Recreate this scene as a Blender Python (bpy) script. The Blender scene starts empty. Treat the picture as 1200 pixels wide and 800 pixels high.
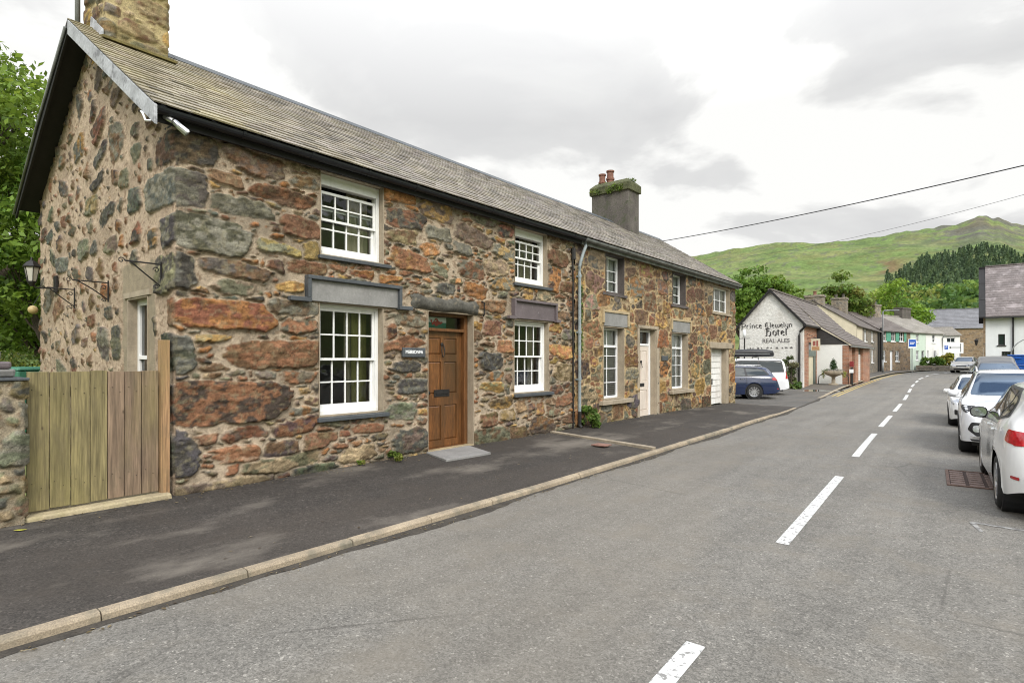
import bpy, bmesh, math, random
import numpy as np
from mathutils import Vector, Matrix, noise as mnoise
from mathutils.bvhtree import BVHTree
from mathutils.geometry import delaunay_2d_cdt
R = math.radians
sc = bpy.context.scene
COL = sc.collection
rng = np.random.default_rng(7)
random.seed(11)

# ------------------------------------------------------------------ ground profile and road line
def g(y):
    """height of the road: level in front of the cottages, then a gentle rise"""
    return np.where(np.asarray(y, float) < 22, 0.0, 0.0095*(np.maximum(np.asarray(y, float), 22)-22)**1.02)
def gz(y): return float(g(y))
CEN = [(-30,-.75),(-10,-.85),(0,-1.12),(3.2,-1.25),(6.7,-1.4),(9,-1.5),(12.5,-1.68),(16.2,-1.84),(20,-2.0),(25,-2.2),(28,-2.32),(38,-2.85),(48,-3.2),(58,-3.1),(66,-2.0),(74,.2),(82,3.2),(95,9.0),(120,22)]
def cenx(y):
    for (a, xa), (b, xb) in zip(CEN, CEN[1:]):
        if y <= b:
            return xa+(xb-xa)*(y-a)/(b-a)
    return CEN[-1][1]

# ------------------------------------------------------------------ helpers
def tag(o, label=None, cat=None, group=None, kind=None):
    if label: o['label'] = label
    if cat: o['category'] = cat
    if group: o['group'] = group
    if kind: o['kind'] = kind
    return o
def thing(name, label, cat, loc=(0, 0, 0), rz=0, group=None):
    o = bpy.data.objects.new(name, None); COL.objects.link(o)
    o.empty_display_size = .2
    o.location = loc; o.rotation_euler = (0, 0, rz)
    return tag(o, label, cat, group)
def to_local(parent, V):
    if parent is None: return V
    chain = []
    p = parent
    while p: chain.append(p); p = p.parent
    M = Matrix.Identity(4)
    for q in reversed(chain):
        M = M @ Matrix.LocRotScale(q.location, q.rotation_euler, q.scale)
    A = np.array(M.inverted())
    V = np.asarray(V, float)
    return V @ A[:3, :3].T + A[:3, 3]
def mesh_np(name, V, F, mats, parent=None, vcol=None, fcol=None, midx=None, smooth=False, local=False):
    """V (n,3); F list of index tuples or (m,4)/(m,3) array"""
    V = np.asarray(V, float)
    if parent is not None and not local: V = to_local(parent, V)
    me = bpy.data.meshes.new(name)
    if isinstance(F, np.ndarray):
        k = F.shape[1]; m = len(F)
        me.vertices.add(len(V)); me.vertices.foreach_set('co', V.astype(np.float32).ravel())
        me.loops.add(m*k); me.loops.foreach_set('vertex_index', F.astype(np.int32).ravel())
        me.polygons.add(m); me.polygons.foreach_set('loop_start', np.arange(0, m*k, k, dtype=np.int32))
        me.update(calc_edges=True)
        sizes = np.full(m, k)
    else:
        me.from_pydata([tuple(v) for v in V], [], F); sizes = np.array([len(f) for f in F])
    for mt in (mats if isinstance(mats, (list, tuple)) else [mats]): me.materials.append(mt)
    if midx is not None: me.polygons.foreach_set('material_index', np.asarray(midx, np.int32))
    if vcol is not None:
        a = me.color_attributes.new('Col', 'FLOAT_COLOR', 'POINT')
        c = np.ones((len(V), 4), np.float32); c[:, :3] = vcol
        a.data.foreach_set('color', c.ravel())
    if fcol is not None:
        a = me.color_attributes.new('Col', 'FLOAT_COLOR', 'CORNER')
        c = np.ones((int(sizes.sum()), 4), np.float32); c[:, :3] = np.repeat(np.asarray(fcol, np.float32), sizes, axis=0)
        a.data.foreach_set('color', c.ravel())
    if smooth: me.polygons.foreach_set('use_smooth', np.ones(len(me.polygons), bool))
    me.validate(); me.update()
    o = bpy.data.objects.new(name, me); COL.objects.link(o)
    if parent is not None: o.parent = parent
    return o
class MB:
    def __init__(s): s.v = []; s.f = []; s.c = []; s.m = []; s.col = (1, 1, 1); s.mi = 0
    def add(s, verts, faces):
        n = len(s.v); s.v += [tuple(p) for p in verts]
        for f in faces:
            s.f.append(tuple(n+i for i in f)); s.c.append(s.col); s.m.append(s.mi)
        return s
    def box(s, x0, x1, y0, y1, z0, z1):
        return s.add([(x0,y0,z0),(x1,y0,z0),(x1,y1,z0),(x0,y1,z0),(x0,y0,z1),(x1,y0,z1),(x1,y1,z1),(x0,y1,z1)],
                     [(0,3,2,1),(4,5,6,7),(0,1,5,4),(1,2,6,5),(2,3,7,6),(3,0,4,7)])
    def hexa(s, p):   # 8 points, bottom 4 then top 4
        return s.add(p, [(0,3,2,1),(4,5,6,7),(0,1,5,4),(1,2,6,5),(2,3,7,6),(3,0,4,7)])
    def quad(s, a, b, c, d): return s.add([a, b, c, d], [(0,1,2,3)])
    def prism(s, poly, fn, a, b):
        """poly 2d -> fn(p, t) 3d ; extruded from t=a to t=b"""
        n = len(poly)
        V = [fn(p, a) for p in poly]+[fn(p, b) for p in poly]
        F = [tuple(range(n-1, -1, -1)), tuple(range(n, 2*n))]+[(i, (i+1) % n, n+(i+1) % n, n+i) for i in range(n)]
        return s.add(V, F)
    def tube(s, pts, r, seg=8, cap=True):
        pts = [Vector(p) for p in pts]
        rr = r if isinstance(r, (list, tuple)) else [r]*len(pts)
        V = []; F = []
        up = Vector((0, 0, 1))
        for i, p in enumerate(pts):
            t = (pts[min(i+1, len(pts)-1)]-pts[max(i-1, 0)]).normalized()
            a = t.cross(up)
            if a.length < .05: a = t.cross(Vector((1, 0, 0)))
            a.normalize(); b = a.cross(t).normalized()
            for k in range(seg):
                w = 2*math.pi*k/seg
                V.append(p+a*math.cos(w)*rr[i]+b*math.sin(w)*rr[i])
        for i in range(len(pts)-1):
            for k in range(seg):
                k2 = (k+1) % seg
                F.append((i*seg+k, i*seg+k2, (i+1)*seg+k2, (i+1)*seg+k))
        if cap:
            F.append(tuple(range(seg-1, -1, -1))); F.append(tuple((len(pts)-1)*seg+k for k in range(seg)))
        return s.add(V, F)
    def lathe(s, prof, c=(0, 0, 0), seg=16, axis='z'):
        V = []; F = []
        for (r, h) in prof:
            for k in range(seg):
                w = 2*math.pi*k/seg; a, b = r*math.cos(w), r*math.sin(w)
                p = {'z': (a, b, h), 'y': (a, h, b), 'x': (h, a, b)}[axis]
                V.append((p[0]+c[0], p[1]+c[1], p[2]+c[2]))
        n = len(prof)
        for i in range(n-1):
            for k in range(seg):
                k2 = (k+1) % seg; F.append((i*seg+k, i*seg+k2, (i+1)*seg+k2, (i+1)*seg+k))
        if prof[0][0] > 1e-4: F.append(tuple(range(seg-1, -1, -1)))
        if prof[-1][0] > 1e-4: F.append(tuple((n-1)*seg+k for k in range(seg)))
        return s.add(V, F)
    def build(s, name, mats, parent=None, bevel=0, smooth=False, local=False, fcol=False, seg=2, recalc=True):
        o = mesh_np(name, s.v, s.f, mats, parent, fcol=s.c if fcol else None, midx=s.m if isinstance(mats, (list, tuple)) else None, smooth=smooth, local=local)
        if recalc:
            bm = bmesh.new(); bm.from_mesh(o.data); bmesh.ops.recalc_face_normals(bm, faces=bm.faces); bm.to_mesh(o.data); bm.free()
        if bevel:
            b = o.modifiers.new('bevel', 'BEVEL'); b.width = bevel; b.segments = seg; b.limit_method = 'ANGLE'; b.angle_limit = R(40)
        return o
def copy_tree(o, parent=None):
    c = o.copy(); COL.objects.link(c)
    if parent is not None: c.parent = parent
    for ch in list(o.children): copy_tree(ch, c)
    return c

# ------------------------------------------------------------------ value noise in numpy
def vnoise(x, y, seed=0):
    x = np.asarray(x, float); y = np.asarray(y, float)
    tab = np.random.default_rng(seed).random((257, 257))
    xi = np.floor(x).astype(int); yi = np.floor(y).astype(int)
    fx = x-xi; fy = y-yi; fx = fx*fx*(3-2*fx); fy = fy*fy*(3-2*fy)
    a = tab[xi % 256, yi % 256]; b = tab[(xi+1) % 256, yi % 256]; c = tab[xi % 256, (yi+1) % 256]; d = tab[(xi+1) % 256, (yi+1) % 256]
    return (a*(1-fx)+b*fx)*(1-fy)+(c*(1-fx)+d*fx)*fy
def fbm(x, y, seed=0, oct=4):
    s = 0; a = .5; t = 0
    for i in range(oct):
        s = s+a*vnoise(x*2**i+i*17.3, y*2**i+i*9.1, seed+i); t += a; a *= .5
    return s/t
def sstep(a, b, x):
    t = np.clip((x-a)/(b-a), 0, 1); return t*t*(3-2*t)

# ------------------------------------------------------------------ materials
def new_mat(name):
    m = bpy.data.materials.new(name); m.use_nodes = True
    nt = m.node_tree; b = nt.nodes['Principled BSDF']
    return m, nt, b
def nd(nt, typ, **kw):
    n = nt.nodes.new(typ)
    for k, v in kw.items():
        if k in n.inputs: n.inputs[k].default_value = v
        else: setattr(n, k, v)
    return n
def noise_node(nt, coord, scale, detail=4, rough=.55, stretch=None):
    n = nd(nt, 'ShaderNodeTexNoise'); n.inputs['Scale'].default_value = scale; n.inputs['Detail'].default_value = detail; n.inputs['Roughness'].default_value = rough
    if stretch:
        mp = nd(nt, 'ShaderNodeMapping'); mp.inputs['Scale'].default_value = stretch
        nt.links.new(coord, mp.inputs['Vector']); coord = mp.outputs['Vector']
    nt.links.new(coord, n.inputs['Vector']); return n.outputs['Fac']
def ramp(nt, fac, stops):
    r = nd(nt, 'ShaderNodeValToRGB'); e = r.color_ramp.elements
    while len(e) < len(stops): e.new(.5)
    for el, (p, c) in zip(e, stops):
        el.position = p; el.color = (c, c, c, 1) if not hasattr(c, '__len__') else (*c, 1)
    nt.links.new(fac, r.inputs['Fac']); return r.outputs['Color']
def mix(nt, fac, a, b, mode='MIX'):
    m = nd(nt, 'ShaderNodeMix', data_type='RGBA', blend_type=mode)
    for sock, val in ((m.inputs[0], fac), (m.inputs[6], a), (m.inputs[7], b)):
        if isinstance(val, (int, float)): sock.default_value = val
        elif isinstance(val, tuple): sock.default_value = (*val, 1) if len(val) == 3 else val
        else: nt.links.new(val, sock)
    return m.outputs[2]
def mat(name, col=(.5, .5, .5), rough=.6, n1=(6, .25), n2=(60, .15), bump=(80, .15), attr=False, spec=.4, metal=0, coat=0, tint=None, stretch=None, dirt=None, bdist=.01):
    """procedural paint / stone / metal: colour broken up by two noises, fine bump"""
    m, nt, b = new_mat(name)
    tc = nd(nt, 'ShaderNodeTexCoord').outputs['Object']
    if attr:
        c = nd(nt, 'ShaderNodeVertexColor', layer_name='Col').outputs['Color']
    else:
        c = col
    for (scale, amt), det in ((n1, 5), (n2, 4)):
        if amt:
            f = noise_node(nt, tc, scale, det, .6, stretch)
            k = ramp(nt, f, [(.3, 1-amt), (.7, 1+amt*.6)])
            c = mix(nt, 1.0, c, k, 'MULTIPLY')
    if tint:   # second colour in blotches: (colour, scale, lo, hi)
        f = noise_node(nt, tc, tint[1], 6, .65)
        c = mix(nt, ramp(nt, f, [(tint[2], 0), (tint[3], 1)]), c, tint[0])
    if dirt:   # streaky weathering, stretched vertically
        f = noise_node(nt, tc, dirt[1], 6, .65, (1, 1, .25))
        c = mix(nt, ramp(nt, f, [(dirt[2], 0), (dirt[3], dirt[4])]), c, dirt[0])
    if isinstance(c, tuple): b.inputs['Base Color'].default_value = (*c, 1)
    else: nt.links.new(c, b.inputs['Base Color'])
    b.inputs['Roughness'].default_value = rough
    b.inputs['Metallic'].default_value = metal
    b.inputs['Specular IOR Level'].default_value = spec
    b.inputs['Coat Weight'].default_value = coat; b.inputs['Coat Roughness'].default_value = .04
    if bump:
        bn = nd(nt, 'ShaderNodeBump'); bn.inputs['Strength'].default_value = bump[1]; bn.inputs['Distance'].default_value = bdist
        nt.links.new(noise_node(nt, tc, bump[0], 6, .65, stretch), bn.inputs['Height']); nt.links.new(bn.outputs['Normal'], b.inputs['Normal'])
    return m
def glass_mat(name, tint=(.75, .8, .8), refl=1.0, wav=.0):
    m, nt, b = new_mat(name)
    nt.nodes.remove(b)
    out = nt.nodes['Material Output']
    t = nd(nt, 'ShaderNodeBsdfTransparent'); t.inputs['Color'].default_value = (*tint, 1)
    gl = nd(nt, 'ShaderNodeBsdfGlossy'); gl.inputs['Roughness'].default_value = .015
    tc = nd(nt, 'ShaderNodeTexCoord').outputs['Object']
    bn = nd(nt, 'ShaderNodeBump'); bn.inputs['Strength'].default_value = wav; bn.inputs['Distance'].default_value = .02
    nt.links.new(noise_node(nt, tc, 3, 2), bn.inputs['Height']); nt.links.new(bn.outputs['Normal'], gl.inputs['Normal'])
    fr = nd(nt, 'ShaderNodeFresnel'); fr.inputs['IOR'].default_value = 1.5
    mu = nd(nt, 'ShaderNodeMath', operation='MULTIPLY'); mu.inputs[1].default_value = refl; nt.links.new(fr.outputs[0], mu.inputs[0])
    ms = nd(nt, 'ShaderNodeMixShader')
    nt.links.new(mu.outputs[0], ms.inputs[0]); nt.links.new(t.outputs[0], ms.inputs[1]); nt.links.new(gl.outputs[0], ms.inputs[2])
    nt.links.new(ms.outputs[0], out.inputs['Surface'])
    return m
def leaf_mat(name, trans=.35):
    m, nt, b = new_mat(name)
    out = nt.nodes['Material Output']
    c = nd(nt, 'ShaderNodeVertexColor', layer_name='Col').outputs['Color']
    nt.links.new(c, b.inputs['Base Color']); b.inputs['Roughness'].default_value = .55; b.inputs['Specular IOR Level'].default_value = .25
    tr = nd(nt, 'ShaderNodeBsdfTranslucent')
    hs = nd(nt, 'ShaderNodeHueSaturation'); hs.inputs['Value'].default_value = 1.4; hs.inputs['Hue'].default_value = .485
    nt.links.new(c, hs.inputs['Color']); nt.links.new(hs.outputs[0], tr.inputs['Color'])
    ms = nd(nt, 'ShaderNodeMixShader'); ms.inputs[0].default_value = trans
    nt.links.new(b.outputs[0], ms.inputs[1]); nt.links.new(tr.outputs[0], ms.inputs[2]); nt.links.new(ms.outputs[0], out.inputs['Surface'])
    return m
M = {}
M['stone'] = mat('rubble_stone', attr=True, rough=.85, n1=(9, .22), n2=(85, .42), bump=(55, .6), spec=.25, bdist=.012)
M['slate'] = mat('roof_slate', attr=True, rough=.6, n1=(2.2, .28), n2=(25, .22), bump=(60, .2), spec=.4)
M['render_beige'] = mat('beige_render', (.36, .30, .22), .85, (3, .2), (40, .15), (90, .3), dirt=((.17, .14, .1), 4, .5, .75, .7))
M['render_grey'] = mat('grey_render', (.30, .28, .25), .85, (3, .2), (40, .15), (90, .3))
M['white'] = mat('white_gloss_paint', (.8, .8, .78), .3, (5, .05), (60, .03), None, dirt=((.5, .49, .44), 7, .58, .85, .6))
M['upvc'] = mat('white_plastic', (.8, .8, .8), .35, (5, .04), (60, .02), None)
M['slate_dark'] = mat('dark_slate_slab', (.075, .083, .09), .55, (4, .25), (40, .2), (30, .12))
M['slate_grey'] = mat('grey_slate_slab', (.25, .245, .235), .6, (3, .2), (35, .15), (14, .1), tint=((.28, .27, .26), 9, .6, .72))
M['slate_purple'] = mat('purple_slate_slab', (.14, .115, .12), .6, (3, .2), (35, .15), (14, .1), tint=((.26, .23, .24), 9, .62, .74))
M['door_wood'] = mat('varnished_oak', (.185, .076, .024), .36, (3, .45), (14, .5), (20, .12), spec=.5, stretch=(6, 6, .6), dirt=((.07, .038, .016), 2.2, .40, .70, .9))
M['wood_dark'] = mat('dark_stained_wood', (.16, .07, .025), .45, (3, .4), (14, .35), (20, .12), stretch=(6, 6, .6))
M['plank'] = mat('weathered_plank', attr=True, rough=.8, n1=(2.5, .4), n2=(9, .45), bump=(12, .5), stretch=(7, 7, .35), dirt=((.27, .24, .07), 1.6, .5, .75, .4))
M['black'] = mat('black_plastic', (.02, .02, .022), .45, (8, .2), (60, .1), None)
M['black_iron'] = mat('black_wrought_iron', (.018, .016, .015), .55, (20, .4), (90, .3), (80, .2))
M['gutter_black'] = mat('black_gutter', (.012, .013, .017), .35, (8, .3), (60, .1), None)
M['gutter_grey'] = mat('grey_gutter', (.20, .21, .20), .6, (5, .35), (50, .25), (60, .15), dirt=((.08, .075, .06), 4, .5, .75, .8))
M['soffit'] = mat('tarred_soffit', (.014, .013, .013), .7, (5, .3), (50, .2), (40, .2))
M['lead'] = mat('weathered_lead', (.42, .43, .45), .6, (5, .3), (30, .2), (25, .2), tint=((.16, .16, .17), 6, .52, .66))
M['steel'] = mat('brushed_steel', (.6, .6, .6), .3, (8, .1), (60, .1), None, metal=.9)
M['brass'] = mat('aged_brass', (.16, .12, .05), .4, (20, .3), (60, .2), None, metal=.8)
M['glass'] = glass_mat('window_glass', (.85, .88, .86), 1.25, .3)
M['curtain_white'] = mat('net_curtain', (.62, .62, .60), .9, (8, .15), (90, .1), None)
M['curtain_cream'] = mat('cream_curtain', (.42, .37, .27), .9, (8, .15), (90, .1), None)
M['curtain_green'] = mat('olive_curtain', (.30, .28, .10), .9, (8, .15), (90, .1), None)
M['interior'] = mat('dim_plaster', (.22, .20, .17), .9, (3, .15), (30, .1), None)
M['door_cream'] = mat('cream_painted_door', (.66, .58, .50), .5, (5, .08), (60, .04), None, dirt=((.36, .27, .2), 5, .52, .8, .6))
M['garage'] = mat('white_garage_door', (.72, .71, .68), .5, (5, .08), (60, .04), None, dirt=((.33, .25, .18), 3, .5, .8, .6))
M['concrete'] = mat('pale_concrete', (.34, .285, .21), .85, (5, .25), (120, .3), (150, .35), dirt=((.13, .115, .085), 3, .48, .7, .75))
M['kerb'] = mat('kerb_concrete', (.35, .285, .20), .85, (2.2, .3), (110, .4), (150, .5), tint=((.15, .135, .10), 3.5, .48, .68))
M['bark'] = mat('bark', (.07, .055, .04), .9, (6, .4), (40, .4), (25, .8), stretch=(3, 3, .6))
M['leaf'] = leaf_mat('leaves')
M['terracotta'] = mat('terracotta', (.21, .095, .065), .75, (9, .3), (60, .2), (60, .2), tint=((.2, .17, .12), 12, .58, .72))
M['chimney_render'] = mat('sooty_render', (.125, .11, .098), .9, (2.5, .4), (30, .4), (25, .8), tint=((.055, .06, .035), 5, .5, .68))
M['rubber'] = mat('tyre_rubber', (.022, .022, .022), .75, (20, .2), (90, .2), (60, .1))
M['alloy'] = mat('alloy_wheel', (.55, .55, .56), .28, (8, .08), (60, .05), None, metal=.85)
M['alloy_dark'] = mat('dark_alloy_wheel', (.16, .16, .17), .3, (8, .08), (60, .05), None, metal=.8)
M['car_glass'] = mat('tinted_car_glass', (.014, .022, .024), .03, (2, .1), (9, 0), None, spec=.5)
m_, nt_, b_ = new_mat('sky_tinted_windscreen'); M['screen'] = m_
b_.inputs['Base Color'].default_value = (.012, .02, .028, 1); b_.inputs['Roughness'].default_value = .02; b_.inputs['IOR'].default_value = 1.95; b_.inputs['Specular Tint'].default_value = (.45, .66, 1, 1)  # bluish specular tint puts the colour of reflected sky into the glass
M['mirror'] = mat('mirror_glass', (.45, .5, .48), .03, (2, .05), (9, 0), None, metal=1)
M['chrome'] = mat('chrome', (.75, .75, .76), .12, (5, .04), (9, 0), None, metal=1)
M['lamp_clear'] = mat('clear_lamp', (.50, .51, .53), .08, (14, .4), (60, .25), None, metal=.5, coat=1)
M['lamp_red'] = mat('red_lamp', (.42, .012, .018), .12, (10, .3), (40, .2), None, coat=1)
M['lamp_amber'] = mat('amber_lamp', (.7, .30, .05), .12, (10, .3), (40, .2), None, coat=1)
M['plate_white'] = mat('white_number_plate', (.75, .75, .72), .4, (5, .04), (9, 0), None)
M['plate_yellow'] = mat('yellow_number_plate', (.75, .52, .05), .4, (5, .04), (9, 0), None)
M['sign_white'] = mat('white_sign_face', (.8, .81, .82), .35, (3, .05), (30, .03), None)
M['sign_blue'] = mat('blue_sign_face', (.015, .09, .42), .35, (3, .05), (30, .03), None)
M['paint_black'] = mat('black_letter_paint', (.035, .032, .032), .7, (12, .3), (60, .3), None)
M['paint_faded'] = mat('faded_letter_paint', (.16, .15, .145), .8, (12, .4), (60, .3), None)
M['grey_metal'] = mat('galvanised_pole', (.26, .27, .27), .5, (8, .15), (60, .1), None, metal=.4)
M['blue_plastic'] = mat('blue_plastic', (.012, .09, .38), .45, (5, .12), (40, .08), None)
M['green_plastic'] = mat('green_plastic', (.05, .17, .11), .5, (5, .12), (40, .08), None)
mq = M['plank']; ntq = mq.node_tree; bq = ntq.nodes['Principled BSDF']; src = bq.inputs['Base Color'].links[0].from_socket
tcq = nd(ntq, 'ShaderNodeTexCoord').outputs['Object']; mpq = nd(ntq, 'ShaderNodeMapping'); mpq.inputs['Scale'].default_value = (1, 4.2, 2.1); ntq.links.new(tcq, mpq.inputs['Vector'])
vq = nd(ntq, 'ShaderNodeTexVoronoi'); vq.inputs['Scale'].default_value = 1.35; ntq.links.new(mpq.outputs[0], vq.inputs['Vector'])
cq = mix(ntq, ramp(ntq, vq.outputs['Distance'], [(.03, .85), (.055, .35), (.085, 0)]), src, (.07, .045, .028))
szq = nd(ntq, 'ShaderNodeSeparateXYZ'); ntq.links.new(tcq, szq.inputs[0])
cq = mix(ntq, ramp(ntq, noise_node(ntq, tcq, 2.3, 6, .7, (1, 2.5, 1)), [(.5, 0), (.72, .6)]), cq, (.13, .105, .065))
ntq.links.new(cq, bq.inputs['Base Color'])
M['brick'] = None
# ================================================================== GROUND
def asphalt_mat(name, lo, hi, patch, brown, stain=None, grain=95, bump=.5):
    m, nt, b = new_mat(name)
    tc = nd(nt, 'ShaderNodeTexCoord').outputs['Object']
    chip = noise_node(nt, tc, grain, 3, .75)
    c = ramp(nt, chip, [(.32, lo), (.5, tuple((a+b_)/2 for a, b_ in zip(lo, hi))), (.68, hi), (.8, tuple(min(1, v*1.9) for v in hi))])
    v = nd(nt, 'ShaderNodeTexVoronoi'); v.inputs['Scale'].default_value = grain*.8; nt.links.new(tc, v.inputs['Vector'])
    sp = nd(nt, 'ShaderNodeSeparateColor'); nt.links.new(v.outputs['Color'], sp.inputs[0])
    c = mix(nt, 1.0, c, ramp(nt, sp.outputs[0], [(0, .66), (.55, 1.0), (.93, 1.12), (.98, 1.45), (1, 1.9)]), 'MULTIPLY')
    c = mix(nt, 1.0, c, ramp(nt, noise_node(nt, tc, .55, 5, .6), [(.3, 1-patch), (.7, 1+patch)]), 'MULTIPLY')
    c = mix(nt, 1.0, c, ramp(nt, noise_node(nt, tc, 7, 5, .7), [(.3, .86), (.7, 1.14)]), 'MULTIPLY')
    c = mix(nt, 1.0, c, ramp(nt, noise_node(nt, tc, 1.0, 4, .6, (3.2, .22, 1)), [(.3, .87), (.7, 1.12)]), 'MULTIPLY')
    c = mix(nt, ramp(nt, noise_node(nt, tc, 1.7, 5, .65), [(.5, 0), (.72, .55)]), c, brown)
    # fine cracks and old repair seams
    vc_ = nd(nt, 'ShaderNodeTexVoronoi', feature='DISTANCE_TO_EDGE'); vc_.inputs['Scale'].default_value = .42
    wv = mix(nt, .10, tc, nd(nt, 'ShaderNodeTexNoise', Scale=2.2).outputs['Color']); nt.links.new(wv, vc_.inputs['Vector'])
    ck = mix(nt, 1.0, ramp(nt, vc_.outputs['Distance'], [(.0015, 1), (.006, 0)]), ramp(nt, noise_node(nt, tc, .35, 3, .6), [(.5, 0), (.62, .6)]), 'MULTIPLY')
    c = mix(nt, ck, c, (.03, .027, .024))
    c = mix(nt, ramp(nt, noise_node(nt, tc, .23, 4, .55, (1, .35, 1)), [(.52, 0), (.56, .28)]), c, brown)
    if stain:
        f = noise_node(nt, tc, stain[1], 7, .62, stain[4])
        c = mix(nt, ramp(nt, f, [(stain[2], 0), (stain[3], stain[5])]), c, stain[0])
    nt.links.new(c, b.inputs['Base Color'])
    b.inputs['Roughness'].default_value = .82; b.inputs['Specular IOR Level'].default_value = .3
    bn = nd(nt, 'ShaderNodeBump'); bn.inputs['Strength'].default_value = bump; bn.inputs['Distance'].default_value = .006
    nt.links.new(chip, bn.inputs['Height']); nt.links.new(bn.outputs['Normal'], b.inputs['Normal'])
    return m
M['road'] = asphalt_mat('worn_asphalt', (.098, .092, .081), (.215, .203, .18), .13, (.17, .15, .12))
M['pave'] = asphalt_mat('dark_footway_asphalt', (.024, .021, .0185), (.068, .060, .052), .22, (.055, .045, .036),
                        stain=((.17, .15, .125), .75, .53, .66, (1, .5, 1), .8), grain=70)
M['fore'] = asphalt_mat('forecourt_asphalt', (.055, .052, .047), (.15, .14, .125), .25, (.12, .10, .075))
M['roadpaint'] = mat('worn_road_paint', (.62, .62, .6), .7, (7, .2), (90, .3), (90, .3), tint=((.2, .195, .185), 22, .53, .60))
M['yellowpaint'] = mat('worn_yellow_paint', (.5, .36, .10), .7, (7, .2), (90, .25), None, tint=((.2, .18, .14), 20, .55, .66))

KX = [(-30,-4.1),(-8,-4.15),(.66,-4.21),(5.76,-4.2),(9.2,-4.28),(13,-4.38),(18.2,-4.57),(22,-4.8),(26,-5.02),(30,-5.2),(38,-5.5),(48,-5.75),(58,-5.7),(66,-4.6),(74,-2.4),(82,.6),(95,6.4),(120,19.5)]
def kx(y):
    for (a, xa), (b, xb) in zip(KX, KX[1:]):
        if y <= b: return xa+(xb-xa)*(y-a)/(b-a)
    return KX[-1][1]
def rx(y): return cenx(y)+3.55
def strip(name, ys, xa, xb, zf, m, parent=None, n=6, kind='structure'):
    V = []; F = []
    for y in ys:
        for k in range(n+1):
            t = k/n; x = xa(y)*(1-t)+xb(y)*t
            V.append((x, y, zf(x, y)))
    for i in range(len(ys)-1):
        for k in range(n):
            a = i*(n+1)+k; F.append((a, a+1, a+n+2, a+n+1))
    o = mesh_np(name, V, F, m, parent)
    if kind: o['kind'] = kind
    return o
YS = [(-24+i*1.0) for i in range(25)]+[.5*i+1 for i in range(60)]+[31+i for i in range(85)]
road = strip('road', YS, kx, rx, lambda x, y: gz(y), M['road'], n=8)
# centre dashes and edge lines lie on the road as thin sheets
mk = MB()
def mark(y0, y1, off, w, n=6, f=cenx):
    for i in range(n):
        a = y0+(y1-y0)*i/n; b = y0+(y1-y0)*(i+1)/n
        mk.quad((f(a)+off-w/2, a, gz(a)+.004), (f(a)+off+w/2, a, gz(a)+.004), (f(b)+off+w/2, b, gz(b)+.004), (f(b)+off-w/2, b, gz(b)+.004))
for a, b in [(-.4, 3.18), (5.39, 9.0), (10.99, 14.67), (16.24, 19.65), (21.3, 24.66), (26.8, 30), (32, 35.2), (37.2, 40.4), (42.4, 45.6), (47.6, 50.8), (53, 56), (58, 61), (63, 66), (68, 71), (73, 76)]:
    mark(a, b, 0, .11)
o = mk.build('centre_line', M['roadpaint']); o['kind'] = 'structure'
mk = MB()
mark(27.5, 60, .22, .075, 30, kx); mark(27.5, 60, .40, .075, 30, kx)
o = mk.build('yellow_line', M['yellowpaint']); o['kind'] = 'structure'
mk = MB()
mk.quad((-.08, 7.27, .004), (-.06, 7.33, .004), (1.0, 7.19, .004), (1.0, 7.14, .004)); mk.quad((-.08, 7.27, .0045), (-.03, 7.27, .0045), (.03, 6.95, .0045), (0, 6.95, .0045))
o = mk.build('bay_line', mat('faint_bay_paint', (.3, .295, .28), .8, (7, .15), (90, .3), None, tint=((.13, .125, .12), 16, .42, .6))); o['kind'] = 'structure'

def taper(y): return 1-sstep(16.2, 19.2, y)
def pz(x, y): return float(.009+.044*taper(y)+.045*(1-min(1, max(0, (x+7)/2.7))))
# kerb of separate stones along the cottages
kb = MB(); y = -9.85; 
while y < 20.6:
    L = .915 if y > 9.2 or y < 8 else .915
    a, b = y+.004, min(y+.915, 20.78)-.004
    za, zb = .012+.046*float(taper(a)), .012+.046*float(taper(b))
    dz = random.uniform(-.003, .003); dx = random.uniform(-.004, .004)
    p = lambda yy, off, z: (kx(yy)+off+dx, yy, z)
    # slightly battered front face with a rounded arris
    prof = [(-.085, 1.0), (-.026, 1.0), (-.010, .92), (.003, .68), (.012, -.6)]
    n = len(prof); VV = []
    for yy, zz in ((a, za), (b, zb)):
        VV += [p(yy, ox, zz*hh+dz) for ox, hh in prof]+[p(yy, -.085, -.1)]
    n += 1
    kb.add(VV, [(i, (i+1) % n, n+(i+1) % n, n+i) for i in range(n)]+[tuple(range(n-1, -1, -1)), tuple(range(n, 2*n))])
    y += .915
o = kb.build('kerb', M['kerb']); o['kind'] = 'structure'
pys = [-24+i*.8 for i in range(31)]+[1+.4*i for i in range(51)]
o = strip('pavement', pys, lambda y: -7.04 if y > 2.4 else -8.2, lambda y: kx(y)-.087, pz, M['pave'], n=8)
o = strip('forecourt', [20.8+i*.7 for i in range(20)], lambda y: -17.0, lambda y: kx(y)+.0-.0, lambda x, y: gz(y)+.006+max(0, (kx(y)-x-1))*.004, M['fore'], n=10)
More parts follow.
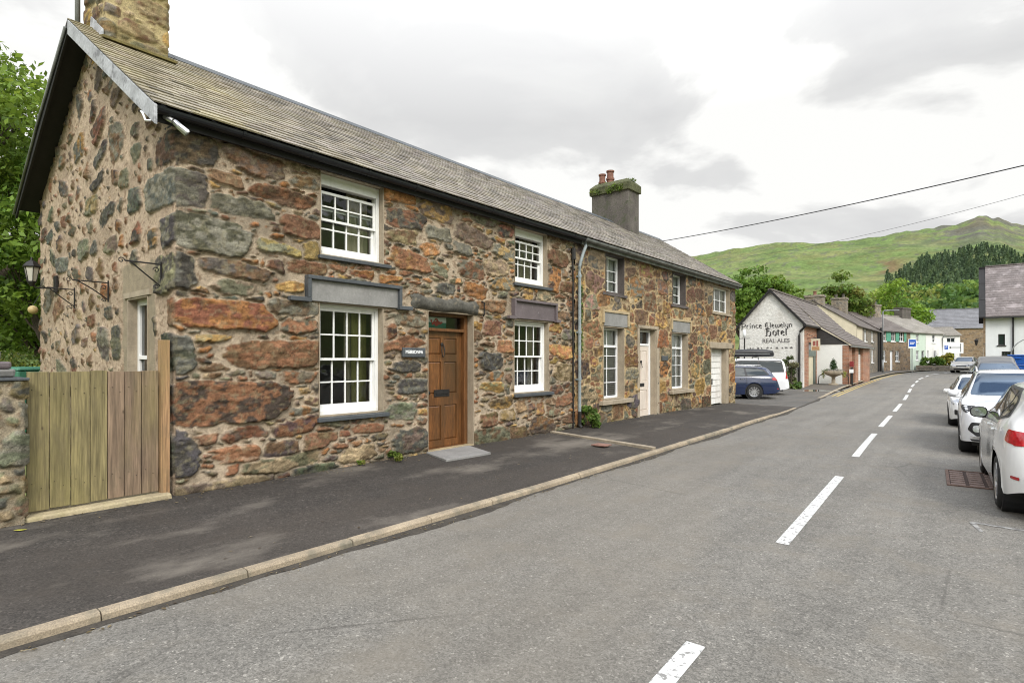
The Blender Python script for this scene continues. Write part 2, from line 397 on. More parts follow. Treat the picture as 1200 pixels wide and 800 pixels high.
# far footway and its kerb
o = strip('far_pavement', [32.6+i*.9 for i in range(56)], lambda y: kx(y)-3.5, lambda y: kx(y)-.12, lambda x, y: gz(y)+.1*min(1, (y-32.5)/3), M['fore'], n=3)
o = strip('far_kerb', [26+i*.9 for i in range(63)], lambda y: kx(y)-.13, lambda y: kx(y)+.02, lambda x, y: gz(y)+.012+.095*min(1, max(0, (y-27)/5))*(1 if x < kx(y) else .93), M['kerb'], n=2)
o = strip('right_kerb', [-20+i*1.5 for i in range(66)], lambda y: rx(y)-.01, lambda y: rx(y)+.13, lambda x, y: gz(y)+(.105 if x > rx(y)+.005 else .0), M['kerb'], n=8)
o = strip('right_pavement', [-20+i*1.5 for i in range(66)], lambda y: rx(y)+.125, lambda y: rx(y)+2.2, lambda x, y: gz(y)+.1, M['pave'], n=3)
V = []; F = []; yy_ = np.arange(-9, 27, .06)  # dark strip at the kerb foot: dirt and painted shadow in one colour
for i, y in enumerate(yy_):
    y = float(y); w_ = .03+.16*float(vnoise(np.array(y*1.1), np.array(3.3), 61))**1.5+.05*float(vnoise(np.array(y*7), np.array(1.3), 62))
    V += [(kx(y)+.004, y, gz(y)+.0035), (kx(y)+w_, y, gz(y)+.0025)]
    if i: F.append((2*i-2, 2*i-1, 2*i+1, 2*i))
o = mesh_np('gutter_shade_dirt', V, F, mat('dark_gutter_shade_dirt', (.055, .047, .037), .95, (6, .4), (60, .4), (90, .5))); o['kind'] = 'structure'
# drain strip of pale concrete across the footway
mb = MB(); mb.hexa([(-6.98, 9.86, .04), (-6.98, 9.74, .04), (-4.36, 9.16, .04), (-4.36, 9.28, .04), (-6.98, 9.86, .125), (-6.98, 9.74, .125), (-4.36, 9.16, .105), (-4.36, 9.28, .105)])
o = mb.build('channel_strip', M['concrete'], bevel=.006); o['kind'] = 'structure'
# puddle by the hotel wall
m, nt, b = new_mat('puddle_water'); b.inputs['Base Color'].default_value = (.03, .028, .022, 1); b.inputs['Roughness'].default_value = .04
V = []; 
for k in range(40):
    w = 2*math.pi*k/40; rr = 1+.25*math.sin(3*w+1)+.15*math.sin(5*w)
    V.append((-6.0+.75*rr*math.cos(w), 30.9+.8*rr*math.sin(w), 0))
V = [(x, yy, gz(yy)+.0155+max(0, (kx(yy)-x-1))*.004) for x, yy, _ in V]
o = mesh_np('puddle', V, [tuple(range(40))], m); o['kind'] = 'structure'

# ================================================================== TERRAIN AND HILLS
PF, PT = 670.0, math.atan(548/670.)
def az_of(X):
    r = (X-600)/PF; return math.degrees(math.atan2(r*math.cos(PT)-math.sin(PT), r*math.sin(PT)+math.cos(PT)))
def tan_of(X, Y): return (421-Y)/PF/math.sqrt(1+((X-600)/PF)**2)
SKY = [(780,312),(810,300),(840,295),(867,291),(890,287),(910,284),(930,284),(950,284.5),(975,283),(1000,281),(1030,277),(1050,273),(1070,270),(1095,267),(1120,262),(1135,257),(1147,252.5),(1156,252),(1164,255.5),(1170,254),(1185,260),(1200,263),(1230,262)]
AZK = [-180, -140, -120, -100, -80, az_of(640)]+[az_of(x) for x, y in SKY]+[30, 60, 95, 130, 180]
TNK = [.16, .22, .26, .28, .16, .10]+[tan_of(x, y) for x, y in SKY]+[.24, .26, .22, .16, .16]
azs = np.unique(np.concatenate([np.arange(-180, 180.1, 3), np.arange(az_of(760), 8, .09)]))
rs = np.concatenate([[0, 6, 12, 20, 30, 45, 60, 80, 100], np.geomspace(115, 2600, 230)])
def terrain_z(az, r):
    """az in degrees clockwise from +y, r in metres"""
    az = np.asarray(az, float); r = np.asarray(r, float)
    x = r*np.sin(np.radians(az)); yy = r*np.cos(np.radians(az))
    tn = np.interp(az, AZK, TNK)
    Rr = 1300+130*np.sin(np.radians(az*7))
    top = tn*Rr+1.6
    t = np.clip((r-150)/(Rr-150), 0, 1.0)
    base = g(np.clip(yy, -50, 110))-.09
    wob = (fbm(x/110+50, yy/110+50, 3, 5)-.5)
    cr = (fbm(x/28+50, yy/28+50, 8, 4)-.5)
    h = base+(top-base)*t**1.42+(wob*60*t*(1-t)**.7+cr*14*t*(1-t))*np.clip((r-160)/200, 0, 1)
    back = np.clip((r-Rr)/900, 0, 1.5)
    h = h+cr*7*sstep(.8, 1, t)*(1-np.clip(back*3, 0, 1))-back*top*.55
    return h
A, RR = np.meshgrid(azs, rs, indexing='ij')
Z = terrain_z(A, RR)
X = RR*np.sin(np.radians(A)); Y = RR*np.cos(np.radians(A))
na, nr = A.shape
idx = np.arange(na*nr).reshape(na, nr)
Fq = np.stack([idx[:-1, :-1], idx[1:, :-1], idx[1:, 1:], idx[:-1, 1:]], -1).reshape(-1, 4)
t = np.clip((RR-150)/1150, 0, 1)
nz = fbm(X/60+9, Y/60+9, 21, 5); nz2 = fbm(X/17+3, Y/17+3, 22, 4); nz3 = fbm(X/150, Y/150, 23, 4)
c_g = np.array([.125, .18, .055]); c_y = np.array([.185, .205, .08]); c_d = np.array([.075, .115, .04]); c_b = np.array([.15, .095, .05]); c_r = np.array([.105, .10, .085])
def lerp(a, b, k): return a*(1-k[..., None])+b*k[..., None]
cc = lerp(np.broadcast_to(c_g, X.shape+(3,)), c_y, sstep(.4, .62, nz3*.5+nz*.5))
cc = lerp(cc, c_d, sstep(.50, .62, nz2*.65+nz*.35)*.6*sstep(.05, .25, t))
pk = np.exp(-((A-az_of(1140))/3.2)**2)*sstep(.62, .90, t)
cc = lerp(cc, c_r, np.clip(sstep(.38, .52, nz2*.6+nz*.4)*(pk*1.25+.25*sstep(.8, 1, t)), 0, .9))
br = np.exp(-((A-az_of(1030))/1.5)**2)*np.exp(-((t-.58)/.06)**2)
cc = lerp(cc, np.array([.17, .14, .06]), sstep(.55, .68, fbm(X/40+70, Y/40+20, 31, 4))*.3*sstep(.1, .3, t))
cc = lerp(cc, c_r, sstep(.66, .72, fbm(X/9+7, Y/9+2, 32, 3))*.6*sstep(.15, .35, t))
cc = lerp(cc, c_b, np.clip(br*1.4*sstep(.4, .55, nz), 0, .8))
hump = np.exp(-((A-az_of(985))/1.3)**2)*sstep(.86, .97, t)
cc = lerp(cc, np.array([.12, .12, .06]), np.clip(hump*.8, 0, .7))
mhill = mat('hill_grass', attr=True, rough=.95, n1=(.03, .25), n2=(.25, .4), bump=(.3, .7), spec=.1, bdist=1.0)
o = mesh_np('hills', np.stack([X, Y, Z], -1).reshape(-1, 3), Fq, mhill, vcol=cc.reshape(-1, 3), smooth=True); o['kind'] = 'structure'
# ================================================================== RUBBLE WALLS
PAL = {  # linear base colours of the stones
 'orange': (.31, .145, .055), 'rust': (.225, .11, .058), 'red': (.185, .095, .055), 'brown': (.17, .105, .06), 'purple': (.125, .092, .07),
 'ochre': (.40, .25, .09), 'tan': (.33, .25, .15), 'grey': (.165, .155, .12), 'green': (.165, .16, .105), 'dark': (.065, .058, .048), 'slate': (.10, .098, .082)}
def pack(u0, u1, v0, v1, sizes, fixed, seed, blocks=(), fill=.12):
    """greedy packing of rounded stones; returns list [u, v, a, b, angle, exponent]"""
    r = np.random.default_rng(seed); st = .02
    nu, nv = int((u1-u0)/st)+1, int((v1-v0)/st)+1
    occ = np.zeros((nu, nv), bool)
    gu = u0+np.arange(nu)*st; gv = v0+np.arange(nv)*st
    out = []
    def cells(s, grow):
        ext = math.hypot(s[2], s[3])+grow
        i0, i1 = max(0, int((s[0]-ext-u0)/st)), min(nu, int((s[0]+ext-u0)/st)+2)
        j0, j1 = max(0, int((s[1]-ext-v0)/st)), min(nv, int((s[1]+ext-v0)/st)+2)
        if i1 <= i0 or j1 <= j0: return None
        U, Vv = np.meshgrid(gu[i0:i1]-s[0], gv[j0:j1]-s[1], indexing='ij')
        c, n_ = math.cos(s[4]), math.sin(s[4])
        p = np.abs((U*c+Vv*n_)/(s[2]+grow)); q = np.abs((-U*n_+Vv*c)/(s[3]+grow))
        return (slice(i0, i1), slice(j0, j1)), (p**s[5]+q**s[5]) < 1
    for b in blocks:
        occ[max(0, int((b[0]-u0)/st)):max(0, int((b[1]-u0)/st)+1), max(0, int((b[2]-v0)/st)):max(0, int((b[3]-v0)/st)+1)] = True
    for s in fixed:
        k = cells(s, .0)
        if k: occ[k[0]] |= k[1]
        out.append(s)
    for (n, amin, amax, asp0, asp1, ang, gap) in sizes:
        for _ in range(n):
            a = r.uniform(amin, amax); b = a*r.uniform(asp0, asp1)
            s = [r.uniform(u0, u1), r.uniform(v0, v1), a, b, r.normal(0, ang), r.uniform(2.6, 5.5)]
            if callable(fill) and r.random() > fill(s[0], s[1], a): continue
            k = cells(s, gap)
            if k is None: continue
            if occ[k[0]][k[1]].mean() < .05:
                k2 = cells(s, gap*.3); occ[k2[0]] |= k2[1]; out.append(s)
    return out
def stone_field(U, V, stones, cols, seed, grow, gap, warp=.012, smear=.14):
    """per-vertex stone mask, height and colour"""
    Uw = U+(fbm(U*4.3+40, V*4.3+40, seed, 3)-.5)*warp*3+(fbm(U*17+10, V*17+10, seed+5, 3)-.5)*warp*2.2
    Vw = V+(fbm(U*4.3+80, V*4.3+20, seed+9, 3)-.5)*warp*3+(fbm(U*17+60, V*17+30, seed+12, 3)-.5)*warp*2.2
    s1 = np.full(U.shape, 9.0); s2 = np.full(U.shape, 9.0); ids = np.full(U.shape, -1)
    ul = U[:, 0]; vl = V[0]
    for i, s in enumerate(stones):
        ext = math.hypot(s[2], s[3])+.14
        i0, i1 = np.searchsorted(ul, [s[0]-ext, s[0]+ext]); j0, j1 = np.searchsorted(vl, [s[1]-ext, s[1]+ext])
        if i1 <= i0 or j1 <= j0: continue
        sl = (slice(i0, i1), slice(j0, j1))
        du = Uw[sl]-s[0]; dv = Vw[sl]-s[1]; c, n_ = math.cos(s[4]), math.sin(s[4])
        P = (du*c+dv*n_); Q = (-du*n_+dv*c)
        # irregular: taper and shear each stone a little
        P = P*(1+.26*s[6]*Q/s[3]); Q = Q*(1+.32*s[7]*P/s[2])
        pl = np.random.default_rng(seed*7919+i); q = 0
        for k in range(8):      # eight facets: four sides and four knocked-off corners
            th = (k*math.pi/4)+pl.uniform(-.16, .16) if k % 2 == 0 else k*math.pi/4+pl.uniform(-.25, .25)
            hk = pl.uniform(.86, 1.02) if k % 2 == 0 else pl.uniform(1.02, 1.36)
            q = q+np.maximum(0, (P/s[2]*math.cos(th)+Q/s[3]*math.sin(th))/hk)**9
        q = q**(1/9.)
        d = (q-1)*(s[3]*.75+s[2]*.25)
        a1 = s1[sl]; a2 = s2[sl]; ii = ids[sl]
        better = d < a1
        a2[...] = np.where(better, a1, np.minimum(a2, d)); ii[...] = np.where(better, i, ii); a1[...] = np.where(better, d, a1)
    rag = (fbm(U*26, V*26, seed+20, 3)-.5)*.022-np.clip(fbm(U*2.6, V*4.2, seed+27, 4)-.54, 0, 1)*smear
    m = np.minimum(grow-s1, (s2-s1-gap)*.55)+rag
    return m, ids
def rubble_colors(U, V, m, ids, stones, seed, mortar, mortar2, edge=.012):
    scol = np.array([s[8] for s in stones]); scol2 = np.array([s[9] for s in stones])
    f = fbm(U*9+ids*3.7, V*13+ids*1.3, seed+31, 4)
    f2 = fbm(U*34, V*48, seed+41, 3)
    k = sstep(.44, .60, f)[..., None]*.9
    c = scol[ids]*(1-k)+scol2[ids]*k
    c = c*(.55+.9*f2[..., None])
    bed = fbm(U*5+ids*2.3, V*26+ids*.7, seed+131, 3); c = c*(.82+.36*sstep(.35, .65, bed))[..., None]      # bedding bands
    crk = np.abs(fbm(U*7+ids*5.1, V*10+ids*3.1, seed+141, 4)-.5); c = c*(1-.55*np.exp(-(crk/.010)**2))[..., None]   # cracks
    lic = sstep(.60, .68, fbm(U*21+ids, V*21, seed+151, 3))[..., None]*.32; c = c*(1-lic)+np.array((.25, .22, .13))*lic  # lichen and mortar stains
    mo = np.array(mortar)[None, None]*np.ones(U.shape+(1,)); mm = sstep(.42, .66, fbm(U*2.1, V*3.0, seed+51, 5))[..., None]
    mo = mo*(1-mm)+np.array(mortar2)*mm
    mo = mo*(.80+.4*fbm(U*45, V*45, seed+61, 3)[..., None])
    # small spalls of stone pressed into the mortar
    ch = sstep(.63, .70, fbm(U*16+7, V*26+3, seed+71, 3))[..., None]*.65
    mo = mo*(1-ch)+np.array((.17, .11, .065))*ch
    w = sstep(-edge*.5, edge, m)[..., None]
    col = mo*(1-w)+c*w
    rim = np.exp(-((m-.002)/.006)**2)[..., None]*.35*sstep(.45, .6, fbm(U*6, V*6, seed+81, 3))[..., None]
    return col*(1-rim)+np.array((.06, .05, .04))*rim
def finish_stones(st, seed, weights, wfun=None):
    r = np.random.default_rng(seed)
    keys = list(weights)
    for s in st:
        w = dict(weights)
        if wfun: w = wfun(s, w)
        p = np.array([w[k] for k in keys], float); p /= p.sum()
        while len(s) < 8: s.append(r.uniform(-1, 1))
        if len(s) < 9:
            k = keys[r.choice(len(keys), p=p)]; k2 = keys[r.choice(len(keys), p=p)]
        else:
            k, k2 = s.pop(8), s.pop(8) if len(s) > 8 else 'brown'
        j = r.uniform(.75, 1.25)
        s.append(tuple(v*j for v in PAL[k])); s.append(tuple(v*j*r.uniform(.7, 1.0) for v in PAL[k2]))
        s.append(r.uniform(.35, 1.0))
    return st
def lines(a, b, step, marks):
    ks = sorted(set([a, b]+[x for x in marks if a < x < b])); out = []
    for p, q in zip(ks, ks[1:]):
        n = max(1, int(round((q-p)/step))); out += [p+(q-p)*i/n for i in range(n)]
    return np.array(out+[b])
def opening_fade(U, V, ops, w=.035):
    d = np.full(U.shape, 9.0)
    for (a, b, c, e) in ops:
        du = np.maximum(np.maximum(a-U, U-b), 0); dv = np.maximum(np.maximum(c-V, V-e), 0)
        d = np.minimum(d, np.hypot(du, dv))
    return sstep(0, w, d)
def grid_faces(keep):
    nu, nv = keep.shape[0]+1, keep.shape[1]+1
    idx = np.arange(nu*nv).reshape(nu, nv)
    F = np.stack([idx[:-1, :-1], idx[1:, :-1], idx[1:, 1:], idx[:-1, 1:]], -1)[keep]
    return F
def compact(Vv, F, C):
    used = np.unique(F); mp = np.full(len(Vv), -1); mp[used] = np.arange(len(used))
    return Vv[used], mp[F], C[used]

XF = -7.0            # face of the cottages
XB = -13.0           # back wall
Y1, Y2, Y3 = 2.575, 10.72, 21.55
EAVE, RIDGE, XR = 4.32, 6.42, -10.0
def roof_z(x): return EAVE+(RIDGE-EAVE)*(1-abs(x-XR)/(XR*-1+XF+.22))

# ---- near cottage : one grid that runs along the gable (u 0..6) and then along the front (u 6..)
GU = 6.0
def fu(y): return GU+(y-Y1)
OP1 = {'upper_a': (4.40, 5.48, 3.06, 4.22), 'lower_a': (4.38, 5.47, .83, 2.41), 'upper_b': (8.63, 9.71, 3.12, 4.22), 'lower_b': (8.61, 9.77, .95, 2.40), 'door': (6.37, 7.47, .02, 2.42)}
GWIN = (7.80, 8.51, .9, 2.40)     # gable window, -x range
ops_u = [(fu(a), fu(b), c, d) for a, b, c, d in OP1.values()]
gop = (GU-(GWIN[1]-7.0), GU-(GWIN[0]-7.0), GWIN[2], GWIN[3])
ops_u.append(gop)
slabs = [(fu(3.93), fu(5.98), 2.41, 2.75), (fu(8.40), fu(10.1), 2.41, 2.80), (fu(6.0), fu(7.6), 2.42, 2.66)]
ul = lines(0, fu(Y2), .0155, [o_[0] for o_ in ops_u]+[o_[1] for o_ in ops_u]+[GU, GU-.06, GU+.06]); vl = lines(-.12, 6.45, .0145, [o_[2] for o_ in ops_u]+[o_[3] for o_ in ops_u]+[EAVE])
U, V = np.meshgrid(ul, vl, indexing='ij')
# stones one can pick out in the photograph: y, z, half length, half height, tilt, colours
def FS(y0, y1, z0, z1, ang=0, c1='orange', c2='rust', n=3.2):
    return [fu((y0+y1)/2), (z0+z1)/2, (y1-y0)/2, (z1-z0)/2, ang, n, random.uniform(-.5, .5), random.uniform(-.5, .5), c1, c2]
fixed = [FS(2.48, 3.78, 1.98, 2.34, -.02, 'orange', 'rust', 4.5), FS(3.02, 4.36, 1.50, 1.88, .02, 'rust', 'brown', 3), FS(2.46, 3.98, .82, 1.38, .0, 'rust', 'dark', 3.4),
         FS(2.47, 3.05, 3.84, 4.22, 0, 'dark', 'brown', 5), FS(3.1, 3.9, 3.92, 4.22, -.05, 'purple', 'red'), FS(3.4, 4.3, 3.62, 3.84, -.06, 'rust', 'brown'), FS(2.95, 3.72, 3.36, 3.60, -.02, 'grey', 'green'), FS(3.8, 4.38, 3.24, 3.52, -.04, 'red', 'rust'),
         FS(2.45, 3.42, 2.86, 3.30, -.06, 'grey', 'dark', 5), FS(2.46, 2.92, 3.36, 3.78, 0, 'grey', 'slate', 5), FS(2.46, 2.82, 2.40, 2.82, 0, 'dark', 'grey', 5), FS(3.5, 4.1, 2.98, 3.14, -.03, 'green', 'ochre'), FS(4.14, 4.38, 2.95, 3.22, .3, 'dark', 'ochre'), FS(3.62, 3.86, 2.74, 2.9, 0, 'red', 'purple'), FS(3.92, 4.5, 2.76, 2.95, -.05, 'red', 'brown'),
         FS(2.78, 3.70, 2.60, 2.80, -.06, 'brown', 'grey'), FS(3.0, 3.5, 2.40, 2.58, 0, 'green', 'tan'), FS(3.76, 4.15, 2.52, 2.63, .02, 'ochre', 'orange'), FS(3.58, 4.36, 2.20, 2.40, -.02, 'grey', 'brown'), FS(3.84, 4.28, 1.96, 2.14, .02, 'rust', 'slate'),
         FS(2.46, 2.78, 1.44, 1.92, 0, 'slate', 'dark'), FS(2.78, 3.3, 1.80, 1.92, .02, 'ochre', 'tan'), FS(2.46, 2.82, .28, .80, .0, 'dark', 'slate'), FS(2.8, 3.06, .62, .76, 0, 'red', 'brown'), FS(3.08, 3.62, .62, .80, 0, 'purple', 'red'), FS(3.72, 4.34, .62, .84, .1, 'rust', 'purple'),
         FS(3.0, 3.55, .36, .58, -.03, 'rust', 'tan'), FS(3.62, 4.1, .36, .58, .04, 'brown', 'purple'), FS(4.14, 4.66, .42, .62, .1, 'red', 'brown'), FS(4.9, 5.5, .54, .68, .04, 'red', 'rust'), FS(3.3, 4.4, .17, .37, .05, 'tan', 'green'), FS(2.46, 3.75, -.06, .2, .02, 'tan', 'grey'), FS(3.98, 4.66, .0, .20, .06, 'slate', 'green'), FS(4.7, 5.35, .15, .36, .04, 'tan', 'brown'),
         FS(5.56, 5.72, 1.90, 2.24, 0, 'rust', 'dark'), FS(5.55, 6.3, 2.14, 2.34, 0, 'brown', 'grey'), FS(5.62, 6.22, 1.42, 1.60, 0, 'dark', 'slate'), FS(5.74, 6.30, 1.06, 1.32, 0, 'slate', 'dark'), FS(5.52, 6.1, .66, .96, 0, 'grey', 'green'), FS(5.6, 6.33, .14, .56, 0, 'slate', 'grey'),
         FS(5.56, 6.3, 3.66, 3.98, 0, 'dark', 'brown'), FS(5.6, 6.42, 3.02, 3.34, -.08, 'rust', 'orange'), FS(4.9, 5.3, 2.80, 2.92, 0, 'orange', 'rust'), FS(5.35, 5.8, 2.80, 2.92, 0, 'orange', 'ochre'), FS(6.5, 7.0, 2.72, 2.92, 0, 'slate', 'dark'), FS(7.2, 7.85, 2.7, 2.98, -.1, 'orange', 'rust'),
         FS(7.72, 8.25, 2.06, 2.34, .02, 'red', 'brown'), FS(7.66, 8.1, 1.84, 1.96, 0, 'rust', 'brown'), FS(7.6, 8.28, 1.42, 1.74, 0, 'dark', 'slate'), FS(7.62, 8.1, .94, 1.08, 0, 'brown', 'tan'), FS(7.62, 8.3, .98, 1.22, 0, 'ochre', 'tan'), FS(7.6, 8.1, .38, .66, 0, 'red', 'brown'),
         FS(8.66, 9.0, .58, .84, .1, 'brown', 'tan'), FS(9.3, 9.62, .5, .74, .2, 'ochre', 'brown'), FS(8.86, 9.3, 3.3, 3.6, -.2, 'orange', 'slate') ]
fixed[-1] = FS(9.78, 10.2, 3.05, 3.6, -.3, 'orange', 'dark')
def FG(x0, x1, z0, z1, ang=0, c1='grey', c2='brown', n=3):    # on the gable, distance back from the street corner
    return [GU-(x0+x1)/2, (z0+z1)/2, (x1-x0)/2, (z1-z0)/2, ang, n, random.uniform(-.4, .4), random.uniform(-.4, .4), c1, c2]
fixed += [FG(-.12, .85, 3.34, 3.80, .03, 'grey', 'slate', 5), FG(-.1, .58, 2.36, 2.84, 0, 'dark', 'grey', 5), FG(-.1, .42, 2.88, 3.30, 0, 'grey', 'dark', 5), FG(-.1, .4, .28, .82, 0, 'dark', 'slate', 5), FG(-.1, .24, 1.98, 2.34, 0, 'rust', 'brown', 5), FG(-.1, .30, .86, 1.36, 0, 'dark', 'rust', 5), FG(.5, .8, 2.92, 3.2, .1, 'slate', 'ochre'), FG(-.1, .38, 1.44, 1.92, 0, 'slate', 'dark', 5), FG(.5, .76, 1.85, 2.15, 0, 'slate', 'dark'), FG(-.1, .55, 3.86, 4.22, 0, 'dark', 'brown', 5),
          FG(1.0, 1.5, 3.45, 3.78, 0, 'slate', 'grey'), FG(1.9, 2.75, 3.5, 3.72, .25, 'slate', 'dark'), FG(1.1, 1.4, 2.6, 2.98, .1, 'dark', 'grey'), FG(2.3, 2.9, 4.4, 4.62, .35, 'slate', 'dark'), FG(2.4, 3.0, 4.05, 4.24, .3, 'dark', 'slate'), FG(1.6, 2.2, 4.3, 4.8, .2, 'grey', 'brown'),
          FG(3.1, 3.7, 3.1, 3.45, .1, 'grey', 'green'), FG(2.7, 3.3, 3.72, 4.0, .1, 'green', 'tan'), FG(4.2, 4.9, 3.0, 3.3, 0, 'slate', 'grey'), FG(1.75, 2.1, 1.6, 2.1, 0, 'slate', 'grey'), FG(2.2, 2.7, 1.55, 2.1, 0, 'grey', 'slate')]
def density(u, v, a):
    if u > GU: return 1.0
    return .42 if a < .12 else .6
big = [(1600, .30, .50, .30, .46, .05, .024), (4000, .17, .30, .38, .64, .10, .022), (1800, .09, .2, .18, .32, .08, .016), (7000, .085, .16, .42, .75, .2, .018), (12000, .05, .12, .16, .34, .12, .010), (16000, .03, .065, .4, .9, .4, .009)]
fr = pack(GU+.02, fu(Y2)+.3, -.2, 4.5, big, [s for s in fixed if s[0] > GU], 5, [(a-.01, b+.01, c-.01, d+.01) for a, b, c, d in ops_u]+slabs)
small = [(90, .22, .36, .4, .6, .35, .07), (700, .12, .2, .5, .8, .45, .055), (2400, .06, .11, .55, .95, .5, .045), (3800, .025, .05, .5, .95, .6, .03)]
gr = pack(0, GU-.02, -.2, 6.5, small, [s for s in fixed if s[0] <= GU], 6, [(gop[0]-.26, gop[1]+.3, gop[2]-.1, gop[3]+.5)], density)
W1 = dict(orange=2.2, rust=3.0, red=.8, brown=3.4, purple=.6, ochre=1.2, tan=2.2, grey=2.6, green=1.2, dark=2.2, slate=.8)
WG = dict(orange=.5, rust=2.0, red=1.6, brown=3.0, purple=2.0, ochre=.2, tan=.5, grey=1.6, green=.8, dark=1.2, slate=1.8)
nf = len(fr)
finish_stones(fr, 8, W1); finish_stones(gr, 9, WG)
m1, i1 = stone_field(U, V, fr, None, 3, .042, .021)
m2, i2 = stone_field(U, V, gr, None, 4, .004, .045, .012)
onf = U > GU-.0
m = np.where(onf, m1, m2)
c1 = rubble_colors(U, V, m1, i1, fr, 3, (.43, .345, .25), (.29, .235, .17))
c2 = rubble_colors(U, V, m2, i2, gr, 4, (.47, .365, .265), (.37, .285, .205))
kk = sstep(GU-.02, GU+.02, U)[..., None]
C = c2*(1-kk)+c1*kk
# smooth render patch round the gable window
rp = sstep(.0, .05, np.minimum(np.minimum(U-(gop[0]-.22), gop[1]+.24-U), np.minimum(V-(gop[2]-.1), gop[3]+.42-V))+(fbm(U*6, V*6, 90, 3)-.5)*.15)
C = C*(1-rp[..., None])+np.array((.30, .25, .175))*(.85+.3*fbm(U*5, V*5, 91, 4)[..., None])*rp[..., None]
# damp dark foot of the wall, mossy in places
ft = (1-sstep(.02, .38, V+(fbm(U*1.7, V*2, 92, 4)-.5)*.35))[..., None]
C = C*(1-.45*ft)+np.array((.05, .055, .025))*.45*ft*sstep(.4, .6, fbm(U*2, V*3, 93, 4))[..., None]
pr1 = np.array([s[10] for s in fr]); pr2 = np.array([s[10] for s in gr])
pr = np.where(onf, pr1[i1], pr2[i2]*.5)
prof = sstep(-.003, .016, m)
ridge = 1-np.abs(2*fbm(U*6, V*11, 95, 4)-1)
def tilt(ids, stones, U, V, seed, k):
    r_ = np.random.default_rng(seed); t_ = r_.normal(0, k, (len(stones), 2)); cu = np.array([s_[0] for s_ in stones]); cv = np.array([s_[1] for s_ in stones])
    return np.clip((U-cu[ids])*t_[ids, 0]*.6+(V-cv[ids])*t_[ids, 1], -.018, .022)
fac = np.abs(fbm(U*4+i1*.37, V*6+i1*.53, 295, 2)-.5)
tl = np.where(onf, tilt(i1, fr, U, V, 77, .17), tilt(i2, gr, U, V, 78, .10))
H = prof*(.010+.022*pr+tl+fac*.06+(ridge-.75)*.018+(fbm(U*24, V*36, 96, 4)-.5)*.016)+(1-prof)*((fbm(U*9, V*9, 97, 4)-.5)*.022+(fbm(U*40, V*40, 98, 2)-.5)*.006)
H = H*(1-rp)*opening_fade(U, V, ops_u)
cor = np.clip((U-(GU-.06))/.12, 0, 1)         # rounded street corner
ang = cor*math.pi/2
nx, ny = np.sin(ang), -np.cos(ang)
rc = .06
px = np.where(U < GU-.06, XF-(GU-U), np.where(U > GU+.06, XF, XF-rc+rc*np.sin(ang)))
py = np.where(U < GU-.06, Y1, np.where(U > GU+.06, Y1+(U-GU), Y1+rc-rc*np.cos(ang)))
lean = .05*np.clip(1.2-V, 0, 1.2)*.35                # walls swell a little towards the foot
VX = px+nx*(H+lean); VY = py+ny*(H+lean)
Vv = np.stack([VX, VY, V], -1).reshape(-1, 3)
uc = (ul[:-1]+ul[1:])/2; vc = (vl[:-1]+vl[1:])/2
UC, VC = np.meshgrid(uc, vc, indexing='ij')
keep = np.ones(UC.shape, bool)
for (a, b, c, d) in ops_u: keep &= ~((UC > a) & (UC < b) & (VC > c) & (VC < d))
xg = XF-(GU-UC)
keep &= np.where(UC > GU, VC < EAVE+.03, VC < EAVE+.1+(RIDGE-EAVE)*(1-np.abs(xg-XR)/3.15)-.05)
Fk = grid_faces(keep)
Vv2, F2, C2 = compact(Vv, Fk, C.reshape(-1, 3))
cott1 = thing('stone_cottage', 'large rubble stone end cottage with a brown panelled door and a stone gable chimney', 'house', (XF, Y1, .1))
mesh_np('wall', Vv2, F2, M['stone'], cott1, vcol=C2, smooth=True)

# ---- far cottage : front only, raised ribbon pointing, wide jambs
OP2 = {'upper_a': (12.12, 13.05, 3.25, 4.20), 'lower_a': (12.0, 13.05, .64, 2.42), 'door': (13.87, 14.87, -.02, 2.45), 'lower_b': (15.93, 17.16, .72, 2.42), 'upper_b': (16.0, 16.97, 3.25, 4.20), 'garage': (19.1, 20.86, .0, 2.0), 'upper_c': (19.28, 20.98, 3.24, 4.14)}
ul = lines(Y2, Y3, .024, [v[i] for v in OP2.values() for i in (0, 1)]); vl = lines(-.12, EAVE+.03, .018, [v[i] for v in OP2.values() for i in (2, 3)])
U, V = np.meshgrid(ul, vl, indexing='ij')
ops = list(OP2.values())
st = pack(Y2-.2, Y3+.2, -.2, 4.5, [(700, .26, .42, .45, .7, .06, .022), (2600, .16, .27, .5, .8, .12, .02), (9000, .08, .16, .5, .9, .25, .015), (9000, .045, .08, .5, .9, .3, .012)], [], 15, [(a-.02, b+.02, c-.02, d+.02) for a, b, c, d in ops]+[(11.8, 13.3, 2.42, 2.84), (15.8, 17.4, 2.42, 2.84), (18.9, 21.2, 2.0, 2.22)])
finish_stones(st, 18, dict(orange=1.0, rust=2.6, red=1.0, brown=4.2, purple=.9, ochre=1.6, tan=2.2, grey=1.4, green=1.2, dark=1.6, slate=.3))
m, ii = stone_field(U, V, st, None, 13, .05, .022, .012, .04)
C = rubble_colors(U, V, m, ii, st, 13, (.47, .35, .19), (.34, .25, .135))
top = sstep(3.0, 4.2, V+(fbm(U*.8, V, 99, 3)-.5)*.9)[..., None]       # masonry darker towards the top, with an uneven edge
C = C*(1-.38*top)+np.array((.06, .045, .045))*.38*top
ft = (1-sstep(.02, .38, V+(fbm(U*1.7, V*2, 192, 4)-.5)*.35))[..., None]
C = C*(1-.4*ft)+np.array((.05, .055, .025))*.4*ft
prs = np.array([s[10] for s in st])[ii]
prof = sstep(-.004, .02, m)
